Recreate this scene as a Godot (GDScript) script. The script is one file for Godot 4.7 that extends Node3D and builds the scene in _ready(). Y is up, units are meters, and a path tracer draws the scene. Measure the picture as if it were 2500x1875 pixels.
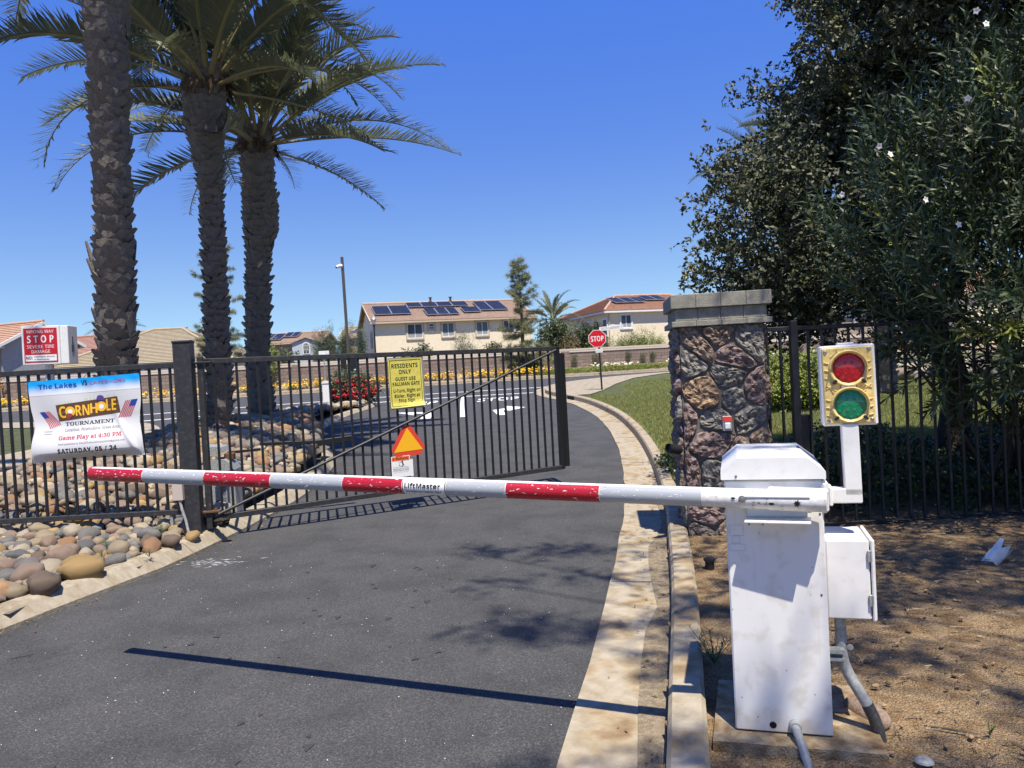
extends Node3D
# A gated street entrance: barrier arm, iron gate and fences, stone pillar, palms, houses beyond a cross street.

const FLAT := Vector3.ZERO
var rng := RandomNumberGenerator.new()
var M := {}
var taken := {}
var noise_bytes := {}
var noise_tex := {}

func R(a: float, b: float) -> float:
	return rng.randf_range(a, b)

func gy(z: float) -> float:          # the land is level near the gate, then climbs gently
	return 0.025 * maxf(0.0, -z - 10.0)

func mound(x: float, z: float) -> float:   # the rock bed swells in the middle of the island
	var along: float = smoothstep(-6.9, -10.5, z) * smoothstep(-27.5, -20.0, z)
	var across: float = clampf(1.0 - pow(absf(x + 5.3) / 2.3, 2.0), 0.0, 1.0)
	return gy(z) + 0.1 + 0.05 * across + 0.5 * along * sqrt(across) * (0.5 + 0.5 * smoothstep(-20.0, -15.0, z))

# ------------------------------------------------------------------ mesh builder
class Mb:
	var v := PackedVector3Array()
	var n := PackedVector3Array()
	var uv := PackedVector2Array()
	func tri(a: Vector3, b: Vector3, c: Vector3, na: Vector3, nb: Vector3, nc: Vector3, ua := Vector2.ZERO, ub := Vector2.ZERO, uc := Vector2.ZERO) -> void:
		if (a - c).cross(a - b).dot(na + nb + nc) < 0.0:
			v.append_array([a, c, b]); n.append_array([na, nc, nb]); uv.append_array([ua, uc, ub])
		else:
			v.append_array([a, b, c]); n.append_array([na, nb, nc]); uv.append_array([ua, ub, uc])
	func face(a: Vector3, b: Vector3, c: Vector3, out := Vector3.ZERO) -> void:
		var m := (a - c).cross(a - b).normalized()
		if out != Vector3.ZERO and m.dot(out) < 0.0: m = -m
		tri(a, b, c, m, m, m)
	func quad(a: Vector3, b: Vector3, c: Vector3, d: Vector3, out := Vector3.ZERO) -> void:
		var m := (a - c).cross(b - d).normalized()
		if out != Vector3.ZERO and m.dot(out) < 0.0: m = -m
		tri(a, b, c, m, m, m, Vector2(0, 1), Vector2(1, 1), Vector2(1, 0))
		tri(a, c, d, m, m, m, Vector2(0, 1), Vector2(1, 0), Vector2(0, 0))
	func squad(a: Vector3, b: Vector3, c: Vector3, d: Vector3, na: Vector3, nb: Vector3, nc: Vector3, nd: Vector3) -> void:
		tri(a, b, c, na, nb, nc); tri(a, c, d, na, nc, nd)
	func box(c: Vector3, size: Vector3, bevel := 0.0, basis := Basis.IDENTITY) -> void:
		var h := size * 0.5
		var e := [basis.x, basis.y, basis.z]
		if bevel <= 0.0:
			for i in 3:
				var j := (i + 1) % 3
				var k := (i + 2) % 3
				for s in [-1.0, 1.0]:
					var o: Vector3 = c + e[i] * h[i] * s
					var a: Vector3 = e[j] * h[j]
					var b: Vector3 = e[k] * h[k]
					quad(o - a - b, o + a - b, o + a + b, o - a + b, e[i] * s)
			return
		var g := h - Vector3.ONE * bevel
		var p := func(axis: int, s: Array) -> Vector3:
			var q: Vector3 = c
			for m in 3: q += e[m] * float(s[m]) * (h[m] if m == axis else g[m])
			return q
		for i in 3:
			var j := (i + 1) % 3
			var k := (i + 2) % 3
			for s in [-1, 1]:
				var q := []
				for t in [[-1, -1], [1, -1], [1, 1], [-1, 1]]:
					var w := [0, 0, 0]
					w[i] = s; w[j] = t[0]; w[k] = t[1]
					q.append(p.call(i, w))
				quad(q[0], q[1], q[2], q[3], e[i] * float(s))
				for t in [-1, 1]:
					var w0 := [0, 0, 0]
					w0[i] = s; w0[j] = t; w0[k] = -1
					var w1 := w0.duplicate()
					w1[k] = 1
					quad(p.call(i, w0), p.call(i, w1), p.call(j, w1), p.call(j, w0), e[i] * float(s) + e[j] * float(t))
		for a in [-1, 1]:
			for b in [-1, 1]:
				for d in [-1, 1]:
					var w := [a, b, d]
					face(p.call(0, w), p.call(1, w), p.call(2, w), e[0] * float(a) + e[1] * float(b) + e[2] * float(d))
	func tube(path: Array, radii, sides := 8, cap := true, flat := 1.0) -> void:
		var up := Vector3.UP
		var rings := []
		var norms := []
		var ref := Vector3.ZERO
		for i in path.size():
			var t: Vector3 = (path[mini(i + 1, path.size() - 1)] - path[maxi(i - 1, 0)]).normalized()
			if ref == Vector3.ZERO: ref = (Vector3.RIGHT if absf(t.dot(up)) > 0.9 else up)
			var b := t.cross(ref).normalized()
			var u := b.cross(t).normalized()
			ref = u
			var r: float = radii[i] if radii is Array else radii
			var ring := []
			var nr := []
			for k in sides:
				var a := TAU * (k + 0.5) / sides
				var d := b * cos(a) + u * sin(a) * flat
				ring.append(path[i] + d * r); nr.append(d.normalized())
			rings.append(ring); norms.append(nr)
		for i in path.size() - 1:
			for k in sides:
				var l := (k + 1) % sides
				squad(rings[i][k], rings[i][l], rings[i + 1][l], rings[i + 1][k], norms[i][k], norms[i][l], norms[i + 1][l], norms[i + 1][k])
		if cap:
			for q in [0, path.size() - 1]:
				var out: Vector3 = (path[0] - path[1]) if q == 0 else (path[q] - path[q - 1])
				for k in range(1, sides - 1): face(rings[q][0], rings[q][k], rings[q][k + 1], out)
	func lathe(profile: Array, sides := 16, at := Transform3D.IDENTITY, a0 := 0.0, a1 := TAU) -> void:
		for i in profile.size() - 1:
			var p: Vector2 = profile[i]
			var q: Vector2 = profile[i + 1]
			var d := q - p
			if d.length() < 1e-6: continue
			var m := Vector2(d.y, -d.x).normalized()
			if (m.x < 0.0 and absf(d.y) > 1e-6): m = -m if false else m
			for k in sides:
				var s := a0 + (a1 - a0) * k / sides
				var t := a0 + (a1 - a0) * (k + 1) / sides
				var e0 := Vector3(cos(s), 0, sin(s))
				var e1 := Vector3(cos(t), 0, sin(t))
				var U := Vector3.UP
				squad(at * (e0 * p.x + U * p.y), at * (e1 * p.x + U * p.y), at * (e1 * q.x + U * q.y), at * (e0 * q.x + U * q.y),
					at.basis * (e0 * m.x + U * m.y), at.basis * (e1 * m.x + U * m.y), at.basis * (e1 * m.x + U * m.y), at.basis * (e0 * m.x + U * m.y))
	func prism(poly: PackedVector2Array, depth: float, at := Transform3D.IDENTITY, back := true) -> void:   # poly in xy, front at z = 0, reaching to -depth
		var idx := Geometry2D.triangulate_polygon(poly)
		var f := at.basis.z.normalized()
		for i in range(0, idx.size(), 3):
			var a := poly[idx[i]]
			var b := poly[idx[i + 1]]
			var c := poly[idx[i + 2]]
			face(at * Vector3(a.x, a.y, 0), at * Vector3(b.x, b.y, 0), at * Vector3(c.x, c.y, 0), f)
			if back and depth > 0.0: face(at * Vector3(a.x, a.y, -depth), at * Vector3(b.x, b.y, -depth), at * Vector3(c.x, c.y, -depth), -f)
		if depth <= 0.0: return
		var turn := -1.0 if Geometry2D.is_polygon_clockwise(poly) else 1.0
		for i in poly.size():
			var a := poly[i]
			var b := poly[(i + 1) % poly.size()]
			var o := Vector2(b.y - a.y, a.x - b.x) * turn
			quad(at * Vector3(a.x, a.y, 0), at * Vector3(b.x, b.y, 0), at * Vector3(b.x, b.y, -depth), at * Vector3(a.x, a.y, -depth), at.basis * Vector3(o.x, o.y, 0))
	func blob(c: Vector3, r: Vector3, seg := 10, rings := 7, rough := 0.0, noise: FastNoiseLite = null, basis := Basis.IDENTITY) -> void:
		var g := []
		for i in rings + 1:
			var row := []
			for k in seg:
				var a := PI * i / rings
				var b := TAU * k / seg
				var d := Vector3(sin(a) * cos(b), cos(a), sin(a) * sin(b))
				var s := 1.0 + (noise.get_noise_3dv(d * 40.0 + c * 13.0) * rough if noise else 0.0)
				row.append(basis * (d * r * s))
			g.append(row)
		var nn := []
		for i in rings + 1:
			var row := []
			for k in seg:
				if i == 0 or i == rings: row.append((basis * Vector3(0, 1 if i == 0 else -1, 0)).normalized()); continue
				var du: Vector3 = g[i][(k + 1) % seg] - g[i][(k + seg - 1) % seg]
				var dv: Vector3 = g[i + 1][k] - g[i - 1][k]
				var m := du.cross(dv).normalized()
				if m.dot(g[i][k]) < 0.0: m = -m
				row.append(m)
			nn.append(row)
		for i in rings:
			for k in seg:
				var l := (k + 1) % seg
				if i > 0: tri(c + g[i][k], c + g[i][l], c + g[i + 1][l], nn[i][k], nn[i][l], nn[i + 1][l])
				if i < rings - 1 or i == 0: tri(c + g[i][k], c + g[i + 1][l], c + g[i + 1][k], nn[i][k], nn[i + 1][l], nn[i + 1][k])
	func add(o: Mb, at := Transform3D.IDENTITY) -> void:
		for i in o.v.size():
			v.append(at * o.v[i]); n.append((at.basis * o.n[i]).normalized())
		uv.append_array(o.uv)
	func mesh() -> ArrayMesh:
		var a := []
		a.resize(Mesh.ARRAY_MAX)
		a[Mesh.ARRAY_VERTEX] = v; a[Mesh.ARRAY_NORMAL] = n; a[Mesh.ARRAY_TEX_UV] = uv
		var m := ArrayMesh.new()
		if v.size(): m.add_surface_from_arrays(Mesh.PRIMITIVE_TRIANGLES, a)
		return m

# ------------------------------------------------------------------ objects
func numbered(called: String, parent: Node) -> String:
	var key := str(parent.get_instance_id()) + called
	var k: int = taken.get(key, 0)
	taken[key] = k + 1
	return called if k == 0 else "%s_%03d" % [called, k]

func put(node: Node3D, called: String, parent: Node = self) -> Node3D:
	node.name = numbered(called, parent)
	parent.add_child(node, true)
	return node

func obj(called: String, m, mat: Material, parent: Node = self, at := Transform3D.IDENTITY) -> MeshInstance3D:
	var o := MeshInstance3D.new()
	o.mesh = m.mesh() if m is Mb else m
	o.material_override = mat
	o.transform = at
	put(o, called, parent)
	return o

func tag(o: Node3D, label: String, category: String, group := "") -> Node3D:
	o.set_meta("label", label); o.set_meta("category", category)
	if group: o.set_meta("group", group)
	return o

func thing(called: String, label: String, category: String, at := Vector3.ZERO, yaw := 0.0, group := "") -> Node3D:
	var o := Node3D.new()
	put(o, called)
	o.position = at; o.rotation.y = yaw
	return tag(o, label, category, group)

func struct(called: String, m, mat: Material, label: String) -> MeshInstance3D:
	var o := obj(called, m, mat)
	o.set_meta("kind", "structure"); o.set_meta("label", label)
	return o

func many(called: String, m, mat: Material, where: Array, parent: Node, stuff := true, tints := []) -> MultiMeshInstance3D:
	var mm := MultiMesh.new()
	mm.transform_format = MultiMesh.TRANSFORM_3D
	mm.use_colors = tints.size() > 0
	mm.mesh = m.mesh() if m is Mb else m
	mm.instance_count = where.size()
	for i in where.size():
		mm.set_instance_transform(i, where[i])
		if tints.size(): mm.set_instance_color(i, tints[i])
	var o := MultiMeshInstance3D.new()
	o.multimesh = mm
	o.material_override = mat
	put(o, called, parent)
	if stuff: o.set_meta("kind", "stuff")
	return o

func copy_of(root: Node3D, at: Vector3, yaw: float, label: String, called: String) -> Node3D:
	var c: Node3D = root.duplicate()
	c.name = numbered(called, self)
	add_child(c, true)
	c.position = at; c.rotation.y = yaw
	c.set_meta("label", label)
	return c

# ------------------------------------------------------------------ materials
func base_noise(kind: String) -> PackedByteArray:
	if not noise_bytes.has(kind):
		var f := FastNoiseLite.new()
		f.seed = kind.hash() % 1000
		match kind:
			"fbm": f.noise_type = FastNoiseLite.TYPE_SIMPLEX_SMOOTH; f.frequency = 0.018; f.fractal_octaves = 5
			"grain": f.noise_type = FastNoiseLite.TYPE_VALUE; f.frequency = 0.22; f.fractal_octaves = 2
			"cell": f.noise_type = FastNoiseLite.TYPE_CELLULAR; f.frequency = 0.06; f.fractal_octaves = 2; f.cellular_return_type = FastNoiseLite.RETURN_DISTANCE2_SUB
			"ridge": f.noise_type = FastNoiseLite.TYPE_SIMPLEX; f.fractal_type = FastNoiseLite.FRACTAL_RIDGED; f.frequency = 0.012; f.fractal_octaves = 4
		var im := f.get_seamless_image(512, 512)
		im.convert(Image.FORMAT_L8)
		noise_bytes[kind] = im.get_data()
		noise_tex[kind] = ImageTexture.create_from_image(im)
	return noise_bytes[kind]

func tinted(kind: String, stops: Array) -> ImageTexture:    # noise through a colour ramp; stops are [place, linear colour]
	var src := base_noise(kind)
	var lut := []
	for i in 256:
		var t := i / 255.0
		var c: Color = stops[0][1]
		for k in stops.size() - 1:
			if t >= stops[k][0]: c = stops[k][1].lerp(stops[k + 1][1], clampf((t - stops[k][0]) / maxf(1e-5, stops[k + 1][0] - stops[k][0]), 0, 1))
		c = c.linear_to_srgb()
		lut.append([int(c.r * 255), int(c.g * 255), int(c.b * 255)])
	var out := PackedByteArray()
	out.resize(512 * 512 * 3)
	for i in 512 * 512:
		var l: Array = lut[src[i]]
		out[i * 3] = l[0]; out[i * 3 + 1] = l[1]; out[i * 3 + 2] = l[2]
	return ImageTexture.create_from_image(Image.create_from_data(512, 512, false, Image.FORMAT_RGB8, out))

func mat(key: String, c: Color, rough := 0.8, metal := 0.0) -> StandardMaterial3D:
	var m := StandardMaterial3D.new()
	m.resource_name = key
	m.albedo_color = c.linear_to_srgb(); m.roughness = rough; m.metallic = metal
	M[key] = m
	return m

# kind of fine noise, ramp, repeats per metre, roughness, relief in cm, then a coarse ramp multiplied over it
func tex(key: String, kind: String, stops: Array, per_metre, rough := 0.85, bump := 0.0, bump_kind := "", coarse: Array = [], coarse_scale := 0.2, coarse_kind := "fbm", world := true) -> StandardMaterial3D:
	var m := mat(key, Color.WHITE, rough)
	m.albedo_texture = tinted(kind, stops)
	m.uv1_triplanar = true; m.uv1_world_triplanar = world
	m.uv1_scale = Vector3.ONE * per_metre if per_metre is float else per_metre
	m.uv1_triplanar_sharpness = 4.0
	if bump > 0.0:
		base_noise(bump_kind if bump_kind else kind)
		m.heightmap_enabled = true
		m.heightmap_scale = bump
		m.heightmap_texture = noise_tex[bump_kind if bump_kind else kind]
	if coarse.size():
		m.detail_enabled = true
		m.detail_blend_mode = BaseMaterial3D.BLEND_MODE_MUL
		m.detail_albedo = tinted(coarse_kind, coarse)
		m.detail_uv_layer = BaseMaterial3D.DETAIL_UV_2
		m.uv2_triplanar = true; m.uv2_world_triplanar = world
		m.uv2_scale = Vector3.ONE * coarse_scale
	return m

func G(v: float) -> Color:
	return Color(v, v, v)

func leafmat(key: String, c: Color, back: Color, rough := 0.55) -> StandardMaterial3D:
	var m := mat(key, c, rough)
	m.vertex_color_use_as_albedo = true
	m.backlight_enabled = true
	m.backlight = back.linear_to_srgb()
	return m

func make_materials() -> void:
	tex("asphalt", "grain", [[0.0, G(.026)], [0.35, G(.052)], [0.62, G(.074)], [0.8, G(.108)], [1.0, Color(.24, .235, .22)]], 1.5, 0.9, 0.8, "grain", [[0.2, G(.72)], [0.5, G(.90)], [0.8, Color(1, .99, .97)]], 0.17)
	tex("old_asphalt", "grain", [[0.0, G(.04)], [0.6, G(.06)], [1.0, G(.1)]], 2.6, 0.95)
	tex("concrete", "fbm", [[0.1, Color(.27, .22, .15)], [0.5, Color(.335, .29, .215)], [0.9, Color(.39, .35, .275)]], 1.3, 0.9, 0.3, "grain", [[0.2, Color(.7, .64, .55)], [0.45, Color(.95, .93, .9)], [0.7, Color(1, 1, 1)]], 0.42)
	tex("stained_concrete", "fbm", [[0.1, Color(.27, .22, .15)], [0.45, Color(.33, .28, .20)], [0.9, Color(.385, .34, .265)]], 0.8, 0.92, 0.3, "grain", [[0.12, Color(.62, .50, .36)], [0.33, Color(.96, .88, .74)], [0.5, Color(1, 1, 1)]], 0.27, "fbm")
	tex("slab_concrete", "fbm", [[0.1, Color(.21, .165, .11)], [0.5, Color(.29, .23, .15)], [0.9, Color(.36, .30, .22)]], 1.7, 0.92, 0.4, "grain", [[0.2, Color(.66, .5, .34)], [0.5, Color(.96, .9, .8)], [0.75, Color(1, 1, 1)]], 0.9)
	tex("cast_stone", "grain", [[0.0, Color(.10, .095, .075)], [0.3, Color(.25, .24, .20)], [0.8, Color(.36, .345, .29)]], 2.4, 0.95, 0.35, "grain", [[0.25, G(.75)], [0.7, G(1)]], 1.1)
	tex("dirt", "cell", [[0.0, Color(.10, .07, .042)], [0.15, Color(.30, .205, .11)], [0.6, Color(.40, .29, .16)], [1.0, Color(.50, .38, .24)]], 1.7, 0.97, 2.2, "grain", [[0.2, Color(.66, .58, .48)], [0.5, Color(.95, .92, .88)], [0.8, Color(1, 1, 1)]], 0.55)
	tex("soil", "fbm", [[0.2, Color(.09, .075, .055)], [0.8, Color(.18, .15, .11)]], 2.0, 0.97, 1.0)
	tex("terrain", "fbm", [[0.2, Color(.10, .085, .06)], [0.8, Color(.17, .14, .10)]], 0.3, 0.97)
	tex("planter", "fbm", [[0.2, Color(.22, .16, .10)], [0.8, Color(.38, .29, .19)]], 0.8, 0.97)
	tex("grass", "fbm", [[0.1, Color(.09, .11, .03)], [0.5, Color(.145, .168, .055)], [0.9, Color(.22, .22, .085)]], 2.3, 0.95, 3.0, "grain", [[0.25, Color(.62, .68, .55)], [0.7, Color(1, 1, 1)]], 0.24)
	tex("paint", "grain", [[0.0, G(.42)], [0.25, G(.70)], [1.0, G(.82)]], 2.2, 0.8)
	tex("iron", "fbm", [[0.2, Color(.008, .0085, .010)], [0.8, Color(.014, .0145, .016)]], 3.0, 0.45, 0.0, "", [], .2, "fbm", false)
	tex("worn_iron", "fbm", [[0.1, Color(.020, .0205, .023)], [0.65, Color(.030, .030, .032)], [0.85, Color(.045, .043, .042)], [1.0, Color(.10, .065, .04)]], 1.6, 0.5, 0.0, "", [], .2, "fbm", false)
	tex("white_paint", "fbm", [[0.0, Color(.66, .64, .59)], [0.3, Color(.73, .725, .705)], [0.9, Color(.76, .76, .745)]], 1.6, 0.36, 0.0, "", [], 1.4, "ridge", false)
	cabinet_paint()
	tex("scuffed_white", "ridge", [[0.0, Color(.05, .045, .04)], [0.10, Color(.30, .28, .25)], [0.2, Color(.58, .57, .54)], [0.6, Color(.68, .675, .655)], [1.0, Color(.72, .72, .70)]], 2.6, 0.5, 0.06, "fbm", [], .2, "fbm", false)
	tex("galvanised", "fbm", [[0.2, Color(.22, .235, .235)], [0.8, Color(.36, .37, .36)]], 4.0, 0.45, 0.03, "grain", [], .2, "fbm", false)
	tex("taped_conduit", "ridge", [[0.0, Color(.25, .26, .25)], [0.2, Color(.05, .05, .05)], [1.0, Color(.025, .025, .025)]], 7.0, 0.6, 0.0, "", [], .2, "fbm", false)
	retro("red_sheeting", Color(.43, .008, .018), Color(.34, .004, .012), Color(.7, .62, .6), 0.88)
	retro("white_sheeting", Color(.27, .29, .31), Color(.43, .45, .47), Color(.7, .7, .7), 0.93)
	mat("sign_white", Color(.78, .78, .77), 0.45)
	mat("label_white", Color(.72, .71, .69), 0.5)
	mat("print_black", Color(.012, .012, .013), 0.5)
	mat("print_grey", Color(.12, .12, .125), 0.6)
	mat("faint_print", Color(.5, .5, .52), 0.5)
	mat("sign_red", Color(.50, .012, .022), 0.4)
	mat("stop_red", Color(.58, .008, .02), 0.4)
	tex("sign_yellow", "fbm", [[0.1, Color(.58, .51, .085)], [0.8, Color(.68, .60, .12)]], 1.5, 0.5, 0.0, "", [], .2, "fbm", false)
	tex("sign_orange", "ridge", [[0.0, Color(.50, .25, .03)], [0.12, Color(.86, .42, .012)], [1.0, Color(.9, .47, .015)]], 3.0, 0.45, 0.0, "", [], .2, "fbm", false)
	mat("sign_orange_red", Color(.66, .055, .035), 0.45)
	mat("warning_orange", Color(.78, .15, .03), 0.5)
	mat("aluminium", Color(.42, .43, .44), 0.4, 0.6)
	mat("steel", Color(.34, .33, .31), 0.35, 0.8)
	mat("rust", Color(.12, .06, .03), 0.9)
	mat("black_plastic", Color(.012, .012, .014), 0.5)
	mat("dark_hole", Color(.004, .004, .004), 0.95)
	tex("pale_yellow_plastic", "fbm", [[0.1, Color(.56, .40, .12)], [0.5, Color(.70, .53, .20)], [0.9, Color(.74, .58, .25)]], 5.0, 0.5, 0.0, "", [], .2, "fbm", false)
	for c in [["red_lens", Color(.40, .002, .012)], ["green_lens", Color(0.0, .20, .085)]]:
		var m := mat(c[0], c[1], 0.08)
		m.clearcoat_enabled = true; m.clearcoat = 0.7; m.clearcoat_roughness = 0.05
	mat("red_led", Color(.46, .004, .014), 0.1)
	mat("green_led", Color(.002, .235, .105), 0.1)
	tex("mortar", "grain", [[0.1, Color(.11, .10, .088)], [0.8, Color(.20, .182, .158)]], 2.5, 0.97, 0.5)
	var rock := [["mauve_stone", Color(0.130, 0.092, 0.090), Color(0.270, 0.205, 0.190)], ["grey_stone", Color(0.115, 0.113, 0.105), Color(0.265, 0.255, 0.235)], ["dark_stone", Color(0.080, 0.068, 0.063), Color(0.190, 0.165, 0.152)], ["tan_stone", Color(0.180, 0.115, 0.075), Color(0.400, 0.285, 0.180)], ["brown_stone", Color(0.135, 0.098, 0.078), Color(0.300, 0.232, 0.182)]]
	for r in rock:
		tex(r[0], "fbm", [[0.0, r[1] * 0.6], [0.3, r[1]], [0.6, r[2]], [1.0, r[2] * 1.3]], 2.2, 0.92, 1.4, "fbm", [[0.2, Color(.62, .62, .66)], [0.5, Color(.95, .92, .9)], [0.75, Color(1.0, .93, .80)]], 2.4)
	var peb := [["pebble_buff", Color(0.330, 0.265, 0.175)], ["pebble_cream", Color(0.420, 0.360, 0.265)], ["pebble_orange", Color(0.310, 0.175, 0.090)], ["pebble_pink", Color(0.280, 0.200, 0.150)], ["pebble_grey", Color(0.185, 0.178, 0.165)], ["pebble_blue", Color(0.125, 0.128, 0.130)], ["pebble_brown", Color(0.165, 0.120, 0.088)], ["pebble_gold", Color(0.370, 0.245, 0.100)]]
	for p in peb:
		var c: Color = p[1]
		tex(p[0], "fbm", [[0.1, c * 0.62], [0.45, c * 0.95], [0.9, Color(minf(c.r * 1.18, 1), minf(c.g * 1.18, 1), minf(c.b * 1.2, 1))]], 4.5, 0.85, 0.3, "grain", [[0.2, G(.72)], [0.6, G(1)]], 3.0, "grain", false)
	var pm := tex("pebbles", "fbm", [[0.1, G(.7)], [0.9, G(1)]], 4.5, 0.8)
	pm.vertex_color_use_as_albedo = true
	tex("bark_palm", "ridge", [[0.0, Color(.015, .011, .008)], [0.5, Color(.04, .031, .024)], [1.0, Color(.09, .073, .058)]], Vector3(5, 2.2, 5), 0.97, 1.6, "ridge")
	tex("palm_boot", "ridge", [[0.0, Color(.10, .082, .064)], [0.5, Color(.21, .178, .146)], [1.0, Color(.33, .285, .24)]], Vector3(8, 2.5, 8), 0.95, 1.0, "ridge")
	tex("palm_fibre", "ridge", [[0.0, Color(.05, .03, .018)], [0.5, Color(.13, .08, .045)], [1.0, Color(.24, .155, .09)]], Vector3(6, 2, 6), 0.97, 1.0, "ridge")
	tex("bark", "ridge", [[0.0, Color(.02, .015, .011)], [0.5, Color(.055, .043, .034)], [1.0, Color(.13, .11, .09)]], Vector3(4, 1.6, 4), 0.97, 2.0, "ridge")
	leafmat("frond", Color(.118, .130, .078), Color(.08, .095, .045), 0.5)
	mat("rachis", Color(.26, .22, .09), 0.5)
	leafmat("frond_grey", Color(.19, .22, .13), Color(.10, .13, .06), 0.45)
	leafmat("oleander_leaf", Color(.050, .074, .026), Color(.05, .085, .02), 0.5)
	leafmat("tree_leaf", Color(.066, .078, .040), Color(.04, .055, .02), 0.56)
	leafmat("cover_leaf", Color(.065, .092, .025), Color(.05, .08, .015), 0.45)
	leafmat("bright_leaf", Color(.17, .21, .035), Color(.12, .16, .02), 0.5)
	leafmat("shrub_leaf", Color(.075, .105, .045), Color(.05, .08, .02), 0.5)
	leafmat("olive_leaf", Color(.10, .125, .062), Color(.05, .07, .03), 0.5)
	leafmat("pine_needle", Color(.19, .20, .105), Color(.10, .12, .05), 0.55)
	leafmat("rust_leaf", Color(.30, .16, .05), Color(.2, .1, .02), 0.6)
	leafmat("grass_blade", Color(.21, .24, .085), Color(.16, .19, .06), 0.6)
	leafmat("weed_leaf", Color(.09, .14, .05), Color(.07, .1, .03), 0.55)
	leafmat("petal", Color(.8, .8, .8), Color(.3, .3, .3), 0.6)
	mat("white_petal", Color(.78, .76, .72), 0.6)
	mat("twig", Color(.07, .052, .038), 0.9)
	var lm := mat("litter", Color(.29, .205, .12), 0.9)
	lm.vertex_color_use_as_albedo = true
	tex("stucco_cream", "fbm", [[0.1, Color(.76, .66, .47)], [0.8, Color(.82, .72, .53)]], 0.35, 0.92, 0.4, "grain")
	tex("stucco_tan", "fbm", [[0.1, Color(.33, .27, .205)], [0.8, Color(.38, .315, .24)]], 0.35, 0.92)
	tex("stucco_blue", "fbm", [[0.1, Color(.40, .46, .49)], [0.8, Color(.46, .52, .55)]], 0.35, 0.92)
	tex("stucco_grey", "fbm", [[0.1, Color(.30, .30, .31)], [0.8, Color(.34, .34, .35)]], 0.35, 0.92)
	tex("stucco_white", "fbm", [[0.1, Color(.62, .62, .63)], [0.8, Color(.68, .68, .69)]], 0.35, 0.92)
	tex("tile_brown", "fbm", [[0.1, Color(.33, .225, .165)], [0.5, Color(.43, .31, .23)], [0.9, Color(.52, .40, .31)]], 1.2, 0.9, 0.0, "", [[0.2, G(.8)], [0.8, G(1)]], 0.2)
	tex("tile_orange", "fbm", [[0.1, Color(.38, .22, .145)], [0.5, Color(.48, .29, .195)], [0.9, Color(.54, .37, .27)]], 1.2, 0.9, 0.0, "", [[0.2, G(.8)], [0.8, G(1)]], 0.2)
	tex("tile_tan", "fbm", [[0.1, Color(.30, .245, .165)], [0.5, Color(.38, .32, .22)], [0.9, Color(.44, .38, .28)]], 1.2, 0.9, 0.0, "", [[0.2, G(.85)], [0.8, G(1)]], 0.2)
	tex("tile_red", "fbm", [[0.1, Color(.28, .15, .11)], [0.5, Color(.37, .21, .16)], [0.9, Color(.43, .27, .2)]], 1.2, 0.9)
	mat("trim_tan", Color(.52, .42, .29), 0.8)
	mat("trim_white", Color(.74, .73, .70), 0.7)
	mat("trim_dark", Color(.16, .11, .08), 0.8)
	mat("pane", Color(.075, .095, .10), 0.08)
	mat("blind", Color(.30, .32, .32), 0.6)
	var sp := mat("solar_cell", Color(.010, .011, .022), 0.35)
	sp.metallic_specular = 0.25
	mat("solar_frame", Color(.42, .43, .45), 0.4, 0.5)
	block_material()
	mat("cap_block", Color(.52, .46, .39), 0.9)
	tex("gutter_dirt", "fbm", [[0.1, Color(.19, .145, .09)], [0.5, Color(.26, .205, .135)], [0.9, Color(.32, .26, .18)]], 2.0, 0.97, 1.0, "grain")
	mat("banner_white", Color(.60, .60, .61), 0.42)
	for c in [["ink_blue", Color(.01, .05, .30)], ["ink_red", Color(.50, .03, .05)], ["ink_sky", Color(.0, .30, .78)], ["ink_plank", Color(.10, .045, .02)], ["ink_yellow", Color(.85, .47, .03)], ["ink_green", Color(.42, .55, .10)], ["ink_purple", Color(.09, .05, .25)], ["ink_maroon", Color(.32, .05, .04)], ["ink_white", Color(.8, .8, .8)], ["ink_plank_light", Color(.20, .10, .045)]]:
		mat(c[0], c[1], 0.5)

func retro(key: String, a: Color, b: Color, chip: Color, chips: float) -> void:      # reflective sheeting: a fine diamond weave, chipped and scratched
	var im := Image.create(512, 512, false, Image.FORMAT_RGB8)
	var nz := base_noise("ridge")
	var n2 := base_noise("grain")
	for y in 512:
		for x in 512:
			var k := absf(fposmod((x + y) / 16.0, 1.0) - 0.5) + absf(fposmod((x - y) / 16.0, 1.0) - 0.5)
			var c := a.lerp(b, clampf(k * 1.3 - 0.15, 0, 1))
			var w := nz[y * 512 + x] / 255.0
			var g := n2[((y * 2) % 512) * 512 + (x / 3)] / 255.0
			if g > chips and w > 0.35: c = chip
			im.set_pixel(x, y, c.linear_to_srgb())
	var m := mat(key, Color.WHITE, 0.38)
	m.albedo_texture = ImageTexture.create_from_image(im)
	m.uv1_triplanar = true; m.uv1_scale = Vector3.ONE * 3.6
	m.clearcoat_enabled = true; m.clearcoat = 0.4; m.clearcoat_roughness = 0.15

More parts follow.
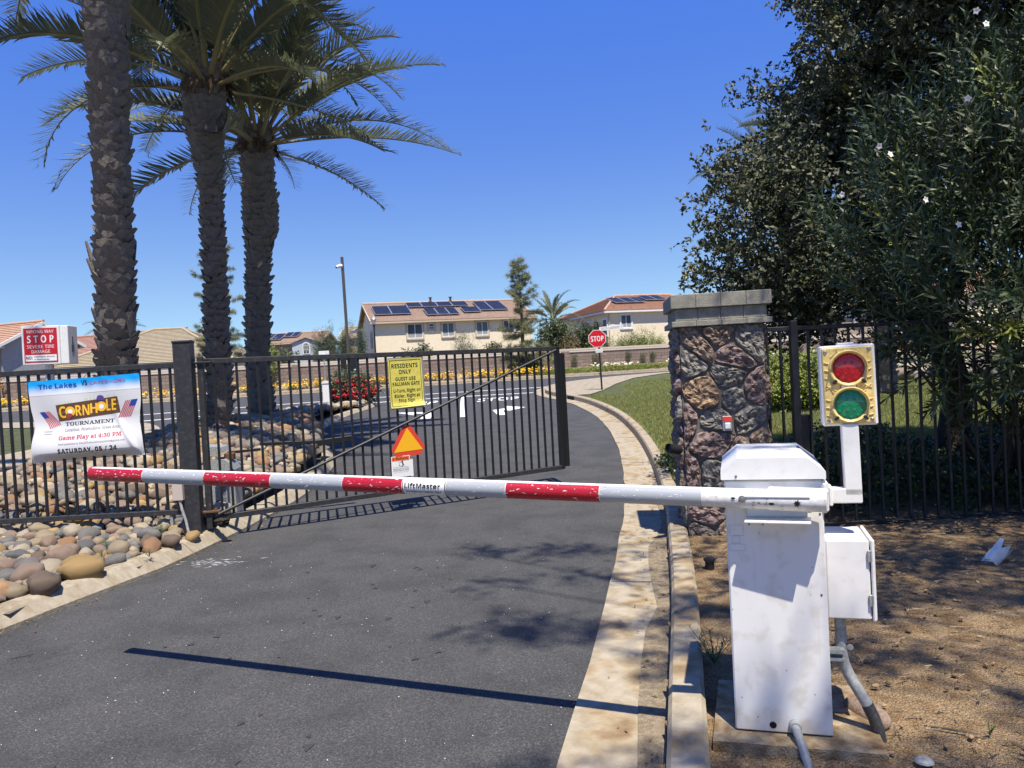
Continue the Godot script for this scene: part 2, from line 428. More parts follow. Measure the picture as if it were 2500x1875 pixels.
func cabinet_paint() -> void:       # white paint with splashed dirt near the foot, run-down streaks and rust specks
	var im := Image.create(512, 512, false, Image.FORMAT_RGB8)
	var nz := base_noise("fbm")
	var n2 := base_noise("ridge")
	rng.seed = 8
	var streak := []
	for i in 26: streak.append([rng.randi() % 512, R(.35, 1.0), R(.1, .6), R(2, 9)])
	for y in 512:
		var h := 1.0 - y / 512.0          # height on the face in metres
		for x in 512:
			var w := nz[y * 512 + x] / 255.0
			var c := Color(.66, .645, .60).lerp(Color(.755, .755, .74), smoothstep(.1, .5, w))
			var low := smoothstep(.17, .0, h + (w - .5) * .16)
			c = c.lerp(Color(.50, .44, .35), low * .55)
			c = c.lerp(Color(.56, .51, .44), .35 * smoothstep(.16, .05, n2[((y * 2) % 512) * 512 + x] / 255.0) * (0.3 + .7 * smoothstep(.5, .75, w)))
			im.set_pixel(x, y, c)
	for s in streak:
		for k in int(s[2] * 300):
			var y: int = clampi(int((1.0 - s[1]) * 512) + k, 0, 511)
			for dx in int(s[3]):
				var x: int = (s[0] + dx) % 512
				im.set_pixel(x, y, im.get_pixel(x, y).lerp(Color(.56, .53, .47), .16 * (1.0 - k / (s[2] * 300.0))))
	for i in 34:
		var p := Vector2i(rng.randi() % 510, rng.randi() % 510)
		for dx in 2:
			for dy in 1 + rng.randi() % 3: im.set_pixel((p.x + dx) % 512, mini(p.y + dy, 511), Color(.26, .15, .08))
	for y in 512:
		for x in 512: im.set_pixel(x, y, im.get_pixel(x, y).linear_to_srgb())
	var m := mat("cabinet_paint", Color.WHITE, 0.36)
	m.albedo_texture = ImageTexture.create_from_image(im)
	m.uv1_triplanar = true; m.uv1_scale = Vector3(1, 1, 1); m.uv1_triplanar_sharpness = 8.0

func block_material() -> void:        # split-faced blocks of the far wall, too far to tell one by one
	var im := Image.create(512, 512, false, Image.FORMAT_RGB8)
	var hm := Image.create(512, 512, false, Image.FORMAT_L8)
	var nz := base_noise("fbm")
	rng.seed = 5
	var tone := []
	for i in 64: tone.append(R(0.8, 1.12))
	for y in 512:
		for x in 512:
			var row := y / 64
			var col := int(x + (64 if row % 2 else 0)) / 128
			var fx := (int(x + (64 if row % 2 else 0)) % 128)
			var fy := y % 64
			var joint := fx < 3 or fy < 5
			var t: float = tone[(row * 7 + col % 4) % 64] * (0.8 + 0.4 * nz[y * 512 + x] / 255.0)
			var c := Color(.225, .175, .15) * t if not joint else Color(.11, .09, .08)
			im.set_pixel(x, y, c.linear_to_srgb())
			hm.set_pixel(x, y, G(0.1 if joint else 0.5 + 0.5 * nz[((y * 3) % 512) * 512 + (x * 3) % 512] / 255.0))
	var m := mat("block_wall", Color.WHITE, 0.95)
	m.albedo_texture = ImageTexture.create_from_image(im)
	m.uv1_triplanar = true; m.uv1_scale = Vector3(0.6, 0.62, 0.6)
	m.heightmap_enabled = true; m.heightmap_scale = 2.0; m.heightmap_texture = ImageTexture.create_from_image(hm)

# ------------------------------------------------------------------ lettering
func font(style: String) -> SystemFont:
	var f := SystemFont.new()
	f.font_names = PackedStringArray(["Droid Serif" if style.begins_with("serif") else "Droid Sans"])
	f.font_weight = 700 if style.contains("bold") else 400
	f.font_italic = style.contains("italic")
	return f

# lays flat letters into mb: centre x, base line y, letter height, wanted width (0 = natural); warp maps (x, y) to a point
func letters(mb: Mb, text: String, style: String, cx: float, y0: float, h: float, width: float, at: Transform3D, warp = null) -> void:
	var tm := TextMesh.new()
	tm.font = font(style); tm.text = text; tm.font_size = 64; tm.pixel_size = 0.01; tm.depth = 0.0; tm.curve_step = 3.0
	var a := tm.get_mesh_arrays()
	var p: PackedVector3Array = a[Mesh.ARRAY_VERTEX]
	var idx = a[Mesh.ARRAY_INDEX]
	var ref := TextMesh.new()
	ref.font = tm.font; ref.text = "H"; ref.font_size = 64; ref.pixel_size = 0.01; ref.depth = 0.0
	var cap := ref.get_aabb()
	# TextMesh centres each text on its line box, so the base line is the same as that of the H
	var box := tm.get_aabb()
	var sy := h / cap.size.y
	var sx := sy if width <= 0.0 else width / box.size.x
	var mid := box.position.x + box.size.x * 0.5
	var q := PackedVector3Array()
	for w in p:
		var x := cx + (w.x - mid) * sx
		var y := y0 + (w.y - cap.position.y) * sy
		q.append(warp.call(x, y) if warp != null else at * Vector3(x, y, 0))
	var out := at.basis.z
	for i in range(0, (idx.size() if idx != null and idx.size() else p.size()), 3):
		var i0: int = idx[i] if idx != null and idx.size() else i
		var i1: int = idx[i + 1] if idx != null and idx.size() else i + 1
		var i2: int = idx[i + 2] if idx != null and idx.size() else i + 2
		mb.face(q[i0], q[i1], q[i2], out)

func words(called: String, list: Array, m: Material, parent: Node, at: Transform3D, warp = null) -> MeshInstance3D:
	var mb := Mb.new()
	for l in list: letters(mb, l[0], l[1], l[2], l[3], l[4], l[5], at, warp)
	return obj(called, mb, m, parent)

func poly(list: Array) -> PackedVector2Array:
	var p := PackedVector2Array()
	for i in range(0, list.size(), 2): p.append(Vector2(list[i], list[i + 1]))
	return p

func T(x: float, y: float, z: float, basis := Basis.IDENTITY) -> Transform3D:
	return Transform3D(basis, Vector3(x, y, z))

func rot(axis: Vector3, a: float) -> Basis:
	return Basis(axis.normalized(), a)

func along(from: Vector3, to: Vector3) -> Basis:      # y axis from one point towards another
	var y := (to - from).normalized()
	var x := y.cross(Vector3.UP if absf(y.y) < 0.95 else Vector3.RIGHT).normalized()
	return Basis(x, y, x.cross(y))

# ------------------------------------------------------------------ ground helpers
func sheet(p: PackedVector2Array, lift: float, height = null) -> Mb:     # x, z outline laid on the land; split where the slope begins
	var mb := Mb.new()
	var zones := [poly([-900, -10, 900, -10, 900, 900, -900, 900]), poly([-900, -900, 900, -900, 900, -10, -900, -10])]
	for zn in zones:
		for part in Geometry2D.intersect_polygons(p, zn):
			var idx := Geometry2D.triangulate_polygon(part)
			for i in range(0, idx.size(), 3):
				var t := []
				for k in 3:
					var w: Vector2 = part[idx[i + k]]
					t.append(Vector3(w.x, (height.call(w.x, w.y) if height != null else gy(w.y)) + lift, w.y))
				mb.face(t[0], t[1], t[2], Vector3.UP)
	return mb

func offset_line(line: Array, d: float) -> Array:
	var out := []
	for i in line.size():
		var a: Vector2 = line[maxi(i - 1, 0)]
		var b: Vector2 = line[mini(i + 1, line.size() - 1)]
		var t := (b - a).normalized()
		out.append(line[i] + Vector2(t.y, -t.x) * d)
	return out

func smooth_line(p: PackedVector2Array, step := 0.5) -> Array:
	var out := []
	for i in p.size() - 1:
		var a := p[maxi(i - 1, 0)]
		var b := p[i]
		var c := p[i + 1]
		var d := p[mini(i + 2, p.size() - 1)]
		var k := maxi(1, int(b.distance_to(c) / step))
		for j in k: out.append(b.cubic_interpolate(c, a, d, float(j) / k))
	out.append(p[p.size() - 1])
	return out

func ribbon(l: Array, r: Array, lift_l: float, lift_r: float) -> Mb:
	var mb := Mb.new()
	for i in l.size() - 1:
		var q := [l[i], l[i + 1], r[i + 1], r[i]]
		var e := [lift_l, lift_l, lift_r, lift_r]
		var p := []
		for k in 4: p.append(Vector3(q[k].x, gy(q[k].y) + e[k], q[k].y))
		mb.quad(p[0], p[1], p[2], p[3], Vector3.UP)
	return mb

# kerb along a line, cut into sections; profile is [offset from the line, height] from the road side to the back
func kerb(called: String, label: String, line: Array, profile: Array, m: Material, section: float) -> Node3D:
	var root := Node3D.new()
	put(root, called)
	root.set_meta("kind", "structure"); root.set_meta("label", label)
	var rows := []
	for p in profile: rows.append(offset_line(line, p[0]))
	var i := 0
	while i < line.size() - 1:
		var run := 0.0
		var j := i
		while j < line.size() - 1 and run < section:
			run += (line[j + 1] as Vector2).distance_to(line[j]); j += 1
		var mb := Mb.new()
		for k in range(i, j):
			for s in profile.size() - 1:
				var q := []
				for w in [[s, k], [s, k + 1], [s + 1, k + 1], [s + 1, k]]:
					var v: Vector2 = rows[w[0]][w[1]]
					if w[1] == j: v = v.lerp(rows[w[0]][w[1] - 1], minf(0.5, 0.012 / maxf(0.02, v.distance_to(rows[w[0]][w[1] - 1]))))
					q.append(Vector3(v.x, gy(v.y) + profile[w[0]][1], v.y))
				mb.quad(q[0], q[1], q[2], q[3])
		for e in [i, j]:     # end faces of the section
			var f := []
			for s in profile.size():
				var v: Vector2 = rows[s][e]
				if e == j: v = v.lerp(rows[s][e - 1], minf(0.5, 0.012 / maxf(0.02, v.distance_to(rows[s][e - 1]))))
				f.append(Vector3(v.x, gy(v.y) + profile[s][1], v.y))
			for s in range(1, f.size() - 1): mb.face(f[0], f[s], f[s + 1])
		for t in range(0, mb.v.size(), 3):     # every face of a kerb looks up or to its road side
			pass
		obj("kerb_section", mb, m, root)
		i = j
	return root

const RIGHT_KERB := [-1.2, 6, -0.55, 2.5, 0.1, -1.0, 0.52, -2.97, 0.94, -4.89, 1.24, -6.46, 1.57, -8.28, 1.9, -10.6, 2.13, -12.6, 2.35, -15.2, 2.48, -18.3, 2.43, -21, 2.25, -23.6, 1.95, -25.6, 1.6, -27.3, 1.37, -28.6, 1.27, -29.8, 1.34, -31.3, 1.62, -33, 2.25, -34.6, 3.2, -36.2, 4.6, -37.8, 6.5, -39.1, 9, -40.2, 14, -41.3, 30, -44.5, 70, -52.5]
const ISLAND_KERB := [-4.6, -2.2, -3.95, -3.6, -3.47, -5.2, -3.33, -5.77, -3.1, -6.6, -2.98, -7.6, -2.92, -8.4, -2.88, -9.3, -2.86, -10.4, -2.95, -12.0, -3.15, -13.4, -3.6, -15.0, -4.25, -17.0, -4.8, -19, -5.0, -21, -5.05, -23, -4.95, -25, -4.85, -26.6, -5.0, -27.8, -5.5, -28.4, -6.1, -28.1, -6.7, -26.8, -7.2, -24.5, -7.55, -21.5, -7.5, -18, -7.25, -15.5, -6.9, -13, -6.9, -9, -7.3, -5, -8, -1]

func build_ground() -> void:
	var land := Mb.new()
	for q in [[-700, 700, 60, -10, 0], [-700, 700, -10, -110, 0], [-700, 700, -110, -900, 1]]:
		var z0: float = q[2]
		var z1: float = q[3]
		var y1: float = gy(z1) if q[4] == 0 else gy(-110)
		land.quad(Vector3(q[0], gy(z0) - 0.03, z0), Vector3(q[1], gy(z0) - 0.03, z0), Vector3(q[1], y1 - 0.03, z1), Vector3(q[0], y1 - 0.03, z1), Vector3.UP)
	struct("ground", land, M.terrain, "bare earth beyond the street and between the houses")
	var road := sheet(poly([-60, 8, 3, 8, 3, -34, 60, -47, 60, -56, -60, -32]), 0.0)
	struct("road", road, M.asphalt, "dark asphalt entrance lane running under the arm to the cross street")
	# right side: kerb, gutter, dirt, lawn, corner pavement
	var line := smooth_line(poly(RIGHT_KERB), 0.45)
	kerb("kerb", "raised concrete kerb with rust stains curving along the right of the lane", line, [[0.0, -0.02], [-0.012, 0.125], [-0.03, 0.15], [-0.15, 0.158], [-0.168, 0.14], [-0.17, 0.0]], M.stained_concrete, 2.6)
	var outer := offset_line(line, 0.42)
	for i in outer.size(): outer[i] += Vector2(R(-.012, .012), 0)
	var g := ribbon(line, outer, 0.008, 0.014)
	var gut := struct("gutter", g, M.stained_concrete, "sandy concrete gutter strip between asphalt and the right kerb")
	var run := 0.0
	for i in line.size() - 1:
		run += (line[i + 1] as Vector2).distance_to(line[i])
		if run < 2.9 or line[i].y < -30: continue
		run = 0.0
		var jm := Mb.new()
		var pa: Vector2 = line[i]
		var pb: Vector2 = outer[i]
		jm.box(Vector3((pa.x + pb.x) / 2, gy(pa.y) + 0.012, (pa.y + pb.y) / 2), Vector3(pa.distance_to(pb) - .02, .008, .008), 0, rot(Vector3.UP, -atan2(pb.y - pa.y, pb.x - pa.x)))
		obj("joint", jm, M.print_grey, gut)
	var silt_in := []
	var silt_out := []
	for i in line.size():
		if line[i].y > 1.0 or line[i].y < -9.0: continue
		silt_in.append(line[i])
		silt_out.append(offset_line(line, .07 + .13 * absf(sin(line[i].y * 1.3) * sin(line[i].y * .47 + 1)) * smoothstep(-8.5, -4, line[i].y) + R(-.03, .05))[i])
	struct("gutter_silt", ribbon(silt_in, silt_out, 0.016, 0.0155), M.gutter_dirt, "brown silt lying in the gutter against the right kerb")
	var inner := offset_line(line, -0.165)
	var near: Array = inner.filter(func(q): return q.y > -9.6)
	var far: Array = inner.filter(func(q): return q.y <= -9.6)
	var dirt_poly := PackedVector2Array(near)
	dirt_poly.append_array(poly([30, -9.6, 30, 6]))
	var dirt := Mb.new()
	var hn := FastNoiseLite.new()
	hn.seed = 3; hn.frequency = 0.9; hn.fractal_octaves = 3
	var dh := func(x: float, z: float) -> float: return gy(z) + 0.085 + hn.get_noise_2d(x, z) * 0.022 + 0.03 * smoothstep(2.0, 3.5, x) * smoothstep(-3.2, -4.6, z)
	var st := 0.085
	var x := -0.8
	while x < 9.0:                        # a fine, uneven grid where the dirt is near, clipped at the kerb
		var z := -7.6
		while z < 0.0:
			var kx := kerb_x(line, z + st * 0.5)
			if x > kx - 0.01:
				var p := []
				for c in [[x, z], [x + st, z], [x + st, z + st], [x, z + st]]:
					var n := Vector3(-(dh.call(c[0] + .03, c[1]) - dh.call(c[0] - .03, c[1])) / .06, 1, -(dh.call(c[0], c[1] + .03) - dh.call(c[0], c[1] - .03)) / .06).normalized()
					p.append([Vector3(c[0], dh.call(c[0], c[1]), c[1]), n])
				dirt.squad(p[0][0], p[1][0], p[2][0], p[3][0], p[0][1], p[1][1], p[2][1], p[3][1])
			z += st
		x += st
	var bed := struct("dirt", dirt, M.dirt, "dry sandy dirt with chips and straw on the right behind the kerb")
	bed.set_meta("kind", "structure")
	struct("soil", sheet(dirt_poly, 0.035), M.soil, "dark soil under the shrubs by the right fence")
	var lawn_poly := PackedVector2Array(far)
	lawn_poly.append_array(poly([70, -9.6]))
	# corner pavement: between the kerb and a line from the ramp to the far side of the lawn
	var walk: Array = far.filter(func(q): return q.y <= -25.2 and q.x < 9.5)
	var walk_poly := PackedVector2Array(walk)
	walk_poly.append_array(poly([7.4, -38.2, 5.6, -35.4, 4.2, -31.2, 3.25, -27.5, 2.6, -25.7]))
	struct("lawn", sheet(lawn_poly, 0.125), M.grass, "mown green lawn behind the right kerb")
	struct("pavement", sheet(walk_poly, 0.15), M.concrete, "pale concrete corner pavement round the stop sign")
	var drain := Mb.new()
	drain.box(Vector3(1.93, gy(-25.6) + 0.07, -25.6), Vector3(0.05, 0.1, 0.7), 0.0, rot(Vector3.UP, 0.2))
	tag(obj("kerb_drain", drain, M.dark_hole), "small dark drain opening in the right kerb by the pavement corner", "drain")
	# left island
	var il := smooth_line(poly(ISLAND_KERB), 0.45)
	kerb("island_kerb", "sloping pale concrete kerb round the river stone island", il, [[0.0, -0.02], [0.0, 0.03], [0.09, 0.115], [0.12, 0.128], [0.23, 0.13], [0.24, 0.0]], M.concrete, 2.2)
	var ip := PackedVector2Array(offset_line(il, 0.2))
	struct("island_soil", sheet(ip, 0.06), M.soil, "earth under the river stones of the island")
	var bed2 := Mb.new()
	var s2 := 0.3
	var gx := -7.7
	while gx < -2.9:
		var gz := -28.0
		while gz < -2.0:
			if Geometry2D.is_point_in_polygon(Vector2(gx + .15, gz + .15), ip):
				var p := []
				for c in [[gx, gz], [gx + s2, gz], [gx + s2, gz + s2], [gx, gz + s2]]: p.append(Vector3(c[0], mound(c[0], c[1]) - 0.02, c[1]))
				bed2.quad(p[0], p[1], p[2], p[3], Vector3.UP)
			gz += s2
		gx += s2
	struct("mound", bed2, M.soil, "low mound under the river stones")
	# left of the side lane
	var lk := smooth_line(poly([-9.9, -6, -9.4, -13.0, -8.95, -15.2, -8.75, -17.2, -9.0, -19, -9.9, -21.5, -11.8, -24, -15, -26, -30, -31, -60, -40]), 0.7)
	kerb("side_kerb", "kerb along the pavement left of the side lane", lk, [[0.0, -0.02], [0.01, 0.13], [0.03, 0.15], [0.16, 0.15], [0.17, 0.0]], M.concrete, 3.0)
	struct("side_pavement", ribbon(offset_line(lk, 0.16), offset_line(lk, 2.0), 0.15, 0.152), M.concrete, "pale concrete pavement left of the side lane")
	var lp := PackedVector2Array(offset_line(lk, 1.98))
	lp.append_array(poly([-60, -6]))
	struct("side_lawn", sheet(lp, 0.13), M.grass, "patch of green lawn at the far left behind the fence")
	# far side of the cross street
	var fk := smooth_line(poly([-70, -29, -25, -38, 0, -43, 15, -46, 70, -57]), 2.0)
	kerb("far_kerb", "pale kerb along the far side of the cross street", fk, [[-0.3, 0.01], [0.0, 0.02], [0.01, 0.14], [0.18, 0.15], [0.19, 0.0]], M.concrete, 6.0)
	var strip := ribbon(offset_line(fk, 0.18), offset_line(fk, 8.5), 0.13, 0.35)
	struct("planter_strip", strip, M.planter, "planting strip of bare earth below the block wall")
	build_markings()

func kerb_x(line: Array, z: float) -> float:
	for i in line.size() - 1:
		if line[i].y >= z and line[i + 1].y < z: return lerpf(line[i].x, line[i + 1].x, (line[i].y - z) / (line[i].y - line[i + 1].y))
	return 9.0

func build_markings() -> void:
	var k := 0
	for l in [[[-30, -22.4, -16, -28.9, -10.8, -31.1, -8.2, -32.1, -3.9, -33.5, 1.75, -34.3], "white line across the mouth of the lane, the farther of two"], [[-24, -20.6, -14, -25.6, -8.6, -28.1, -7.3, -28.6, -3.5, -30.2, 0.83, -30.6], "white line across the mouth of the lane, the nearer of two"]]:
		var s := smooth_line(poly(l[0]), 1.0)
		struct("road_marking", ribbon(offset_line(s, 0.13), offset_line(s, -0.13), 0.005, 0.005), M.paint, l[1])
	var c := smooth_line(poly([-1.41, -21.2, -1.75, -26.5, -1.96, -30.3]), 0.5)
	struct("road_marking", ribbon(offset_line(c, 0.065), offset_line(c, -0.065), 0.005, 0.005), M.paint, "short white line between the two turning lanes")
	for w in [[-0.52, 1.5, "white painted word STOP on the right half of the lane"], [-3.5, 1.5, "white painted word STOP on the left half of the lane, partly behind the yellow sign"]]:
		var mb := Mb.new()
		var zc: float = -27.0
		var b := Basis(Vector3(0.995, 0, -0.05), Vector3(0, 0.025, -1).normalized(), Vector3.UP)
		letters(mb, "STOP", "bold", 0, 0, 1.65, w[1], Transform3D(b, Vector3(w[0], gy(zc) + 0.006, zc)))
		struct("road_marking", mb, M.paint, w[2])
	var arrow := poly([-0.62, -22.95, -0.44, -21.15, -0.22, -21.15, -0.3, -22.75, -0.1, -22.5, 0.38, -23.45, -0.22, -24.3, -0.2, -23.5])
	struct("road_marking", sheet(arrow, 0.006), M.paint, "white arrow bending right on the asphalt")
	var left := poly([-3.65, -23.9, -2.95, -22.65, -3.0, -23.3, -2.62, -22.9, -2.6, -21.25, -2.3, -21.25, -2.45, -23.4, -3.08, -23.75])
	struct("road_marking", sheet(left, 0.006), M.paint, "white arrow bending left on the asphalt, behind the yellow sign")
	var scuff := Mb.new()
	for i in 60:
		var p := Vector3(-2.7 + rng.randfn(0, .16), 0.005, -6.78 + rng.randfn(0, .07))
		var d := Vector3(R(.01, .05), 0, R(-.012, .012))
		scuff.face(p - d, p + d, p + Vector3(d.z, 0, R(.004, .012)), Vector3.UP)
	var sc := struct("scuff_marks", scuff, M.paint, "white scrapes on the asphalt near the gate post")
	sc.set_meta("kind", "stuff")

# ------------------------------------------------------------------ river stones
func stone_mesh(seed_: int) -> ArrayMesh:
	var nz := FastNoiseLite.new()
	nz.seed = seed_; nz.frequency = 0.022; nz.fractal_octaves = 2
	var mb := Mb.new()
	mb.blob(Vector3.ZERO, Vector3(1, R(.52, .7), R(.68, .9)), 11, 7, 0.32, nz)
	return mb.mesh()

func build_stones() -> void:
	rng.seed = 11
	var bed := Node3D.new()
	put(bed, "rock_bed")
	bed.set_meta("kind", "structure"); bed.set_meta("label", "bed of rounded river stones on the island beside the lane")
	var ip := PackedVector2Array(offset_line(smooth_line(poly(ISLAND_KERB), 0.45), 0.26))
	var shapes := []
	for i in 7: shapes.append(stone_mesh(100 + i))
	var keys := ["pebble_buff", "pebble_cream", "pebble_orange", "pebble_pink", "pebble_grey", "pebble_blue", "pebble_brown", "pebble_gold", "pebble_buff", "pebble_cream", "pebble_buff", "pebble_grey", "pebble_pink"]
	var grid := {}
	var all := []
	# a few large ones that stand out by the kerb
	var chosen := [[-3.54, -5.66, .135, "pebble_brown"], [-3.47, -6.04, .155, "pebble_gold"], [-3.2, -7.0, .115, "pebble_brown"], [-3.12, -7.3, .085, "pebble_gold"], [-3.3, -6.86, .11, "pebble_orange"], [-3.42, -6.45, .1, "pebble_grey"]]
	var put_stone := func(px: float, pz: float, r: float, key: String, packed: float) -> bool:
		var cx := int(floor(px / .4))
		var cz := int(floor(pz / .4))
		for a in range(cx - 1, cx + 2):
			for b in range(cz - 1, cz + 2):
				for s in grid.get(Vector2i(a, b), []):
					if Vector2(s.x - px, s.y - pz).length() < (s.z + r) * packed: return false
		var cell: Array = grid.get_or_add(Vector2i(cx, cz), [])
		cell.append(Vector3(px, pz, r))
		all.append([px, pz, r, key])
		return true
	for c in chosen: put_stone.call(c[0], c[1], c[2], c[3], 0.5)
	for pass_ in [[.085, .125, 4500, .80], [.055, .09, 26000, .74], [.035, .058, 60000, .70]]:
		for i in pass_[2]:
			var px := R(-7.6, -2.9)
			var pz := -2.0 - 26.5 * pow(rng.randf(), 1.5)
			if not Geometry2D.is_point_in_polygon(Vector2(px, pz), ip): continue
			var r := R(pass_[0], pass_[1]) * (1.0 + 0.25 * smoothstep(-9.0, -16.0, pz))
			if Vector2(px + 5.68, pz + 11).length() < .34 or Vector2(px + 5.34, pz + 14).length() < .33 or Vector2(px + 5.37, pz + 16.5).length() < .33: continue
			put_stone.call(px, pz, r, keys[rng.randi() % keys.size()], pass_[3])
	all.sort_custom(func(a, b): return shown(a) > shown(b))
	var where := []
	var tints := []
	for i in all.size():
		var s: Array = all[i]
		var r: float = s[2]
		var b := Basis.from_euler(Vector3(R(-.3, .3), R(0, TAU), R(-.3, .3))).scaled_local(Vector3(r * R(.95, 1.25), r * R(.9, 1.15), r))
		var at := Transform3D(b, Vector3(s[0], mound(s[0], s[1]) + r * R(.18, .5), s[1]))
		if i < 300: obj("stone", shapes[rng.randi() % 7], M[s[3]], bed, at)
		else:
			where.append(at)
			var c := {"pebble_buff": Color(0.330, 0.265, 0.175), "pebble_cream": Color(0.420, 0.360, 0.265), "pebble_orange": Color(0.310, 0.175, 0.090), "pebble_pink": Color(0.280, 0.200, 0.150), "pebble_grey": Color(0.185, 0.178, 0.165), "pebble_blue": Color(0.125, 0.128, 0.130), "pebble_brown": Color(0.165, 0.120, 0.088), "pebble_gold": Color(0.370, 0.245, 0.100)}[s[3]] as Color
			tints.append(c * R(.8, 1.12))
	many("small_stones", shapes[0], M.pebbles, where, bed, true, tints)
	print("stones ", all.size())
	# pale boulders in the lawn behind the signal
	var heap := Node3D.new()
	put(heap, "boulder_bed")
	heap.set_meta("kind", "structure"); heap.set_meta("label", "band of pale boulders in the lawn behind the right fence")
	for i in 70:
		var t := rng.randf()
		var p := Vector2(10.2, -26.5).lerp(Vector2(16.5, -24.0), t) + Vector2(R(-.4, .4), R(-2.4, 1.2))
		var r := R(.16, .42)
		var b := Basis.from_euler(Vector3(R(-.5, .5), R(0, TAU), R(-.5, .5))).scaled_local(Vector3(r * 1.2, r, r))
		obj("stone", shapes[rng.randi() % 7], M[["pebble_cream", "pebble_buff", "pebble_cream", "pebble_grey"][rng.randi() % 4]], heap, Transform3D(b, Vector3(p.x, gy(p.y) + .12 + r * .35 + R(0, .25), p.y)))

func shown(s: Array) -> float:
	var a := absf(s[0]) / maxf(0.1, -s[1])
	return s[2] / maxf(0.5, -s[1]) * (1.0 if a < 0.69 else 0.1)

# ------------------------------------------------------------------ barrier machine, arm, signal
const CAB := Vector3(0.809, 0.12, -2.999)
const CAB_YAW := -0.283

func build_machine() -> void:
	var slab := Mb.new()
	slab.prism(poly([0, 0.0, 0.62, 0.0, 0.60, 0.60, 0.01, 0.58]), 0.16, Transform3D(Basis(Vector3(0.96, 0, 0.28), Vector3(0.28, 0, -0.96), Vector3.UP), Vector3(0.70, 0.12, -2.93)))
	var sl := obj("concrete_slab", slab, M.slab_concrete)
	tag(sl, "stained concrete footing slab under the white barrier machine", "slab")
	var t := thing("barrier_machine", "white upright barrier gate machine with chamfered lid on a concrete slab", "gate opener", CAB, CAB_YAW)
	var w := 0.359
	var b := Mb.new()
	b.box(Vector3(w / 2, 0.497, -0.235), Vector3(w, 0.985, 0.47), 0.006)
	obj("cabinet", b, M.cabinet_paint, t)
	var lid := Mb.new()
	var prof := poly([-0.012, 0, w + 0.012, 0, w + 0.012, 0.028, w - 0.055, 0.083, 0.052, 0.083, -0.012, 0.03])
	lid.prism(prof, 0.50, T(0, 0.995, 0.014))
	obj("lid", lid, M.white_paint, t)
	var seam := Mb.new()
	seam.box(Vector3(w / 2, 0.9915, -0.235), Vector3(w - 0.012, 0.006, 0.455))
	obj("seam", seam, M.print_grey, t)
	var sc := Mb.new()
	sc.lathe([Vector2(0.0001, 0.004), Vector2(.004, .003), Vector2(.005, 0)], 10, T(0.045, 1.008, 0.0142, rot(Vector3.RIGHT, PI / 2)))
	obj("screw", sc, M.print_grey, t)
	for p in [[0.345, 0.86], [0.338, 0.55]]:
		var s2 := Mb.new()
		s2.lathe([Vector2(0.0001, 0.003), Vector2(.0035, .002), Vector2(.0045, 0)], 8, T(p[0], p[1], 0.0002, rot(Vector3.RIGHT, PI / 2)))
		obj("screw", s2, M.rust, t)
	var st := Mb.new()
	for r in [[.012, .775, .052, .04], [.022, .745, .027, .027], [.008, .715, .060, .026]]:
		for e in [[r[0], r[1], r[2], .0012], [r[0], r[1] + r[3], r[2], .0012]]: st.box(Vector3(e[0] + e[2] / 2, e[1], 0.0008), Vector3(e[2], e[3], .0008))
		for e in [r[0], r[0] + r[2]]: st.box(Vector3(e, r[1] + r[3] / 2, 0.0008), Vector3(.0012, r[3], .0008))
	obj("sticker", st, M.faint_print, t)
	var scr := Mb.new()
	for i in 26:
		var p := Vector3(.215 + R(-.03, .1), .862 + R(-.022, .02), .0006)
		var d := Vector3(R(.004, .014), R(-.004, .006), 0)
		scr.face(p - d, p + d, p + Vector3(0, R(.001, .003), 0), Vector3.BACK)
	obj("scratches", scr, M.print_grey, t)
	var hole := Mb.new()
	hole.lathe([Vector2(0.0001, 0.0), Vector2(0.0135, 0.0)], 18, T(0.141, 0.034, 0.001, rot(Vector3.RIGHT, PI / 2)))
	obj("cable_hole", hole, M.dark_hole, t)
	# conduit fitting that leaves the front near the foot
	var hub := Mb.new()
	hub.lathe([Vector2(.0001, .03), Vector2(.02, .03), Vector2(.0235, .022), Vector2(.0235, 0)], 18, T(0.222, 0.041, 0.0, rot(Vector3.RIGHT, PI / 2)))
	var hb := obj("conduit_hub", hub, M.galvanised, t)
	var pipe := Mb.new()
	pipe.tube([Vector3(.222, .041, .02), Vector3(.226, .036, .05), Vector3(.236, .012, .085), Vector3(.25, -.03, .13), Vector3(.262, -.075, .175)], .0165, 12)
	obj("conduit", pipe, M.galvanised, hb)
	var ell := Mb.new()
	ell.tube([Vector3(.262, -.07, .17), Vector3(.272, -.105, .205), Vector3(.282, -.15, .245), Vector3(.29, -.20, .28)], [.022, .0265, .0265, .023], 14)
	ell.box(Vector3(.278, -.105, .243), Vector3(.036, .1, .012), .004, rot(Vector3.RIGHT, -0.72))
	obj("conduit_elbow", ell, M.galvanised, hb)
	# bracket that carries the arm
	var br := Mb.new()
	for y in [0.848, 0.945]: br.box(Vector3(0.19, y, 0.055), Vector3(0.235, 0.006, 0.11), 0.001, rot(Vector3.UP, -.09))
	br.box(Vector3(0.19, 0.8965, 0.01), Vector3(0.22, 0.09, 0.02), 0.003)
	obj("arm_bracket", br, M.white_paint, t)
	for x in [.085, .135]:
		var bolt := Mb.new()
		bolt.tube([Vector3(x, .83, .07), Vector3(x, .848, .07)], .004, 6)
		obj("bolt", bolt, M.steel, t)
	var tank := Mb.new()      # rounded pivot housing that peeks out on the right
	tank.box(Vector3(w + 0.005, 0.925, -.06), Vector3(0.03, 0.125, 0.14), 0.012)
	obj("pivot_housing", tank, M.white_paint, t)
	# side box on the right with its own door and conduit
	var e := thing("electrical_box", "white steel electrical box with hinged door on the side of the barrier machine", "electrical box", CAB + Basis(Vector3.UP, CAB_YAW) * Vector3(w, 0.445, -0.05), CAB_YAW)
	var bx := Mb.new()
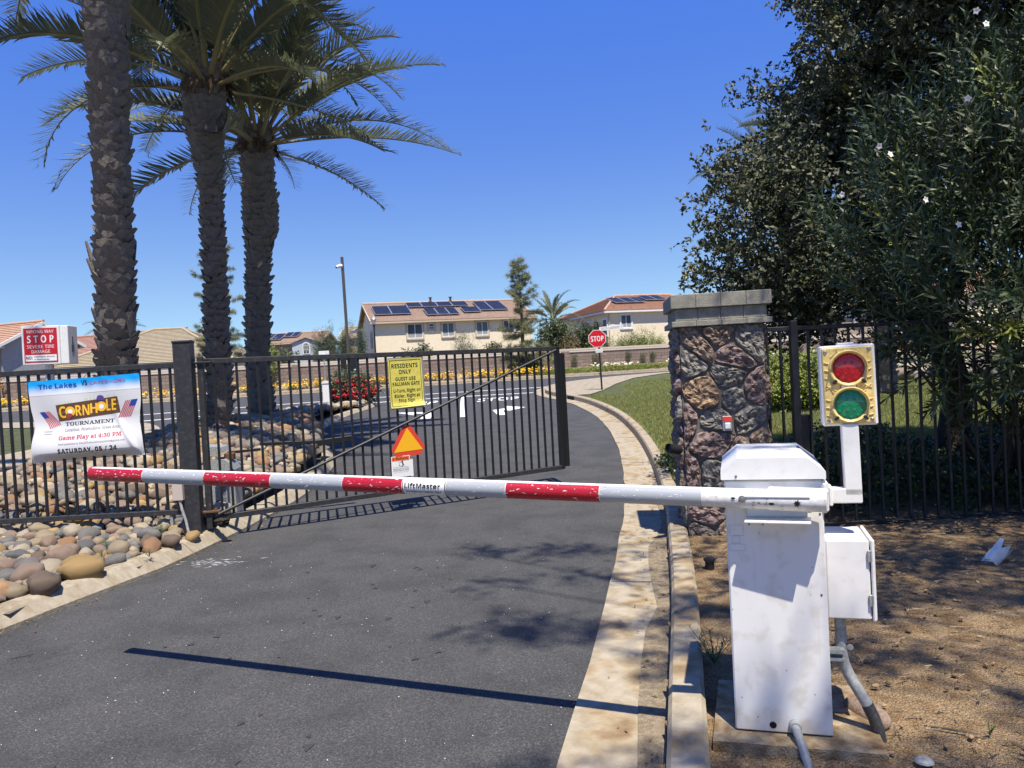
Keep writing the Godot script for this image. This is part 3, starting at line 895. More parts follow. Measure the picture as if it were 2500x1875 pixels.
	bx.box(Vector3(.082, .152, -.125), Vector3(.155, .305, .25), .005)
	obj("enclosure", bx, M.white_paint, e)
	var door := Mb.new()
	door.box(Vector3(.171, .15, -.125), Vector3(.014, .315, .262), .004)
	obj("door", door, M.white_paint, e)
	for y in [.245, .075]:
		var hg := Mb.new()
		hg.box(Vector3(.157, y, .006), Vector3(.012, .045, .01), .002)
		hg.tube([Vector3(.164, y - .02, .01), Vector3(.164, y + .02, .01)], .004, 8)
		obj("hinge", hg, M.galvanised, e)
	var rs := Mb.new()
	rs.box(Vector3(.172, -.003, .003), Vector3(.010, .01, .006), 0)
	obj("rust_spot", rs, M.rust, e)
	var strut := Mb.new()
	strut.box(Vector3(.03, -.125, -.02), Vector3(.06, .004, .04)); strut.box(Vector3(.03, -.165, -.02), Vector3(.06, .004, .04))
	strut.box(Vector3(.03, -.145, -.041), Vector3(.06, .04, .003)); strut.box(Vector3(.03, -.132, -.001), Vector3(.06, .012, .003)); strut.box(Vector3(.03, -.160, -.001), Vector3(.06, .010, .003))
	obj("strut_channel", strut, M.galvanised, e)
	var cd := Mb.new()
	cd.tube([Vector3(.052, .0, -.06), Vector3(.053, -.12, -.06), Vector3(.057, -.185, -.055), Vector3(.075, -.235, -.05), Vector3(.105, -.29, -.045), Vector3(.135, -.345, -.04)], .0215, 14)
	var c1 := obj("conduit", cd, M.galvanised, e)
	var cd2 := Mb.new()
	cd2.tube([Vector3(.135, -.345, -.04), Vector3(.155, -.39, -.035), Vector3(.17, -.44, -.03), Vector3(.178, -.50, -.03), Vector3(.178, -.57, -.03)], .023, 14)
	obj("tape_wrap", cd2, M.taped_conduit, c1)
	var clamp := Mb.new()
	clamp.tube([Vector3(.053, -.118, -.06), Vector3(.053, -.130, -.06)], .0235, 14)
	clamp.tube([Vector3(.083, -.124, -.05), Vector3(.083, -.124, -.042)], .012, 12)
	obj("pipe_clamp", clamp, M.galvanised, c1)
	build_arm()
	build_signal()

func arm_at(s: float) -> Vector3:
	return Vector3(-2.306, 1.139, -4.18).lerp(Vector3(1.135, 1.043, -2.815), s / 3.70)

func build_arm() -> void:
	var t := thing("barrier", "long red and white striped barrier arm lowered across the lane", "barrier")
	var p0 := arm_at(0)
	var x := (arm_at(3.7) - p0).normalized()
	var z := x.cross(Vector3.UP).normalized()
	var b := Basis(x, z.cross(x).normalized(), z)
	t.transform = Transform3D(b, p0)
	var ring := func(s0: float, s1: float, r: float) -> Mb:
		var m := Mb.new()
		m.tube([Vector3(s0, 0, 0), Vector3(s1, 0, 0)], r, 26, false)
		return m
	var tube := Mb.new()
	tube.tube([Vector3(0.004, 0, 0), Vector3(3.28, 0, 0), Vector3(3.42, 0, 0), Vector3(3.5, 0, 0), Vector3(3.7, 0, 0)], [.0375, .0375, .0378, .0385, .039], 26, true)
	obj("tube", tube, M.scuffed_white, t)
	var tip := Mb.new()
	tip.lathe([Vector2(.0001, .004), Vector2(.034, .003), Vector2(.0385, -.002), Vector2(.0386, -.014)], 22, T(0, 0, 0, rot(Vector3.BACK, PI / 2)))
	obj("end_cap", tip, M.red_sheeting, t)
	var bands := [[.008, .391, 1], [.391, .801, 0], [.801, 1.212, 1], [1.212, 1.623, 0], [1.623, 1.94, 1], [2.157, 2.439, 0], [2.439, 2.849, 1], [2.849, 3.255, 0]]
	for q in bands:
		# the sheeting wraps the tube but leaves a bare strip along the top
		var m := Mb.new()
		m.lathe([Vector2(.0384, -q[0] - .002), Vector2(.0384, -q[1] + .002)], 26, T(0, 0, 0, rot(Vector3.BACK, PI / 2)), -0.25 if false else 0.55, TAU - 0.35)
		obj("red_stripe" if q[2] else "reflective_stripe", m, M.red_sheeting if q[2] else M.white_sheeting, t)
	var wear := Mb.new()        # small bare patches where the sheeting is chipped
	for i in 300:
		var s := R(0.02, 3.2)
		if s > 1.93 and s < 2.17: continue
		var a: float = R(-1.1, 1.1) + (R(.3, .9) if i % 3 == 0 else 0.0)
		var d := Vector3(R(.002, .012), R(-.003, .003), 0)
		var o := Vector3(s, sin(a) * .0388, cos(a) * .0388)
		var up := Vector3(R(-.004, .004), cos(a) * R(.001, .006), -sin(a) * R(.001, .006))
		wear.face(o - d, o + up, o + d, Vector3(0, sin(a), cos(a)))
	var wo := obj("chips", wear, M.label_white, t)
	wo.set_meta("kind", "stuff")
	var lab := Mb.new()
	lab.lathe([Vector2(.0388, -1.942), Vector2(.0388, -2.155)], 26, T(0, 0, 0, rot(Vector3.BACK, PI / 2)), 0.75, TAU - 0.55)
	var lo := obj("label", lab, M.label_white, t)
	var wrap := func(px: float, py: float) -> Vector3:
		var a := py / .0391
		return Vector3(px, sin(a) * .0404, cos(a) * .0404)
	words("lettering", [["LiftMaster", "bold", 2.043, -.003, .021, .178], ["AUTOMOTIVE TRAFFIC ONLY", "bold", 2.047, -.0245, .0085, .178]], M.print_black, lo, Transform3D.IDENTITY, wrap)
	var edge := Mb.new()
	for s in [1.942, 2.152]: edge.lathe([Vector2(.0391, -s), Vector2(.0391, -s - .0035)], 26, T(0, 0, 0, rot(Vector3.BACK, PI / 2)), 0.75, TAU - 0.55)
	obj("label_border", edge, M.print_black, lo)
	var bo := Mb.new()
	bo.lathe([Vector2(.0001, .012), Vector2(.006, .012), Vector2(.0075, .009), Vector2(.0075, .005), Vector2(.013, .004), Vector2(.014, 0)], 14, T(3.405, 0.004, .0375, rot(Vector3.RIGHT, PI / 2)))
	obj("bolt", bo, M.steel, t)
	for h in [[3.372, .006, .007], [3.465, -.008, .004], [3.51, -.01, .009]]:
		var m := Mb.new()
		m.lathe([Vector2(.0001, 0), Vector2(h[2], 0)], 9, T(h[0], h[1], .0402, rot(Vector3.RIGHT, PI / 2) * Basis.from_scale(Vector3(1.2, 1, .6))))
		obj("dent", m, M.print_black, t)
	var star := PackedVector2Array()
	for i in 14: star.append(Vector2.from_angle(TAU * i / 14) * (R(.012, .018) if i % 2 else R(.006, .009)))
	var m2 := Mb.new()
	m2.prism(star, 0, T(3.60, -.006, .0403))
	obj("torn_hole", m2, M.dark_hole, t)
	var endp := Mb.new()
	endp.box(Vector3(3.60, 0.002, -.012), Vector3(.215, .083, .05), .006)
	obj("end_sleeve", endp, M.scuffed_white, t)

func build_signal() -> void:
	var base := Vector3(1.30, 0.998, -2.99)
	var t := thing("traffic_signal", "white two lamp traffic signal with faded yellow face, red above green", "traffic light", base, -0.31)
	t.rotation.z = 0.012
	var arm := Mb.new()
	arm.box(Vector3(-.02, .029, -.02), Vector3(.12, .058, .058), .004)
	arm.box(Vector3(.009, .17, -.021), Vector3(.062, .28, .06), .004)
	arm.box(Vector3(-.075, .029, -.02), Vector3(.014, .075, .08), .004)
	obj("support_arm", arm, M.white_paint, t)
	var head := Mb.new()
	head.box(Vector3(.012, .46, -.055), Vector3(.2, .315, .105), .006)
	var hs := obj("housing", head, M.white_paint, t)
	var capm := Mb.new()
	capm.box(Vector3(.012, .622, -.05), Vector3(.06, .008, .06), .002)
	obj("vent_cap", capm, M.white_paint, hs)
	var fc := Mb.new()
	var o := Vector3(.012, .46, 0)
	fc.box(o + Vector3(0, 0, -.001), Vector3(.182, .297, .012), .004)
	# raised ribs of the moulded face
	for s in [-1, 1]:
		for y in [-.115, -.085, -.055, .03, .06, .09]:
			fc.box(o + Vector3(s * .076, y, .006), Vector3(.018, .004, .006), .0015, rot(Vector3.BACK, s * .25))
		for y in [-.012, .0]:
			fc.box(o + Vector3(s * .058, y, .006), Vector3(.055, .0035, .005), .0012, rot(Vector3.BACK, s * (0.55 if y < -.005 else -.45)))
	for y in [-.138, .135]:
		for x in [-.035, -.008, .02]: fc.box(o + Vector3(x, y, .006), Vector3(.0035, .018, .005), .0012, rot(Vector3.BACK, .25))
	for sx in [-1, 1]:
		for yy in [.123, -.03, -.128 + .005]:
			fc.box(o + Vector3(sx * .05, yy, .006), Vector3(.03, .004, .006), .0012, rot(Vector3.BACK, sx * (-.8 if yy > 0 else .8)))
	var fo := obj("face", fc, M.pale_yellow_plastic, t)
	for s in [[-.078, .132], [.078, .136], [-.078, -.136], [.078, -.136]]:
		var m := Mb.new()
		m.lathe([Vector2(.0001, .004), Vector2(.0045, .004), Vector2(.006, .002), Vector2(.008, 0)], 12, T(o.x + s[0], o.y + s[1], .005, rot(Vector3.RIGHT, PI / 2)))
		obj("screw", m, M.steel, fo)
	for l in [[.067, "red_lens", "red_led"], [-.075, "green_lens", "green_led"]]:
		var c := o + Vector3(.003, l[0], 0)
		var ring := Mb.new()
		ring.lathe([Vector2(.058, .005), Vector2(.0665, .012), Vector2(.0695, .010), Vector2(.0715, .0)], 40, Transform3D(rot(Vector3.RIGHT, PI / 2), c + Vector3(0, 0, .005)))
		ring.lathe([Vector2(.0655, .03), Vector2(.0675, .03)], 20, Transform3D(rot(Vector3.RIGHT, PI / 2), c + Vector3(0, 0, .005)), PI, TAU)
		for side in [.0655, .0675]: ring.lathe([Vector2(side, .002), Vector2(side, .03)], 20, Transform3D(rot(Vector3.RIGHT, PI / 2), c + Vector3(0, 0, .005)), PI * 1.0, TAU)
		obj("bezel", ring, M.pale_yellow_plastic, fo)
		var ln := Mb.new()
		var prof := []
		for i in 9:
			var a := i / 8.0 * PI / 2
			prof.append(Vector2(maxf(.0001, sin(a) * .0605), .006 + cos(a) * .011))
		ln.lathe(prof, 40, Transform3D(rot(Vector3.RIGHT, PI / 2), c))
		var lo := obj(l[1], ln, M[l[1]], t)
		var dots := Mb.new()
		for ringk in [[0, 1], [.024, 6], [.046, 12]]:
			for k in ringk[1]:
				var a: float = TAU * k / ringk[1]
				var q := Vector3(cos(a) * ringk[0], sin(a) * ringk[0], .006 + .011 * sqrt(1.0 - pow(ringk[0] / .0605, 2)))
				dots.blob(c + q, Vector3(.0065, .0065, .0012), 8, 5)
		obj("led_bumps", dots, M[l[2]], lo)
		for s in [-1, 1]:
			var cl := Mb.new()
			cl.box(c + Vector3(s * .052, -.052, .014), Vector3(.02, .012, .008), .002, rot(Vector3.BACK, s * -.75))
			obj("lens_clip", cl, M.black_plastic, fo)
	var plate := PackedVector2Array([Vector2(-.03, .0), Vector2(-.024, .0125), Vector2(.024, .0125), Vector2(.03, 0), Vector2(.024, -.0125), Vector2(-.024, -.0125)])
	var pl := Mb.new()
	pl.prism(plate, .002, Transform3D(Basis.IDENTITY, o + Vector3(.0, -.004, .0085)))
	var po := obj("badge", pl, M.print_black, fo)
	var inner := PackedVector2Array()
	for q in plate: inner.append(q * 0.92)
	var pl2 := Mb.new()
	pl2.prism(inner, 0, Transform3D(Basis.IDENTITY, o + Vector3(.0, -.004, .0092)))
	obj("badge_face", pl2, M.label_white, fo)
	words("badge_lettering", [["VAS", "bold", 0, -.004, .010, .024]], M.print_grey, fo, Transform3D(Basis.IDENTITY, o + Vector3(.002, -.004, .0099)))

# ------------------------------------------------------------------ stone pillar
func cells(w: float, h: float, nx: int, ny: int) -> Array:      # an irregular division of a rectangle into stones
	var pts := []
	for j in ny:
		for i in nx: pts.append(Vector2((i + .5 + R(-.42, .42) + (.25 if j % 2 else -.2)) * w / nx, (j + .5 + R(-.4, .4)) * h / ny))
	var out := []
	for i in pts.size():
		var p := poly([0, 0, w, 0, w, h, 0, h])
		for j in pts.size():
			if i == j or pts[i].distance_to(pts[j]) > 1.0: continue
			var m: Vector2 = (pts[i] + pts[j]) * .5
			var d: Vector2 = (pts[j] - pts[i]).normalized()
			var q := PackedVector2Array()
			for k in p.size():
				var a := p[k]
				var b := p[(k + 1) % p.size()]
				var da := (a - m).dot(d)
				var db := (b - m).dot(d)
				if da <= 0: q.append(a)
				if (da < 0 and db > 0) or (da > 0 and db < 0): q.append(a.lerp(b, da / (da - db)))
			p = q
			if p.size() < 3: break
		if p.size() >= 3: out.append(p)
	return out

func stone_on(p: PackedVector2Array, at: Transform3D, m: Material, parent: Node, nz: FastNoiseLite) -> void:
	var c := Vector2.ZERO
	for q in p: c += q / p.size()
	var area := 0.0
	for i in p.size(): area += absf((p[i] - c).cross(p[(i + 1) % p.size()] - c)) * .5
	if area < 0.0012: return
	var soft := p
	for turn in 2:                # rounded corners
		var q := PackedVector2Array()
		for i in soft.size():
			var a := soft[i]
			var b := soft[(i + 1) % soft.size()]
			q.append(a.lerp(b, .2)); q.append(a.lerp(b, .8))
		soft = q
	var fine := []
	for i in soft.size():
		var a := soft[i]
		var b := soft[(i + 1) % soft.size()]
		var k := maxi(1, int(a.distance_to(b) / .028))
		for j in k: fine.append(a.lerp(b, (j + .5) / k))
	var rings := []
	var tilt := Vector2(R(-.16, .16), R(-.16, .16))
	var tall := R(.016, .032)
	var gap: float = R(.006, .011)
	var ox := R(0, 5000)
	for r in [[0.0, 0.0], [0.0, .5], [.06, .85], [.16, .98], [.34, 1.02], [.52, 1.05], [.70, 1.07], [.86, 1.08]]:
		var ring := []
		for q in fine:
			var d: Vector2 = q - c
			var edge: Vector2 = c + d * maxf(.2, 1.0 - gap / d.length())
			edge += d.normalized() * nz.get_noise_2d(edge.x * 900 + ox, edge.y * 900) * .009
			var w: Vector2 = c + (edge - c) * (1.0 - r[0])
			var rough: float = nz.get_noise_2d(w.x * 500 + ox, w.y * 500) * .030 + absf(nz.get_noise_2d(w.x * 1100 + ox, w.y * 1100 + 300)) * .014
			var z: float = tall * r[1] + (tilt.dot(w - c) + rough) * clampf((r[1] - .5) * 2.4, 0, 1)
			ring.append(Vector3(w.x, w.y, maxf(z, .002)))
		rings.append(ring)
	var mb := Mb.new()
	for k in rings.size() - 1:
		for i in fine.size():
			var j := (i + 1) % fine.size()
			var out := Vector3((rings[k][i] as Vector3).x - c.x, (rings[k][i] as Vector3).y - c.y, 0).normalized() * .5 + Vector3(0, 0, 1)
			mb.face(at * rings[k][i], at * rings[k][j], at * rings[k + 1][j], at.basis * out)
			mb.face(at * rings[k][i], at * rings[k + 1][j], at * rings[k + 1][i], at.basis * out)
	var mid := Vector3.ZERO
	for q in rings[-1]: mid += q / fine.size()
	for i in fine.size(): mb.face(at * rings[-1][i], at * rings[-1][(i + 1) % fine.size()], at * mid, at.basis.z)
	obj("stone", mb, m, parent)

func build_pillar() -> void:
	rng.seed = 23
	var t := thing("stone_pillar", "square field stone gate pillar with a pale cast stone cap", "pillar", Vector3(1.42, 0, -6.47), 0.12 * -1.0)
	var w := 0.70
	var core := Mb.new()
	core.box(Vector3(w / 2, .90, -w / 2), Vector3(w - .012, 1.9, w - .012))
	obj("mortar", core, M.mortar, t)
	var nz := FastNoiseLite.new()
	nz.seed = 4; nz.frequency = 0.03; nz.fractal_octaves = 3
	var keys := ["mauve_stone", "grey_stone", "dark_stone", "mauve_stone", "brown_stone", "grey_stone", "mauve_stone", "brown_stone"]
	var sides := [Transform3D(Basis.IDENTITY, Vector3(0, 0, -.004)), Transform3D(rot(Vector3.UP, -PI / 2), Vector3(.004, 0, -w)), Transform3D(rot(Vector3.UP, PI / 2), Vector3(w - .004, 0, 0)), Transform3D(rot(Vector3.UP, PI), Vector3(w, 0, -w + .004))]
	for s in 4:
		var list := cells(w, 1.86, 3, 8 if s == 0 else 9)
		for i in list.size():
			var k: String = keys[rng.randi() % keys.size()]
			var c := Vector2.ZERO
			for q in list[i]: c += q / list[i].size()
			if s == 0 and c.distance_to(Vector2(.22, 1.24)) < .13: k = "tan_stone"
			stone_on(list[i], sides[s], M[k], t, nz)
	# cap: a bead, a plain band and an overhanging slab, each of four blocks with joints
	for layer in [[1.853, .048, .055, .018], [1.901, .105, .022, .004], [2.006, .118, .058, .012]]:
		var ext: float = layer[2]
		var full: float = w + 2 * ext
		for k in 4:
			var mb := Mb.new()
			var x0: float = -ext + full * k / 4.0 + (.0 if k == 0 else .0012)
			var x1: float = -ext + full * (k + 1) / 4.0 - (.0 if k == 3 else .0012)
			mb.box(Vector3((x0 + x1) / 2, layer[0] + layer[1] / 2, -w / 2), Vector3(x1 - x0, layer[1] - .002, full), .004)
			obj("cap_block", mb, M.cast_stone, t)
	var kb := thing("key_box", "small grey and red key switch box fixed on the stone pillar", "switch box", Vector3(1.733, .972, -6.415), -.12)
	var m1 := Mb.new()
	m1.box(Vector3(.04, .06, .02), Vector3(.078, .122, .04), .004)
	obj("case", m1, M.aluminium, kb)
	var m2 := Mb.new()
	m2.box(Vector3(.04, .1, .042), Vector3(.074, .04, .004))
	obj("red_plate", m2, M.sign_orange_red, kb)
	var m3 := Mb.new()
	m3.box(Vector3(.042, .042, .046), Vector3(.045, .05, .012), .004)
	obj("cover", m3, M.sign_white, kb)
	var sp := thing("spotlight", "black cylinder spotlight on the left foot of the stone pillar", "spotlight", Vector3(1.375, .83, -6.52), 0)
	var m4 := Mb.new()
	m4.tube([Vector3(-.09, .012, .06), Vector3(.06, -.02, -.02)], .042, 16, false)
	m4.tube([Vector3(-.075, .009, .052), Vector3(-.07, .008, .05)], .038, 16)
	obj("lamp_body", m4, M.black_plastic, sp)
	var m5 := Mb.new()
	m5.tube([Vector3(.02, -.04, 0), Vector3(.06, -.09, 0)], .012, 8)
	obj("mount", m5, M.black_plastic, sp)

# ------------------------------------------------------------------ iron fences and gate
func bar(parent: Node, called: String, a: Vector3, b: Vector3, w: float, m: Material, basis := Basis.IDENTITY, d := -1.0) -> void:
	var mb := Mb.new()
	var y := (b - a).normalized()
	var z := (Vector3.BACK - y * y.z).normalized()
	mb.box((a + b) / 2, Vector3(w, a.distance_to(b), w if d < 0 else d), minf(.004, w * .15), Basis(y.cross(z), y, z))
	obj(called, mb, m, parent)

func pickets(parent: Node, x0: float, x1: float, n: int, y0: float, y1: float, w: float, m: Material, rise := 0.0) -> void:
	var mb := Mb.new()
	mb.box(Vector3(0, (y0 + y1) / 2, 0), Vector3(w, y1 - y0, w), w * .12)
	var shared := mb.mesh()
	for i in n:
		var x := lerpf(x0, x1, float(i) / (n - 1))
		obj("picket", shared, m, parent, T(x, rise * (x - x0) / (x1 - x0), 0, rot(Vector3.BACK, R(-.003, .003))))

func build_fences() -> void:
	var f := thing("iron_fence", "black iron picket fence behind the barrier machine on the right", "fence", Vector3(2.13, 0, -6.5), 0)
	bar(f, "rail", Vector3(.0, 1.795, 0), Vector3(7.0, 1.795, 0), .038, M.iron)
	bar(f, "rail", Vector3(.0, .12, 0), Vector3(7.0, .12, 0), .038, M.iron)
	pickets(f, .035, 6.9, 60, .05, 1.78, .021, M.iron)
	for x in [.262, 2.70, 5.15]: bar(f, "post", Vector3(x, 0, 0), Vector3(x, 1.86, 0), .062, M.iron)
	var stub := thing("short_post", "short black steel post beside the right fence post", "post", Vector3(2.47, 0, -6.55), 0)
	bar(stub, "shaft", Vector3(0, 0, 0), Vector3(0, 1.06, 0), .075, M.iron)
	var l := thing("iron_fence", "black iron picket fence carrying the tournament banner on the left", "fence", Vector3(-3.31, 0, -7.6), 0)
	bar(l, "rail", Vector3(-4.6, 1.79, 0), Vector3(.0, 1.79, 0), .052, M.worn_iron)
	bar(l, "rail", Vector3(-4.6, .335, 0), Vector3(.0, .335, 0), .05, M.worn_iron)
	pickets(l, -4.55, -.06, 46, .34, 1.775, .024, M.iron)
	bar(l, "post", Vector3(-2.45, 0, 0), Vector3(-2.45, 1.8, 0), .05, M.iron)
	bar(l, "leg", Vector3(-.13, .1, 0), Vector3(-.13, .33, 0), .03, M.galvanised)
	var p := thing("gate_post", "thick square dark grey steel gate post with a flat cap", "post", Vector3(-3.2, 0, -7.55), .15)
	bar(p, "shaft", Vector3(0, 0, 0), Vector3(0, 2.0, 0), .165, M.worn_iron)
	var cap := Mb.new()
	cap.box(Vector3(0, 2.012, 0), Vector3(.18, .03, .18), .01)
	obj("cap", cap, M.worn_iron, p)
	bar(p, "hinge_tube", Vector3(.135, .15, -.06), Vector3(.135, 1.86, -.06), .055, M.worn_iron)
	for y in [1.8, .32]:
		var h := Mb.new()
		h.box(Vector3(.16, y, -.04), Vector3(.17, .022, .06), .004)
		h.tube([Vector3(.2, y - .04, -.05), Vector3(.2, y + .03, -.05)], .018, 10)
		obj("hinge", h, M.rust if y < 1 else M.iron, p)
	var tan := thing("wiring_cover", "small beige box with a grey conduit below it on the gate post", "junction box", Vector3(-3.29, .475, -7.44), 0)
	var tb := Mb.new()
	tb.box(Vector3(0, .085, 0), Vector3(.1, .17, .05), .004)
	obj("case", tb, mat("beige_box", Color(.50, .42, .36), .7), tan)
	var tc := Mb.new()
	tc.tube([Vector3(.01, 0, 0), Vector3(.03, -.09, .01), Vector3(.065, -.2, .02), Vector3(.085, -.3, .03), Vector3(.11, -.36, .04)], .014, 10)
	obj("conduit", tc, M.galvanised, tan)
	var wood := tag(obj("bark_chunk", chunk(), M.bark_palm, self, T(-3.02, .2, -7.66)), "broken chunk of brown bark at the foot of the gate post", "bark")
	build_gate()
	build_operator()
	build_banner()

func chunk() -> Mb:
	var nz := FastNoiseLite.new()
	nz.seed = 8; nz.frequency = .05
	var mb := Mb.new()
	for i in 5: mb.blob(Vector3(R(-.09, .09), R(-.02, .03), R(-.05, .05)), Vector3(R(.05, .09), R(.02, .04), R(.03, .06)), 9, 6, .9, nz)
	return mb

func build_gate() -> void:
	var yaw := atan(.545)
	var g := thing("swing_gate", "wide black iron swing gate standing half open with signs on it", "gate", Vector3(-2.97, 0, -7.97), yaw)
	bar(g, "rail", Vector3(-.19, 1.82, 0), Vector3(4.08, 1.80, 0), .055, M.worn_iron)
	bar(g, "rail", Vector3(-.19, .205, 0), Vector3(4.08, .27, 0), .055, M.worn_iron)
	pickets(g, -.10, 3.93, 38, .215, 1.80, .024, M.iron, .02)
	bar(g, "stile", Vector3(-.215, .18, 0), Vector3(-.215, 1.84, 0), .05, M.worn_iron)
	bar(g, "stile", Vector3(4.06, .25, 0), Vector3(4.06, 1.83, 0), .06, M.iron)
	bar(g, "stile", Vector3(4.15, .27, -.03), Vector3(4.15, 1.74, -.03), .06, M.iron)
	var br := Mb.new()
	br.tube([Vector3(-.2, .225, .035), Vector3(4.03, 1.78, .035)], .0165, 10)
	obj("brace", br, M.worn_iron, g)
	var wb := Mb.new()
	wb.box(Vector3(-.15, .27, .02), Vector3(.05, .016, .03), .002, rot(Vector3.BACK, .7))
	obj("weld_plate", wb, M.sign_white, g)
	var gb := Basis(Vector3.UP, yaw)
	var at := func(x: float, y: float, z: float) -> Vector3: return g.position + gb * Vector3(x, y, z)
	# yellow residents sign, its edges curling off the backing
	var s := thing("residents_sign", "yellow residents only sign with curled edges hanging on the swing gate", "sign", at.call(1.975, 1.475, .03), yaw + .03)
	s.rotation.z = .012
	var back := Mb.new()
	back.box(Vector3(.012, 0, -.008), Vector3(.44, .595, .004))
	obj("backing", back, M.aluminium, s)
	var curl := func(px: float, py: float) -> Vector3:
		var e := pow(maxf(0, -py - .19) / .1, 2.0) * .030 * (1.0 + .5 * sin(px * 9)) + pow(maxf(0, px - .15) / .06, 2.0) * .012 + pow(maxf(0, py - .26) / .04, 2.0) * .008
		return Vector3(px - pow(maxf(0, px - .16) / .05, 2.0) * .006, py + e * .35, .004 + e)
	var sheetm := Mb.new()
	var grid_quad := func(mb: Mb, x0: float, x1: float, y0: float, y1: float, nx: int, ny: int, lift: float, f: Callable) -> void:
		for i in nx:
			for j in ny:
				var q := []
				for c in [[i, j], [i + 1, j], [i + 1, j + 1], [i, j + 1]]: q.append(f.call(lerpf(x0, x1, float(c[0]) / nx), lerpf(y0, y1, float(c[1]) / ny)) + Vector3(0, 0, lift))
				mb.quad(q[0], q[1], q[2], q[3], Vector3.BACK)
	grid_quad.call(sheetm, -.208, .208, -.285, .285, 14, 20, 0.0, curl)
	var sh := obj("sheet", sheetm, M.sign_yellow, s)
	var bord := Mb.new()
	for e in [[-.192, -.186, -.262, .268], [.186, .192, -.262, .268]]: grid_quad.call(bord, e[0], e[1], e[2], e[3], 1, 16, .0012, curl)
	for e in [[-.192, .192, .262, .268], [-.192, .192, -.268, -.262]]: grid_quad.call(bord, e[0], e[1], e[2], e[3], 12, 1, .0012, curl)
	obj("border", bord, M.print_black, sh)
	var warp := func(px: float, py: float) -> Vector3: return curl.call(px, py) + Vector3(0, 0, .0016)
	words("lettering", [["RESIDENTS", "bold", -.008, .178, .048, .325], ["ONLY", "bold", -.008, .108, .048, .152], ["GUEST USE", "bold", -.006, .032, .040, .25], ["FALLMAN GATE", "bold", .0, -.026, .040, .335], ["U-Turn, Right on", "bold", .004, -.103, .039, .335], ["Bixler, Right at", "bold", .004, -.162, .037, .315], ["Stop Sign", "bold", -.006, -.215, .037, .2]], M.print_black, sh, Transform3D.IDENTITY, warp)
	# slow vehicle triangle
	var v := thing("triangle_sign", "orange triangle sign with a red border wired to the swing gate", "sign", at.call(1.955, .8, .03), yaw + .02)
	v.rotation.z = .03
	var tri := Mb.new()
	tri.prism(poly([-.04, .185, .045, .185, .205, -.075, .155, -.17, -.155, -.17, -.205, -.075]), .003)
	obj("red_border", tri, M.sign_orange_red, v)
	var tr2 := Mb.new()
	tr2.prism(poly([.002, .158, .178, -.112, -.178, -.112]), 0, T(0, 0, .002))
	obj("orange_centre", tr2, M.sign_orange, v)
	var wr := Mb.new()
	wr.tube([Vector3(.0, .175, .004), Vector3(.01, .2, -.01), Vector3(.03, .19, -.03)], .002, 6)
	obj("wire", wr, M.print_black, v)
	# warning notices
	var wn := thing("warning_notice", "white warning notice with an orange band below the triangle sign", "sign", at.call(1.855, .52, .03), yaw)
	var wq := Mb.new()
	wq.box(Vector3(0, 0, 0), Vector3(.228, .24, .003))
	obj("panel", wq, M.sign_white, wn)
	var wo := Mb.new()
	wo.box(Vector3(0, .09, .0022), Vector3(.212, .048, .001))
	obj("orange_band", wo, M.warning_orange, wn)
	words("heading", [["WARNING", "bold", .014, .077, .027, .155]], M.print_black, wn, T(0, 0, .0034))
	var pic := Mb.new()
	pic.prism(poly([-.1, .08, -.088, .103, -.076, .08]), 0, T(0, 0, .0034))
	pic.box(Vector3(.0, -.006, .002), Vector3(.196, .002, .0006))
	for q in [[.02, .045, .014, .05, .2], [.022, .015, .008, .04, -.4], [.03, .02, .008, .035, .5], [.005, .05, .03, .006, .3], [-.02, .03, .004, .05, .1], [-.005, .005, .05, .004, -.3]]:
		pic.box(Vector3(q[0], q[1], .002), Vector3(q[2], q[3], .0006), 0, rot(Vector3.BACK, q[4]))
	pic.blob(Vector3(.02, .064, .002), Vector3(.008, .008, .0008), 8, 4)
	obj("pictogram", pic, M.print_black, wn)
	words("small_print", [["Moving Gate Can Cause", "bold", 0, -.03, .013, .19], ["Serious Injury or Death", "bold", 0, -.05, .013, .19], ["Keep clear. Gate may move at any time.", "sans", 0, -.068, .007, .18]], M.print_grey, wn, T(0, 0, .0034))
	var wp := tag(obj("blank_panel", blank(), M.sign_white, self, Transform3D(gb, at.call(1.985, .49, .012))), "blank white panel half hidden behind the warning notice", "panel")

func blank() -> Mb:
	var mb := Mb.new()
	mb.box(Vector3.ZERO, Vector3(.05, .2, .003))
	return mb

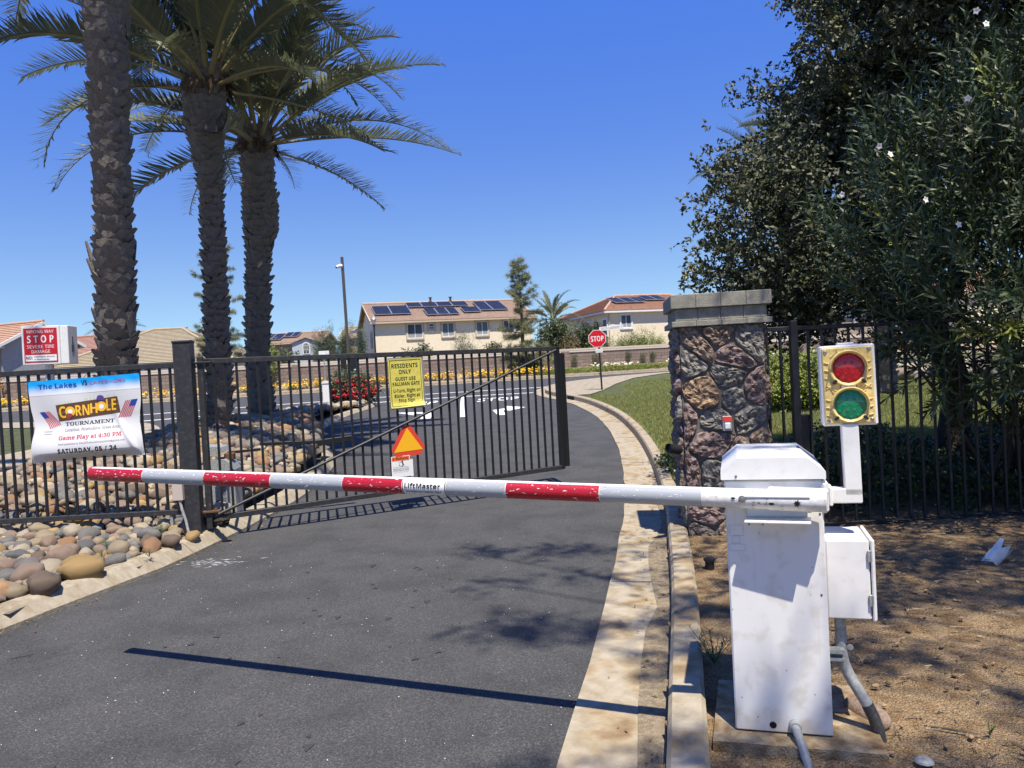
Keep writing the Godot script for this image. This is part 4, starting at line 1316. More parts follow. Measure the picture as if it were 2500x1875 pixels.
func build_operator() -> void:
	var o := thing("gate_operator", "weathered grey gate motor housing with domed top behind the gate post", "gate motor", Vector3(-3.30, .1, -8.62), .1)
	var b := Mb.new()
	b.prism(poly([-.17, 0, .175, 0, .165, .52, .13, .6, .06, .645, -.06, .645, -.165, .6]), .34, T(0, 0, .17))
	obj("housing", b, M.galvanised, o)
	var top := Mb.new()
	top.prism(poly([-.16, .70, -.02, .70, .06, .73, .04, .78, -.16, .80]), .3, T(0, 0, .15))
	obj("drive_head", top, M.galvanised, o)
	var g := Mb.new()
	g.box(Vector3(.09, .66, 0), Vector3(.1, .08, .12), .01)
	obj("gear", g, M.rust, o)
	var hl := Mb.new()
	hl.prism(poly([-.17, .1, -.13, .1, -.1, .2, -.13, .24, -.17, .24]), .005, T(0, 0, .176))
	obj("dark_patch", hl, M.print_grey, o)
	words("lettering", [["GATE OPERATOR", "bold", .3, -.07, .035, .42]], M.print_grey, o, Transform3D(Basis(Vector3(0, 1, 0), Vector3(-1, 0, 0), Vector3.BACK), Vector3(.0, .02, .174)))
	var a := Mb.new()
	a.box(Vector3(.22, .70, -.12), Vector3(.36, .03, .045), .004, rot(Vector3.BACK, .05))
	a.box(Vector3(.78, .74, -.34), Vector3(.85, .04, .04), .004, rot(Vector3.UP, .25) * rot(Vector3.BACK, -.05))
	a.box(Vector3(1.2, .73, -.44), Vector3(.42, .07, .05), .004, rot(Vector3.UP, .25) * rot(Vector3.BACK, .06))
	obj("swing_arm", a, M.iron, o)

# ------------------------------------------------------------------ banner
func banner_point(x: float, y: float) -> Vector3:        # x -0.55..0.55, y 0..0.82 on the flat cloth -> where the wind holds it
	var low := clampf(1.0 - y / .42, 0.0, 1.0)
	var bulge := .13 * sin(low * PI * .9) * low + .012 * sin(x * 9.0 + y * 6.0) * clampf(1.0 - absf(y - .45) / .5, 0, 1)
	var corner := pow(absf(x) / .55, 3.0)
	var pinch := 1.0 - .055 * exp(-pow((y - .36) / .14, 2.0))
	var fold := .018 * exp(-pow((x - .42 + (y - .2) * .5) / .03, 2.0)) * smoothstep(.6, .25, y)
	var under := smoothstep(.09, .0, y)
	return Vector3(x * pinch - .04 * corner * signf(x) * 0.0, y * (1 - .02) + .025 * under * 0.0 + .01 * x * x, bulge * (1.0 - .45 * corner) - .10 * under * (1 - corner) + fold + .006 * sin(x * 40.0) * exp(-pow((y - .8) / .06, 2.0)))

func build_banner() -> void:
	var t := thing("tournament_banner", "white cornhole tournament banner with a blue top edge tied to the left fence", "banner", Vector3(-4.185, .91, -7.565), 0)
	t.rotation.z = .026
	var f := func(x: float, y: float) -> Vector3: return banner_point(x, y)
	var mb := Mb.new()
	var grid := func(m: Mb, x0: float, x1: float, y0: float, y1: float, nx: int, ny: int, lift: float) -> void:
		for i in nx:
			for j in ny:
				var q := []
				var nn := []
				for c in [[i, j], [i + 1, j], [i + 1, j + 1], [i, j + 1]]:
					var px := lerpf(x0, x1, float(c[0]) / nx)
					var py := lerpf(y0, y1, float(c[1]) / ny)
					var n := (f.call(px + .004, py) - f.call(px - .004, py)).cross(f.call(px, py + .004) - f.call(px, py - .004)).normalized() as Vector3
					q.append(f.call(px, py) + n * lift); nn.append(n)
				m.squad(q[0], q[1], q[2], q[3], nn[0], nn[1], nn[2], nn[3])
	grid.call(mb, -.55, .55, 0.0, .82, 60, 50, 0.0)
	var cloth := obj("cloth", mb, M.banner_white, t)
	var sky := mat("ink_fade", Color.WHITE, .42)
	var im := Image.create(8, 128, false, Image.FORMAT_RGB8)
	for y in 128:
		for x in 8: im.set_pixel(x, y, Color(.0, .34, .80).lerp(Color(.76, .76, .78), smoothstep(.25, 1.0, y / 127.0)).linear_to_srgb())
	sky.albedo_texture = ImageTexture.create_from_image(im)
	sky.texture_repeat = false
	var sk := Mb.new()
	grid.call(sk, -.55, .55, .67, .82, 60, 10, .0012)
	for i in sk.v.size():
		sk.uv[i] = Vector2(.5, clampf((.805 - sk.v[i].y) / .148, 0.0, 1.0))
	obj("blue_edge", sk, sky, cloth)
	var lay := func(lift: float) -> Callable:
		return func(x: float, y: float) -> Vector3:
			var n := (f.call(x + .004, y) - f.call(x - .004, y)).cross(f.call(x, y + .004) - f.call(x, y - .004)).normalized() as Vector3
			return f.call(x, y) + n * lift
	var flat_poly := func(called: String, pts: Array, m: Material, lift: float) -> void:     # a printed patch, cut fine enough to follow the cloth
		var p := Mb.new()
		var pp := poly(pts)
		var bb := Rect2(pp[0], Vector2.ZERO)
		for q in pp: bb = bb.expand(q)
		var s := .035
		var x := bb.position.x
		while x < bb.end.x:
			var y := bb.position.y
			while y < bb.end.y:
				for part in Geometry2D.intersect_polygons(pp, poly([x, y, x + s, y, x + s, y + s, x, y + s])):
					var idx := Geometry2D.triangulate_polygon(part)
					for i in range(0, idx.size(), 3):
						var w: Callable = lay.call(lift)
						p.face(w.call(part[idx[i]].x, part[idx[i]].y), w.call(part[idx[i + 1]].x, part[idx[i + 1]].y), w.call(part[idx[i + 2]].x, part[idx[i + 2]].y), Vector3.BACK)
				y += s
			x += s
		obj(called, p, m, cloth)
	words("heading", [["The Lakes", "bolditalic", -.26, .735, .047, .37]], M.ink_blue, cloth, Transform3D.IDENTITY, lay.call(.003))
	words("heading", [["VS", "bold", .0, .745, .05, .062]], M.print_black, cloth, Transform3D.IDENTITY, lay.call(.003))
	words("heading", [["LAKESHORE", "italic", .235, .747, .033, .35]], M.ink_red, cloth, Transform3D.IDENTITY, lay.call(.003))
	# printed plank with the game's name, grass behind it, bags and two flags
	for i in 90:
		var gx := R(-.285, .285)
		var hgt := R(.02, .055)
		if i < 60: flat_poly.call("printed_grass", [gx - .003, .58 + gx * .07, gx + .003, .58 + gx * .07, gx + R(-.012, .012), .59 + hgt + gx * .07], M.ink_green, .0014) if i % 2 == 0 else null
	flat_poly.call("printed_plank", [-.29, .40, .345, .445, .315, .61, -.295, .565], M.ink_plank, .002)
	flat_poly.call("printed_plank_grain", [-.292, .475, .33, .525, .328, .54, -.292, .488], M.ink_plank_light, .0026)
	words("printed_title", [["C", "bold", -.235, .432, .115, .07], ["RN", "bold", -.035, .445, .105, .135], ["H", "bold", .075, .458, .10, .07], ["LE", "bold", .25, .472, .115, .10]], M.ink_yellow, cloth, Transform3D.IDENTITY, lay.call(.0034))
	for c in [[-.155, .493], [.152, .52]]:
		var disc := []
		var hole := []
		for k in 20:
			disc.append_array([c[0] + cos(TAU * k / 20) * .05, c[1] + sin(TAU * k / 20) * .05])
			hole.append_array([c[0] + cos(TAU * k / 20) * .024, c[1] + sin(TAU * k / 20) * .024])
		flat_poly.call("printed_ring", disc, M.ink_yellow, .004)
		flat_poly.call("printed_hole", hole, M.ink_white, .0046)
	flat_poly.call("printed_bag", [-.2, .41, -.165, .42, -.13, .455, -.15, .475, -.19, .475], M.ink_maroon, .005)
	flat_poly.call("printed_bag", [.1, .585, .185, .575, .18, .62, .15, .635, .12, .63], M.ink_purple, .005)
	for q in [[Vector2(-.47, .505), Vector2(-.375, .51), Vector2(-.27, .368), Vector2(-.385, .33), 0.0], [Vector2(.40, .56), Vector2(.52, .566), Vector2(.455, .395), Vector2(.325, .392), .5]]:
		var at := func(a: float, b: float) -> Vector2: return (q[0] as Vector2).lerp(q[1], a).lerp((q[3] as Vector2).lerp(q[2], a), b)
		var strip := func(a0: float, a1: float, b0: float, b1: float) -> Array:
			var out := []
			for c in [[a0, b0], [a1, b0], [a1, b1], [a0, b1]]:
				var w: Vector2 = at.call(c[0], c[1])
				out.append_array([w.x, w.y])
			return out
		for k in 7: flat_poly.call("printed_flag_stripe", strip.call(k / 6.5, (k + .5) / 6.5, 0.0, 1.0), M.ink_red, .002)
		flat_poly.call("printed_flag_canton", strip.call(q[4], q[4] + .5, 0.0, .36), M.ink_blue, .003)
	words("lettering", [["TOURNAMENT", "serifbold", .03, .352, .036, .50], ["SATURDAY, 05 / 24", "bold", .015, .082, .045, .58]], M.print_black, cloth, Transform3D.IDENTITY, lay.call(.003))
	words("lettering", [["Location: Pinehollow Grass Area", "serif", .06, .295, .027, .56]], M.print_grey, cloth, Transform3D.IDENTITY, lay.call(.003))
	words("lettering", [["Game Play at 4:30 PM", "serifbold", .04, .215, .038, .63]], M.ink_red, cloth, Transform3D.IDENTITY, lay.call(.003))
	words("lettering", [["Send questions to: EmailTheSocialCommittee@gmail.com", "serifitalic", .06, .165, .017, .66], ["Scan Below", "serif", -.40, .30, .013, .085], ["to Register", "serif", -.40, .275, .013, .085]], M.print_grey, cloth, Transform3D.IDENTITY, lay.call(.003))
	for p in [[-.545, .815], [.0, .815], [.545, .815], [-.48, .01], [.06, .0], [.54, .03]]:
		var b := Mb.new()
		var o: Vector3 = f.call(p[0], p[1])
		b.tube([o + Vector3(0, 0, .003), o + Vector3(.015, .02, .0), o + Vector3(.03 * signf(p[0] + .01), .045 if p[1] > .5 else -.02, -.02), Vector3(o.x + .05 * signf(p[0] + .01), o.y + (.06 if p[1] > .5 else .0), -.03)], .0022, 6)
		obj("tie", b, M.print_black, t)

# ------------------------------------------------------------------ signs and posts
func build_signs() -> void:
	# lit cabinet that warns of wrong way driving, on its own pole among the stones
	var w := thing("wrong_way_sign", "white boxed sign on a pole warning WRONG WAY STOP in white on red", "sign", Vector3(-6.38, 2.23, -10.5), .06)
	w.rotation.z = -.012
	var bx := Mb.new()
	bx.box(Vector3(.05, 0, -.14), Vector3(.60, .52, .26), .006)
	obj("case", bx, M.white_paint, w)
	var fr := Mb.new()
	fr.box(Vector3(0, 0, .0), Vector3(.5, .525, .03), .005)
	obj("frame", fr, M.white_paint, w)
	var pn := Mb.new()
	pn.box(Vector3(0, 0, .017), Vector3(.44, .465, .004))
	var po := obj("panel", pn, M.sign_red, w)
	var ls := Mb.new()
	ls.box(Vector3(0, -.173, .0202), Vector3(.41, .085, .002))
	obj("white_strip", ls, M.sign_white, po)
	words("lettering", [["WRONG WAY", "sans", .0, .165, .042, .36], ["S T O P", "bold", 0, .035, .098, .35], ["SEVERE TIRE", "sans", .0, -.04, .043, .36], ["DAMAGE", "sans", .0, -.107, .043, .245]], M.sign_white, po, T(0, 0, .0202))
	words("small_lettering", [["NO:", "bold", -.155, -.19, .04, .085], ["Pedestrians, Bicycles", "bold", .045, -.163, .015, .27], ["or Motorcycles.", "bold", .01, -.2, .016, .2]], M.print_black, po, T(0, 0, .0222))
	var lt := Mb.new()
	lt.box(Vector3(.352, .06, -.12), Vector3(.012, .11, .03), .003)
	lt.box(Vector3(.352, -.05, -.12), Vector3(.004, .1, .06), .001)
	obj("latch", lt, M.steel, w)
	var pl := Mb.new()
	pl.tube([Vector3(.03, -.26, -.12), Vector3(.03, -2.0, -.12)], .055, 14)
	obj("pole", pl, M.white_paint, w)
	# stop sign with the street name blade
	var z := -27.6
	var s := thing("stop_sign", "red octagonal STOP sign on a black post at the pavement corner", "sign", Vector3(3.22, gy(z) + .15, z), 0)
	s.rotation.z = .018
	var ph := 2.45
	var pst := Mb.new()
	pst.tube([Vector3(0, 0, -.03), Vector3(0, ph, -.03)], .032, 10)
	obj("post", pst, M.black_plastic, s)
	var oct := PackedVector2Array()
	var oct2 := PackedVector2Array()
	for i in 8:
		oct.append(Vector2.from_angle(TAU * (i + .5) / 8) * .335)
		oct2.append(Vector2.from_angle(TAU * (i + .5) / 8) * .315)
	var a := Mb.new()
	a.prism(oct, .004, T(-.05, 1.85, .01))
	obj("white_rim", a, M.sign_white, s)
	var b := Mb.new()
	b.prism(oct2, 0, T(-.05, 1.85, .0125))
	obj("red_face", b, M.stop_red, s)
	words("lettering", [["STOP", "bold", -.05, 1.75, .19, .46]], M.sign_white, s, T(0, 0, .015))
	var c := Mb.new()
	c.box(Vector3(-.01, 1.41, .01), Vector3(.25, .13, .004))
	obj("lower_plate", c, M.sign_white, s)
	words("plate_lettering", [["CROSS TRAFFIC", "sans", -.01, 1.42, .03, .2], ["DOES NOT STOP", "sans", -.01, 1.37, .03, .2]], M.print_grey, s, T(0, 0, .0135))
	var n := thing("street_name_sign", "white street name blade above the red stop sign", "street sign", Vector3(3.2, gy(z) + 2.33, z), -.12)
	n.rotation.z = .05
	var d := Mb.new()
	d.box(Vector3(.46, 0, 0), Vector3(.86, .14, .006), .001)
	var ar := PackedVector2Array()
	for i in 9: ar.append(Vector2(.5 + cos(PI * i / 8) * .13, .07 + sin(PI * i / 8) * .055))
	d.prism(ar, .005, T(0, 0, .002))
	obj("blade", d, M.sign_white, n)
	words("lettering", [["SOUTH LAKEFRONT", "serif", .42, -.035, .075, .66], ["DR", "serif", .83, .0, .035, .07]], M.print_grey, n, T(0, 0, .0045))
	# tall camera pole in the island's nose, with black boxes on it
	z = -28.4
	var k := thing("camera_pole", "tall dark metal pole with a white security camera near its top", "pole", Vector3(-5.95, gy(z), z), 0)
	k.rotation.z = .01
	var kp := Mb.new()
	kp.box(Vector3(0, 2.75, 0), Vector3(.095, 5.5, .095), .01)
	obj("shaft", kp, mat("pole_brown", Color(.07, .062, .056), .6), k)
	var cam := Mb.new()
	cam.tube([Vector3(-.2, 5.12, .12), Vector3(-.1, 5.17, .05), Vector3(.0, 5.18, .05)], [.055, .06, .05], 12)
	cam.blob(Vector3(-.06, 5.16, .06), Vector3(.085, .075, .085), 12, 8)
	var co := obj("camera", cam, M.sign_white, k)
	var lens := Mb.new()
	lens.blob(Vector3(-.2, 5.11, .13), Vector3(.035, .035, .02), 10, 6)
	obj("lens", lens, M.black_plastic, co)
	var bb := Mb.new()
	bb.box(Vector3(-.19, 1.5, .06), Vector3(.2, .52, .12), .01); bb.box(Vector3(.16, 1.5, .06), Vector3(.24, .52, .12), .01)
	obj("dark_box", bb, M.black_plastic, k)
	var g1 := Mb.new()
	g1.box(Vector3(.17, 1.07, .02), Vector3(.2, .34, .1), .008)
	obj("grey_box", g1, M.aluminium, k)
	var em := Mb.new()
	em.lathe([Vector2(.0001, 0), Vector2(.03, 0)], 14, T(.23, 1.33, .124, rot(Vector3.RIGHT, PI / 2)))
	obj("round_mark", em, M.sign_white, k)
	# pair of small sign backs left of it
	var v := thing("small_sign", "pair of small white sign backs on a thin post left of the camera pole", "sign", Vector3(-6.75, gy(-27.9), -27.9), 0)
	var vp := Mb.new()
	vp.tube([Vector3(0, 0, 0), Vector3(0, 1.95, 0)], .02, 8)
	obj("post", vp, M.galvanised, v)
	for q in [[-.085, .25], [.1, -.3]]:
		var m := Mb.new()
		m.box(Vector3(q[0], 1.95, 0), Vector3(.2, .26, .01), .003, rot(Vector3.UP, q[1]))
		obj("plate", m, M.sign_white, v)
	var bo := thing("bollard", "white square bollard with a pyramid top in front of the red flowers", "bollard", Vector3(-6.43, gy(-26.7) + .1, -26.7), .2)
	var bm := Mb.new()
	bm.box(Vector3(0, .42, 0), Vector3(.3, .84, .3), .012)
	obj("shaft", bm, M.white_paint, bo)
	var bt := Mb.new()
	bt.prism(poly([-.17, .84, .17, .84, .17, .87, .08, .93, -.08, .93, -.17, .87]), .34, T(0, 0, .17))
	obj("cap", bt, M.white_paint, bo)
	# street lamps: a lantern on a dark post
	var lamp := thing("street_lamp", "black post street lamp with glass lantern left of the cream house", "street lamp", Vector3(-7.7, gy(-44) + .15, -44), 0, "lantern street lamps along the cross street")
	var lp := Mb.new()
	lp.lathe([Vector2(.0, 0), Vector2(.17, 0), Vector2(.17, .1), Vector2(.1, .25), Vector2(.065, .6), Vector2(.05, 1.2), Vector2(.045, 3.3), Vector2(.09, 3.34), Vector2(.09, 3.38), Vector2(.04, 3.42)], 12)
	obj("post", lp, M.black_plastic, lamp)
	var lg := Mb.new()
	lg.lathe([Vector2(.07, 3.42), Vector2(.16, 3.68), Vector2(.15, 3.7), Vector2(.1, 3.72), Vector2(.0001, 3.72)], 12)
	obj("lantern", lg, mat("lantern_glass", Color(.55, .56, .57), .25), lamp)
	var lc := Mb.new()
	lc.lathe([Vector2(.175, 3.7), Vector2(.13, 3.8), Vector2(.05, 3.86), Vector2(.02, 3.95), Vector2(.0001, 3.97)], 12)
	obj("lantern_cap", lc, M.aluminium, lamp)
	copy_of(lamp, Vector3(17.6, gy(-43) + .15, -45.2), .4, "street lamp with a pale square lantern seen above the right fence", "street_lamp")

# ------------------------------------------------------------------ houses
func roof_plane(mb: Mb, a: Vector3, b: Vector3, c: Vector3, d: Vector3, course := 0.36) -> void:    # eave left, eave right, ridge right, ridge left; laid in stepped courses
	var n := (b - a).cross(d - a if d.distance_to(a) > .01 else c - a).normalized()
	if n.y < 0: n = -n
	var len := maxf((d - a).length(), (c - b).length())
	var rows := maxi(2, int(len / course))
	for i in rows:
		var v0 := float(i) / rows
		var v1 := float(i + 1) / rows
		var p := a.lerp(d, v0) + n * .075
		var q := b.lerp(c, v0) + n * .075
		var r := b.lerp(c, v1) + n * .02
		var s := a.lerp(d, v1) + n * .02
		mb.quad(p, q, r, s, n)
		mb.quad(a.lerp(d, v0), b.lerp(c, v0), q, p)

func window_at(parent: Node, x0: float, x1: float, y0: float, y1: float, trim: Material, at: Transform3D, bars := 1, cross := false) -> void:
	var mb := Mb.new()
	var t := .13
	var c := Vector3((x0 + x1) / 2, (y0 + y1) / 2, .03)
	mb.box(Vector3(x0 - t / 2, c.y, .03), Vector3(t, y1 - y0 + 2 * t, .1)); mb.box(Vector3(x1 + t / 2, c.y, .03), Vector3(t, y1 - y0 + 2 * t, .1))
	mb.box(Vector3(c.x, y1 + t / 2, .03), Vector3(x1 - x0, t, .098)); mb.box(Vector3(c.x, y0 - t / 2, .04), Vector3(x1 - x0 + .1, t, .13))
	var o := obj("window", mb, trim, parent, at)
	var p := Mb.new()
	p.box(Vector3(c.x, c.y, .012), Vector3(x1 - x0, y1 - y0, .02))
	obj("pane", p, M.pane, o)
	var bl := Mb.new()
	bl.box(Vector3(c.x - (x1 - x0) * .0, y0 + (y1 - y0) * .18, .0245), Vector3(x1 - x0 - .06, (y1 - y0) * .34, .003))
	obj("blind", bl, M.blind, o)
	var f := Mb.new()
	for e in [[c.x, y0 + .03, x1 - x0, .06], [c.x, y1 - .03, x1 - x0, .06]]: f.box(Vector3(e[0], e[1], .032), Vector3(e[2], e[3], .03))
	for e in [x0 + .03, x1 - .03]: f.box(Vector3(e, c.y, .032), Vector3(.06, y1 - y0 - .12, .029))
	for i in bars: f.box(Vector3(lerpf(x0, x1, (i + 1.0) / (bars + 1)), c.y, .032), Vector3(.06, y1 - y0 - .12, .028))
	if cross: f.box(Vector3(c.x, c.y, .032), Vector3(x1 - x0 - .12, .05, .027))
	obj("frame", f, M.trim_white, o)

# a house: front along local x, depth towards -z; gable roof with its ridge along x, or hip
func house(label: String, at: Vector3, yaw: float, w: float, d: float, eave: float, rise: float, hip: bool, wall: Material, roof: Material, trim: Material, windows: Array, hip_run := -1.0) -> Node3D:
	var h := thing("house", label, "house", at, yaw)
	var wm := Mb.new()
	wm.box(Vector3(w / 2, eave / 2 - .5, -d / 2), Vector3(w, eave + 1.0, d))
	if not hip:
		for x in [0.0, w]: wm.face(Vector3(x, eave, 0), Vector3(x, eave, -d), Vector3(x, eave + rise * .97, -d / 2), Vector3(-1 if x == 0 else 1, 0, 0))
	obj("wall", wm, wall, h)
	var o := .45
	var drop := rise / (d / 2) * o
	var rm := Mb.new()
	var e := eave - drop
	var run: float = hip_run if hip_run > 0 else d / 2
	var xl := (run if hip else -o + .0)
	var xr := (w - run if hip else w + o)
	var rl := Vector3(xl, eave + rise, -d / 2)
	var rr := Vector3(xr, eave + rise, -d / 2)
	roof_plane(rm, Vector3(-o, e, o), Vector3(w + o, e, o), rr, rl)
	roof_plane(rm, Vector3(w + o, e, -d - o), Vector3(-o, e, -d - o), rl, rr)
	if hip:
		roof_plane(rm, Vector3(-o, e, -d - o), Vector3(-o, e, o), rl, rl)
		roof_plane(rm, Vector3(w + o, e, o), Vector3(w + o, e, -d - o), rr, rr)
	var ro := obj("roof", rm, roof, h)
	var cap := Mb.new()
	cap.tube([rl + Vector3(0, .07, 0), rr + Vector3(0, .07, 0)], .13, 8)
	if hip:
		for q in [[Vector3(-o, e, o), rl], [Vector3(-o, e, -d - o), rl], [Vector3(w + o, e, o), rr], [Vector3(w + o, e, -d - o), rr]]: cap.tube([q[0] + Vector3(0, .08, 0), q[1] + Vector3(0, .07, 0)], .12, 8)
	obj("ridge_tiles", cap, roof, ro)
	var fm := Mb.new()
	fm.box(Vector3(w / 2, e - .06, o - .03), Vector3(w + 2 * o, .2, .06))
	fm.box(Vector3(w / 2, e - .06, -d - o + .03), Vector3(w + 2 * o, .2, .06))
	fm.box(Vector3(w / 2, e - .14, o / 2), Vector3(w + 2 * o - .1, .04, o))
	if hip:
		for x in [-o + .03, w + o - .03]: fm.box(Vector3(x, e - .06, -d / 2), Vector3(.06, .2, d + 2 * o - .12))
	else:
		for x in [-o + .03, w + o - .03]:
			for s in [-1, 1]:
				var p := Vector3(x, e - .02, -d / 2 + s * (d / 2 + o))
				var q := Vector3(x, eave + rise - .06, -d / 2)
				fm.box((p + q) / 2, Vector3(.08, p.distance_to(q), .22), 0, Basis(Vector3.RIGHT, (q - p).normalized(), Vector3.RIGHT.cross((q - p).normalized())))
	obj("fascia", fm, trim, ro)
	for q in windows: window_at(h, q[0], q[1], q[2], q[3], trim, T(0, 0, 0), q[4] if q.size() > 4 else 1, q.size() > 5)
	return h

# panels on the front slope: [x0, x1, from, to] with from/to as shares of the way up the slope
func solar(h: Node3D, d: float, eave: float, rise: float, list: Array) -> void:
	for q in list:
		var p := func(x: float, f: float) -> Vector3: return Vector3(x, eave + rise * f, -d / 2 * f)
		var y: Vector3 = (p.call(0, 1) - p.call(0, 0)).normalized()
		var n := Vector3.RIGHT.cross(y)
		var len: float = (p.call(0, q[3]) - p.call(0, q[2])).length()
		var c: Vector3 = (p.call(q[0], q[2]) + p.call(q[1], q[3])) / 2 + n * .22
		var m := Mb.new()
		m.box(c, Vector3(q[1] - q[0] - .04, len, .05), 0, Basis(Vector3.RIGHT, y, n))
		var o := obj("solar_panel", m, M.solar_cell, h)
		var f := Mb.new()
		for s in [-1, 1]:
			f.box(c + Vector3.RIGHT * s * (q[1] - q[0]) / 2 + n * .012, Vector3(.04, len + .03, .05), 0, Basis(Vector3.RIGHT, y, n))
			f.box(c + y * s * len / 2 + n * .010, Vector3(q[1] - q[0] - .05, .03, .05), 0, Basis(Vector3.RIGHT, y, n))
		for k in int(len / .28) - 1:
			f.box(c + y * (-len / 2 + .28 * (k + 1)) + n * .026, Vector3(q[1] - q[0] - .05, .008, .004), 0, Basis(Vector3.RIGHT, y, n))
		for s in [-.7, .7]: f.box(c + Vector3.RIGHT * s * (q[1] - q[0]) / 2 - y * (len / 2 - .15) - n * .12, Vector3(.05, .05, .22), 0, Basis(Vector3.RIGHT, y, n))
		obj("panel_frame", f, M.solar_frame, o)

func build_houses() -> void:
	var k := 1.3
	# the block wall along the far side, with its two-step cap
	var wl := thing("block_wall", "long tan block wall with a pale cap beyond the cross street", "wall", Vector3(0, 0, 0))
	var wb := Mb.new()
	var cp := Mb.new()
	var pts := [Vector2(-70, -36), Vector2(0, -50), Vector2(70, -64)]
	for i in 2:
		var a: Vector2 = pts[i]
		var b: Vector2 = pts[i + 1]
		var n := Vector2((b - a).y, -(b - a).x).normalized()
		var top := func(q: Vector2) -> float: return 2.22 + clampf((q.x + 20) / 200.0, -.1, .2)
		var f := func(q: Vector2, off: float, y: float) -> Vector3: return Vector3(q.x + n.x * off, y, q.y + n.y * off)
		for s in [0.0, .2]: wb.quad(f.call(a, s, 0), f.call(b, s, 0), f.call(b, s, top.call(b)), f.call(a, s, top.call(a)))
		for st in [[-.04, .24, 0.0, .11], [-.015, .215, .13, .24]]:
			for s in [st[0], st[1]]: cp.quad(f.call(a, s, top.call(a) + st[2]), f.call(b, s, top.call(b) + st[2]), f.call(b, s, top.call(b) + st[3]), f.call(a, s, top.call(a) + st[3]))
			for y in [st[2], st[3]]: cp.quad(f.call(a, st[0], top.call(a) + y), f.call(b, st[0], top.call(b) + y), f.call(b, st[1], top.call(b) + y), f.call(a, st[1], top.call(a) + y))
	obj("wall_face", wb, M.block_wall, wl)
	obj("cap", cp, M.cap_block, wl)
	for q in [[-13.2, -47.3], [3.6, -50.65], [-27, -44.5], [14, -52.7]]:
		var pm := Mb.new()
		pm.box(Vector3(q[0], 1.4, q[1]), Vector3(.5, 2.0, .3), 0, rot(Vector3.UP, .197))
		obj("pilaster", pm, M.block_wall, wl)
	# cream house with solar panels, left of centre
	var base := gy(-68.25)
	var ev := 6.28 - base
	var yw := deg_to_rad(16)
	var wins := []
	for q in [[2.2, 3.27, 3.9, 5.0, 1], [3.7, 4.1, 4.42, 5.0, 0, 1], [4.64, 5.5, 3.93, 5.0, 1], [7.1, 7.95, 3.93, 5.0, 1], [9.1, 9.9, 4.0, 5.02, 1]]:
		var r := [q[0] * k, q[1] * k, 1.6 + (q[2] - 1.6) * k - base, 1.6 + (q[3] - 1.6) * k - base - .12, q[4]]
		if q.size() > 5: r.append(1)
		wins.append(r)
	var h1 := house("cream two storey house with brown tile roof and ten solar panels above the gate", Vector3(-11.88, base, -68.25), yw, 14.6, 12.4, ev, 2.0, false, M.stucco_cream, M.tile_brown, M.trim_tan, wins)
	solar(h1, 12.4, ev, 2.0, [[.25, 1.75, .22, .72], [1.8, 3.55, .22, .72], [3.6, 5.0, .62, .9], [5.05, 6.5, .62, .9], [6.55, 7.95, .62, .9], [8.0, 9.5, .62, .9], [4.9, 5.9, .12, .5], [5.95, 6.95, .12, .5], [7.0, 7.9, .12, .5], [8.5, 10.1, .22, .52], [10.2, 11.4, .3, .85], [11.45, 12.9, .3, .85]])
	for x in [6.2, 8.2]:
		var vent := Mb.new()
		vent.tube([Vector3(x, ev + 1.9, -6.0), Vector3(x, ev + 2.5, -6.0)], .1, 8); vent.box(Vector3(x, ev + 2.5, -6.0), Vector3(.3, .08, .3))
		obj("roof_vent", vent, M.rust, h1)
	var sw := Mb.new()
	window_at(h1, 4.5, 5.6, ev - 2.2, ev - .9, M.trim_tan, Transform3D(rot(Vector3.UP, -PI / 2), Vector3(0, 0, -8)))
	# right of it: cream house with an orange hip roof
	base = gy(-70.2)
	ev = 6.28 - base
	var h2 := house("cream two storey house with orange hip roof right of the stop sign", Vector3(8.99, base, -70.2), deg_to_rad(16), 13, 12.5, ev, 1.75, true, M.stucco_cream, M.tile_orange, M.trim_white, [[1.32, 2.36, 1.6 + 2.3 * k - base, 1.6 + 3.3 * k - base - .1, 1], [9.0, 10.4, 1.6 + 2.3 * k - base, 1.6 + 3.3 * k - base - .1, 1]], 3.6)
	solar(h2, 12.5, ev, 1.75, [[1.9, 3.0, .36, .72], [3.05, 4.15, .36, .72], [4.2, 5.0, .36, .72], [5.5, 6.6, .5, .85], [6.65, 7.7, .5, .85]])
	window_at(h2, 3.2, 4.1, ev - 2.3, ev - .8, M.trim_white, Transform3D(rot(Vector3.UP, -PI / 2), Vector3(0, 0, -8.2)), 0, true)
	window_at(h2, 3.2, 4.1, ev - 2.3, ev - .8, M.trim_white, Transform3D(rot(Vector3.UP, -PI / 2), Vector3(0, 0, -5.6 - 3.6 + 5.0)), 0, true)
	var dp := Mb.new()
	dp.tube([Vector3(.12, 0, .08), Vector3(.12, ev - .4, .08), Vector3(.12, ev - .25, .3)], .05, 8)
	obj("downpipe", dp, M.trim_tan, h2)
	# blue stucco house far left with an arched window
	base = gy(-85)
	var h3 := house("blue grey stucco house with an arched window in its front gable", Vector3(-28.6, base, -86.4), 0, 7.2, 8, 3.8, 1.15, false, M.stucco_tan, M.tile_brown, M.trim_tan, [])
	solar(h3, 8, 3.8, 1.15, [[.5, 1.6, .15, .8], [1.65, 2.75, .15, .8], [2.8, 3.6, .4, .92], [3.65, 4.4, .4, .92]])
	var bay := Mb.new()
	bay.prism(poly([0, -1, 3.15, -1, 3.15, 3.55, 1.57, 4.05, 0, 3.6]), 2.4, T(4.45, 0, 1.0))
	obj("front_gable", bay, M.stucco_blue, h3)
	var gr := Mb.new()
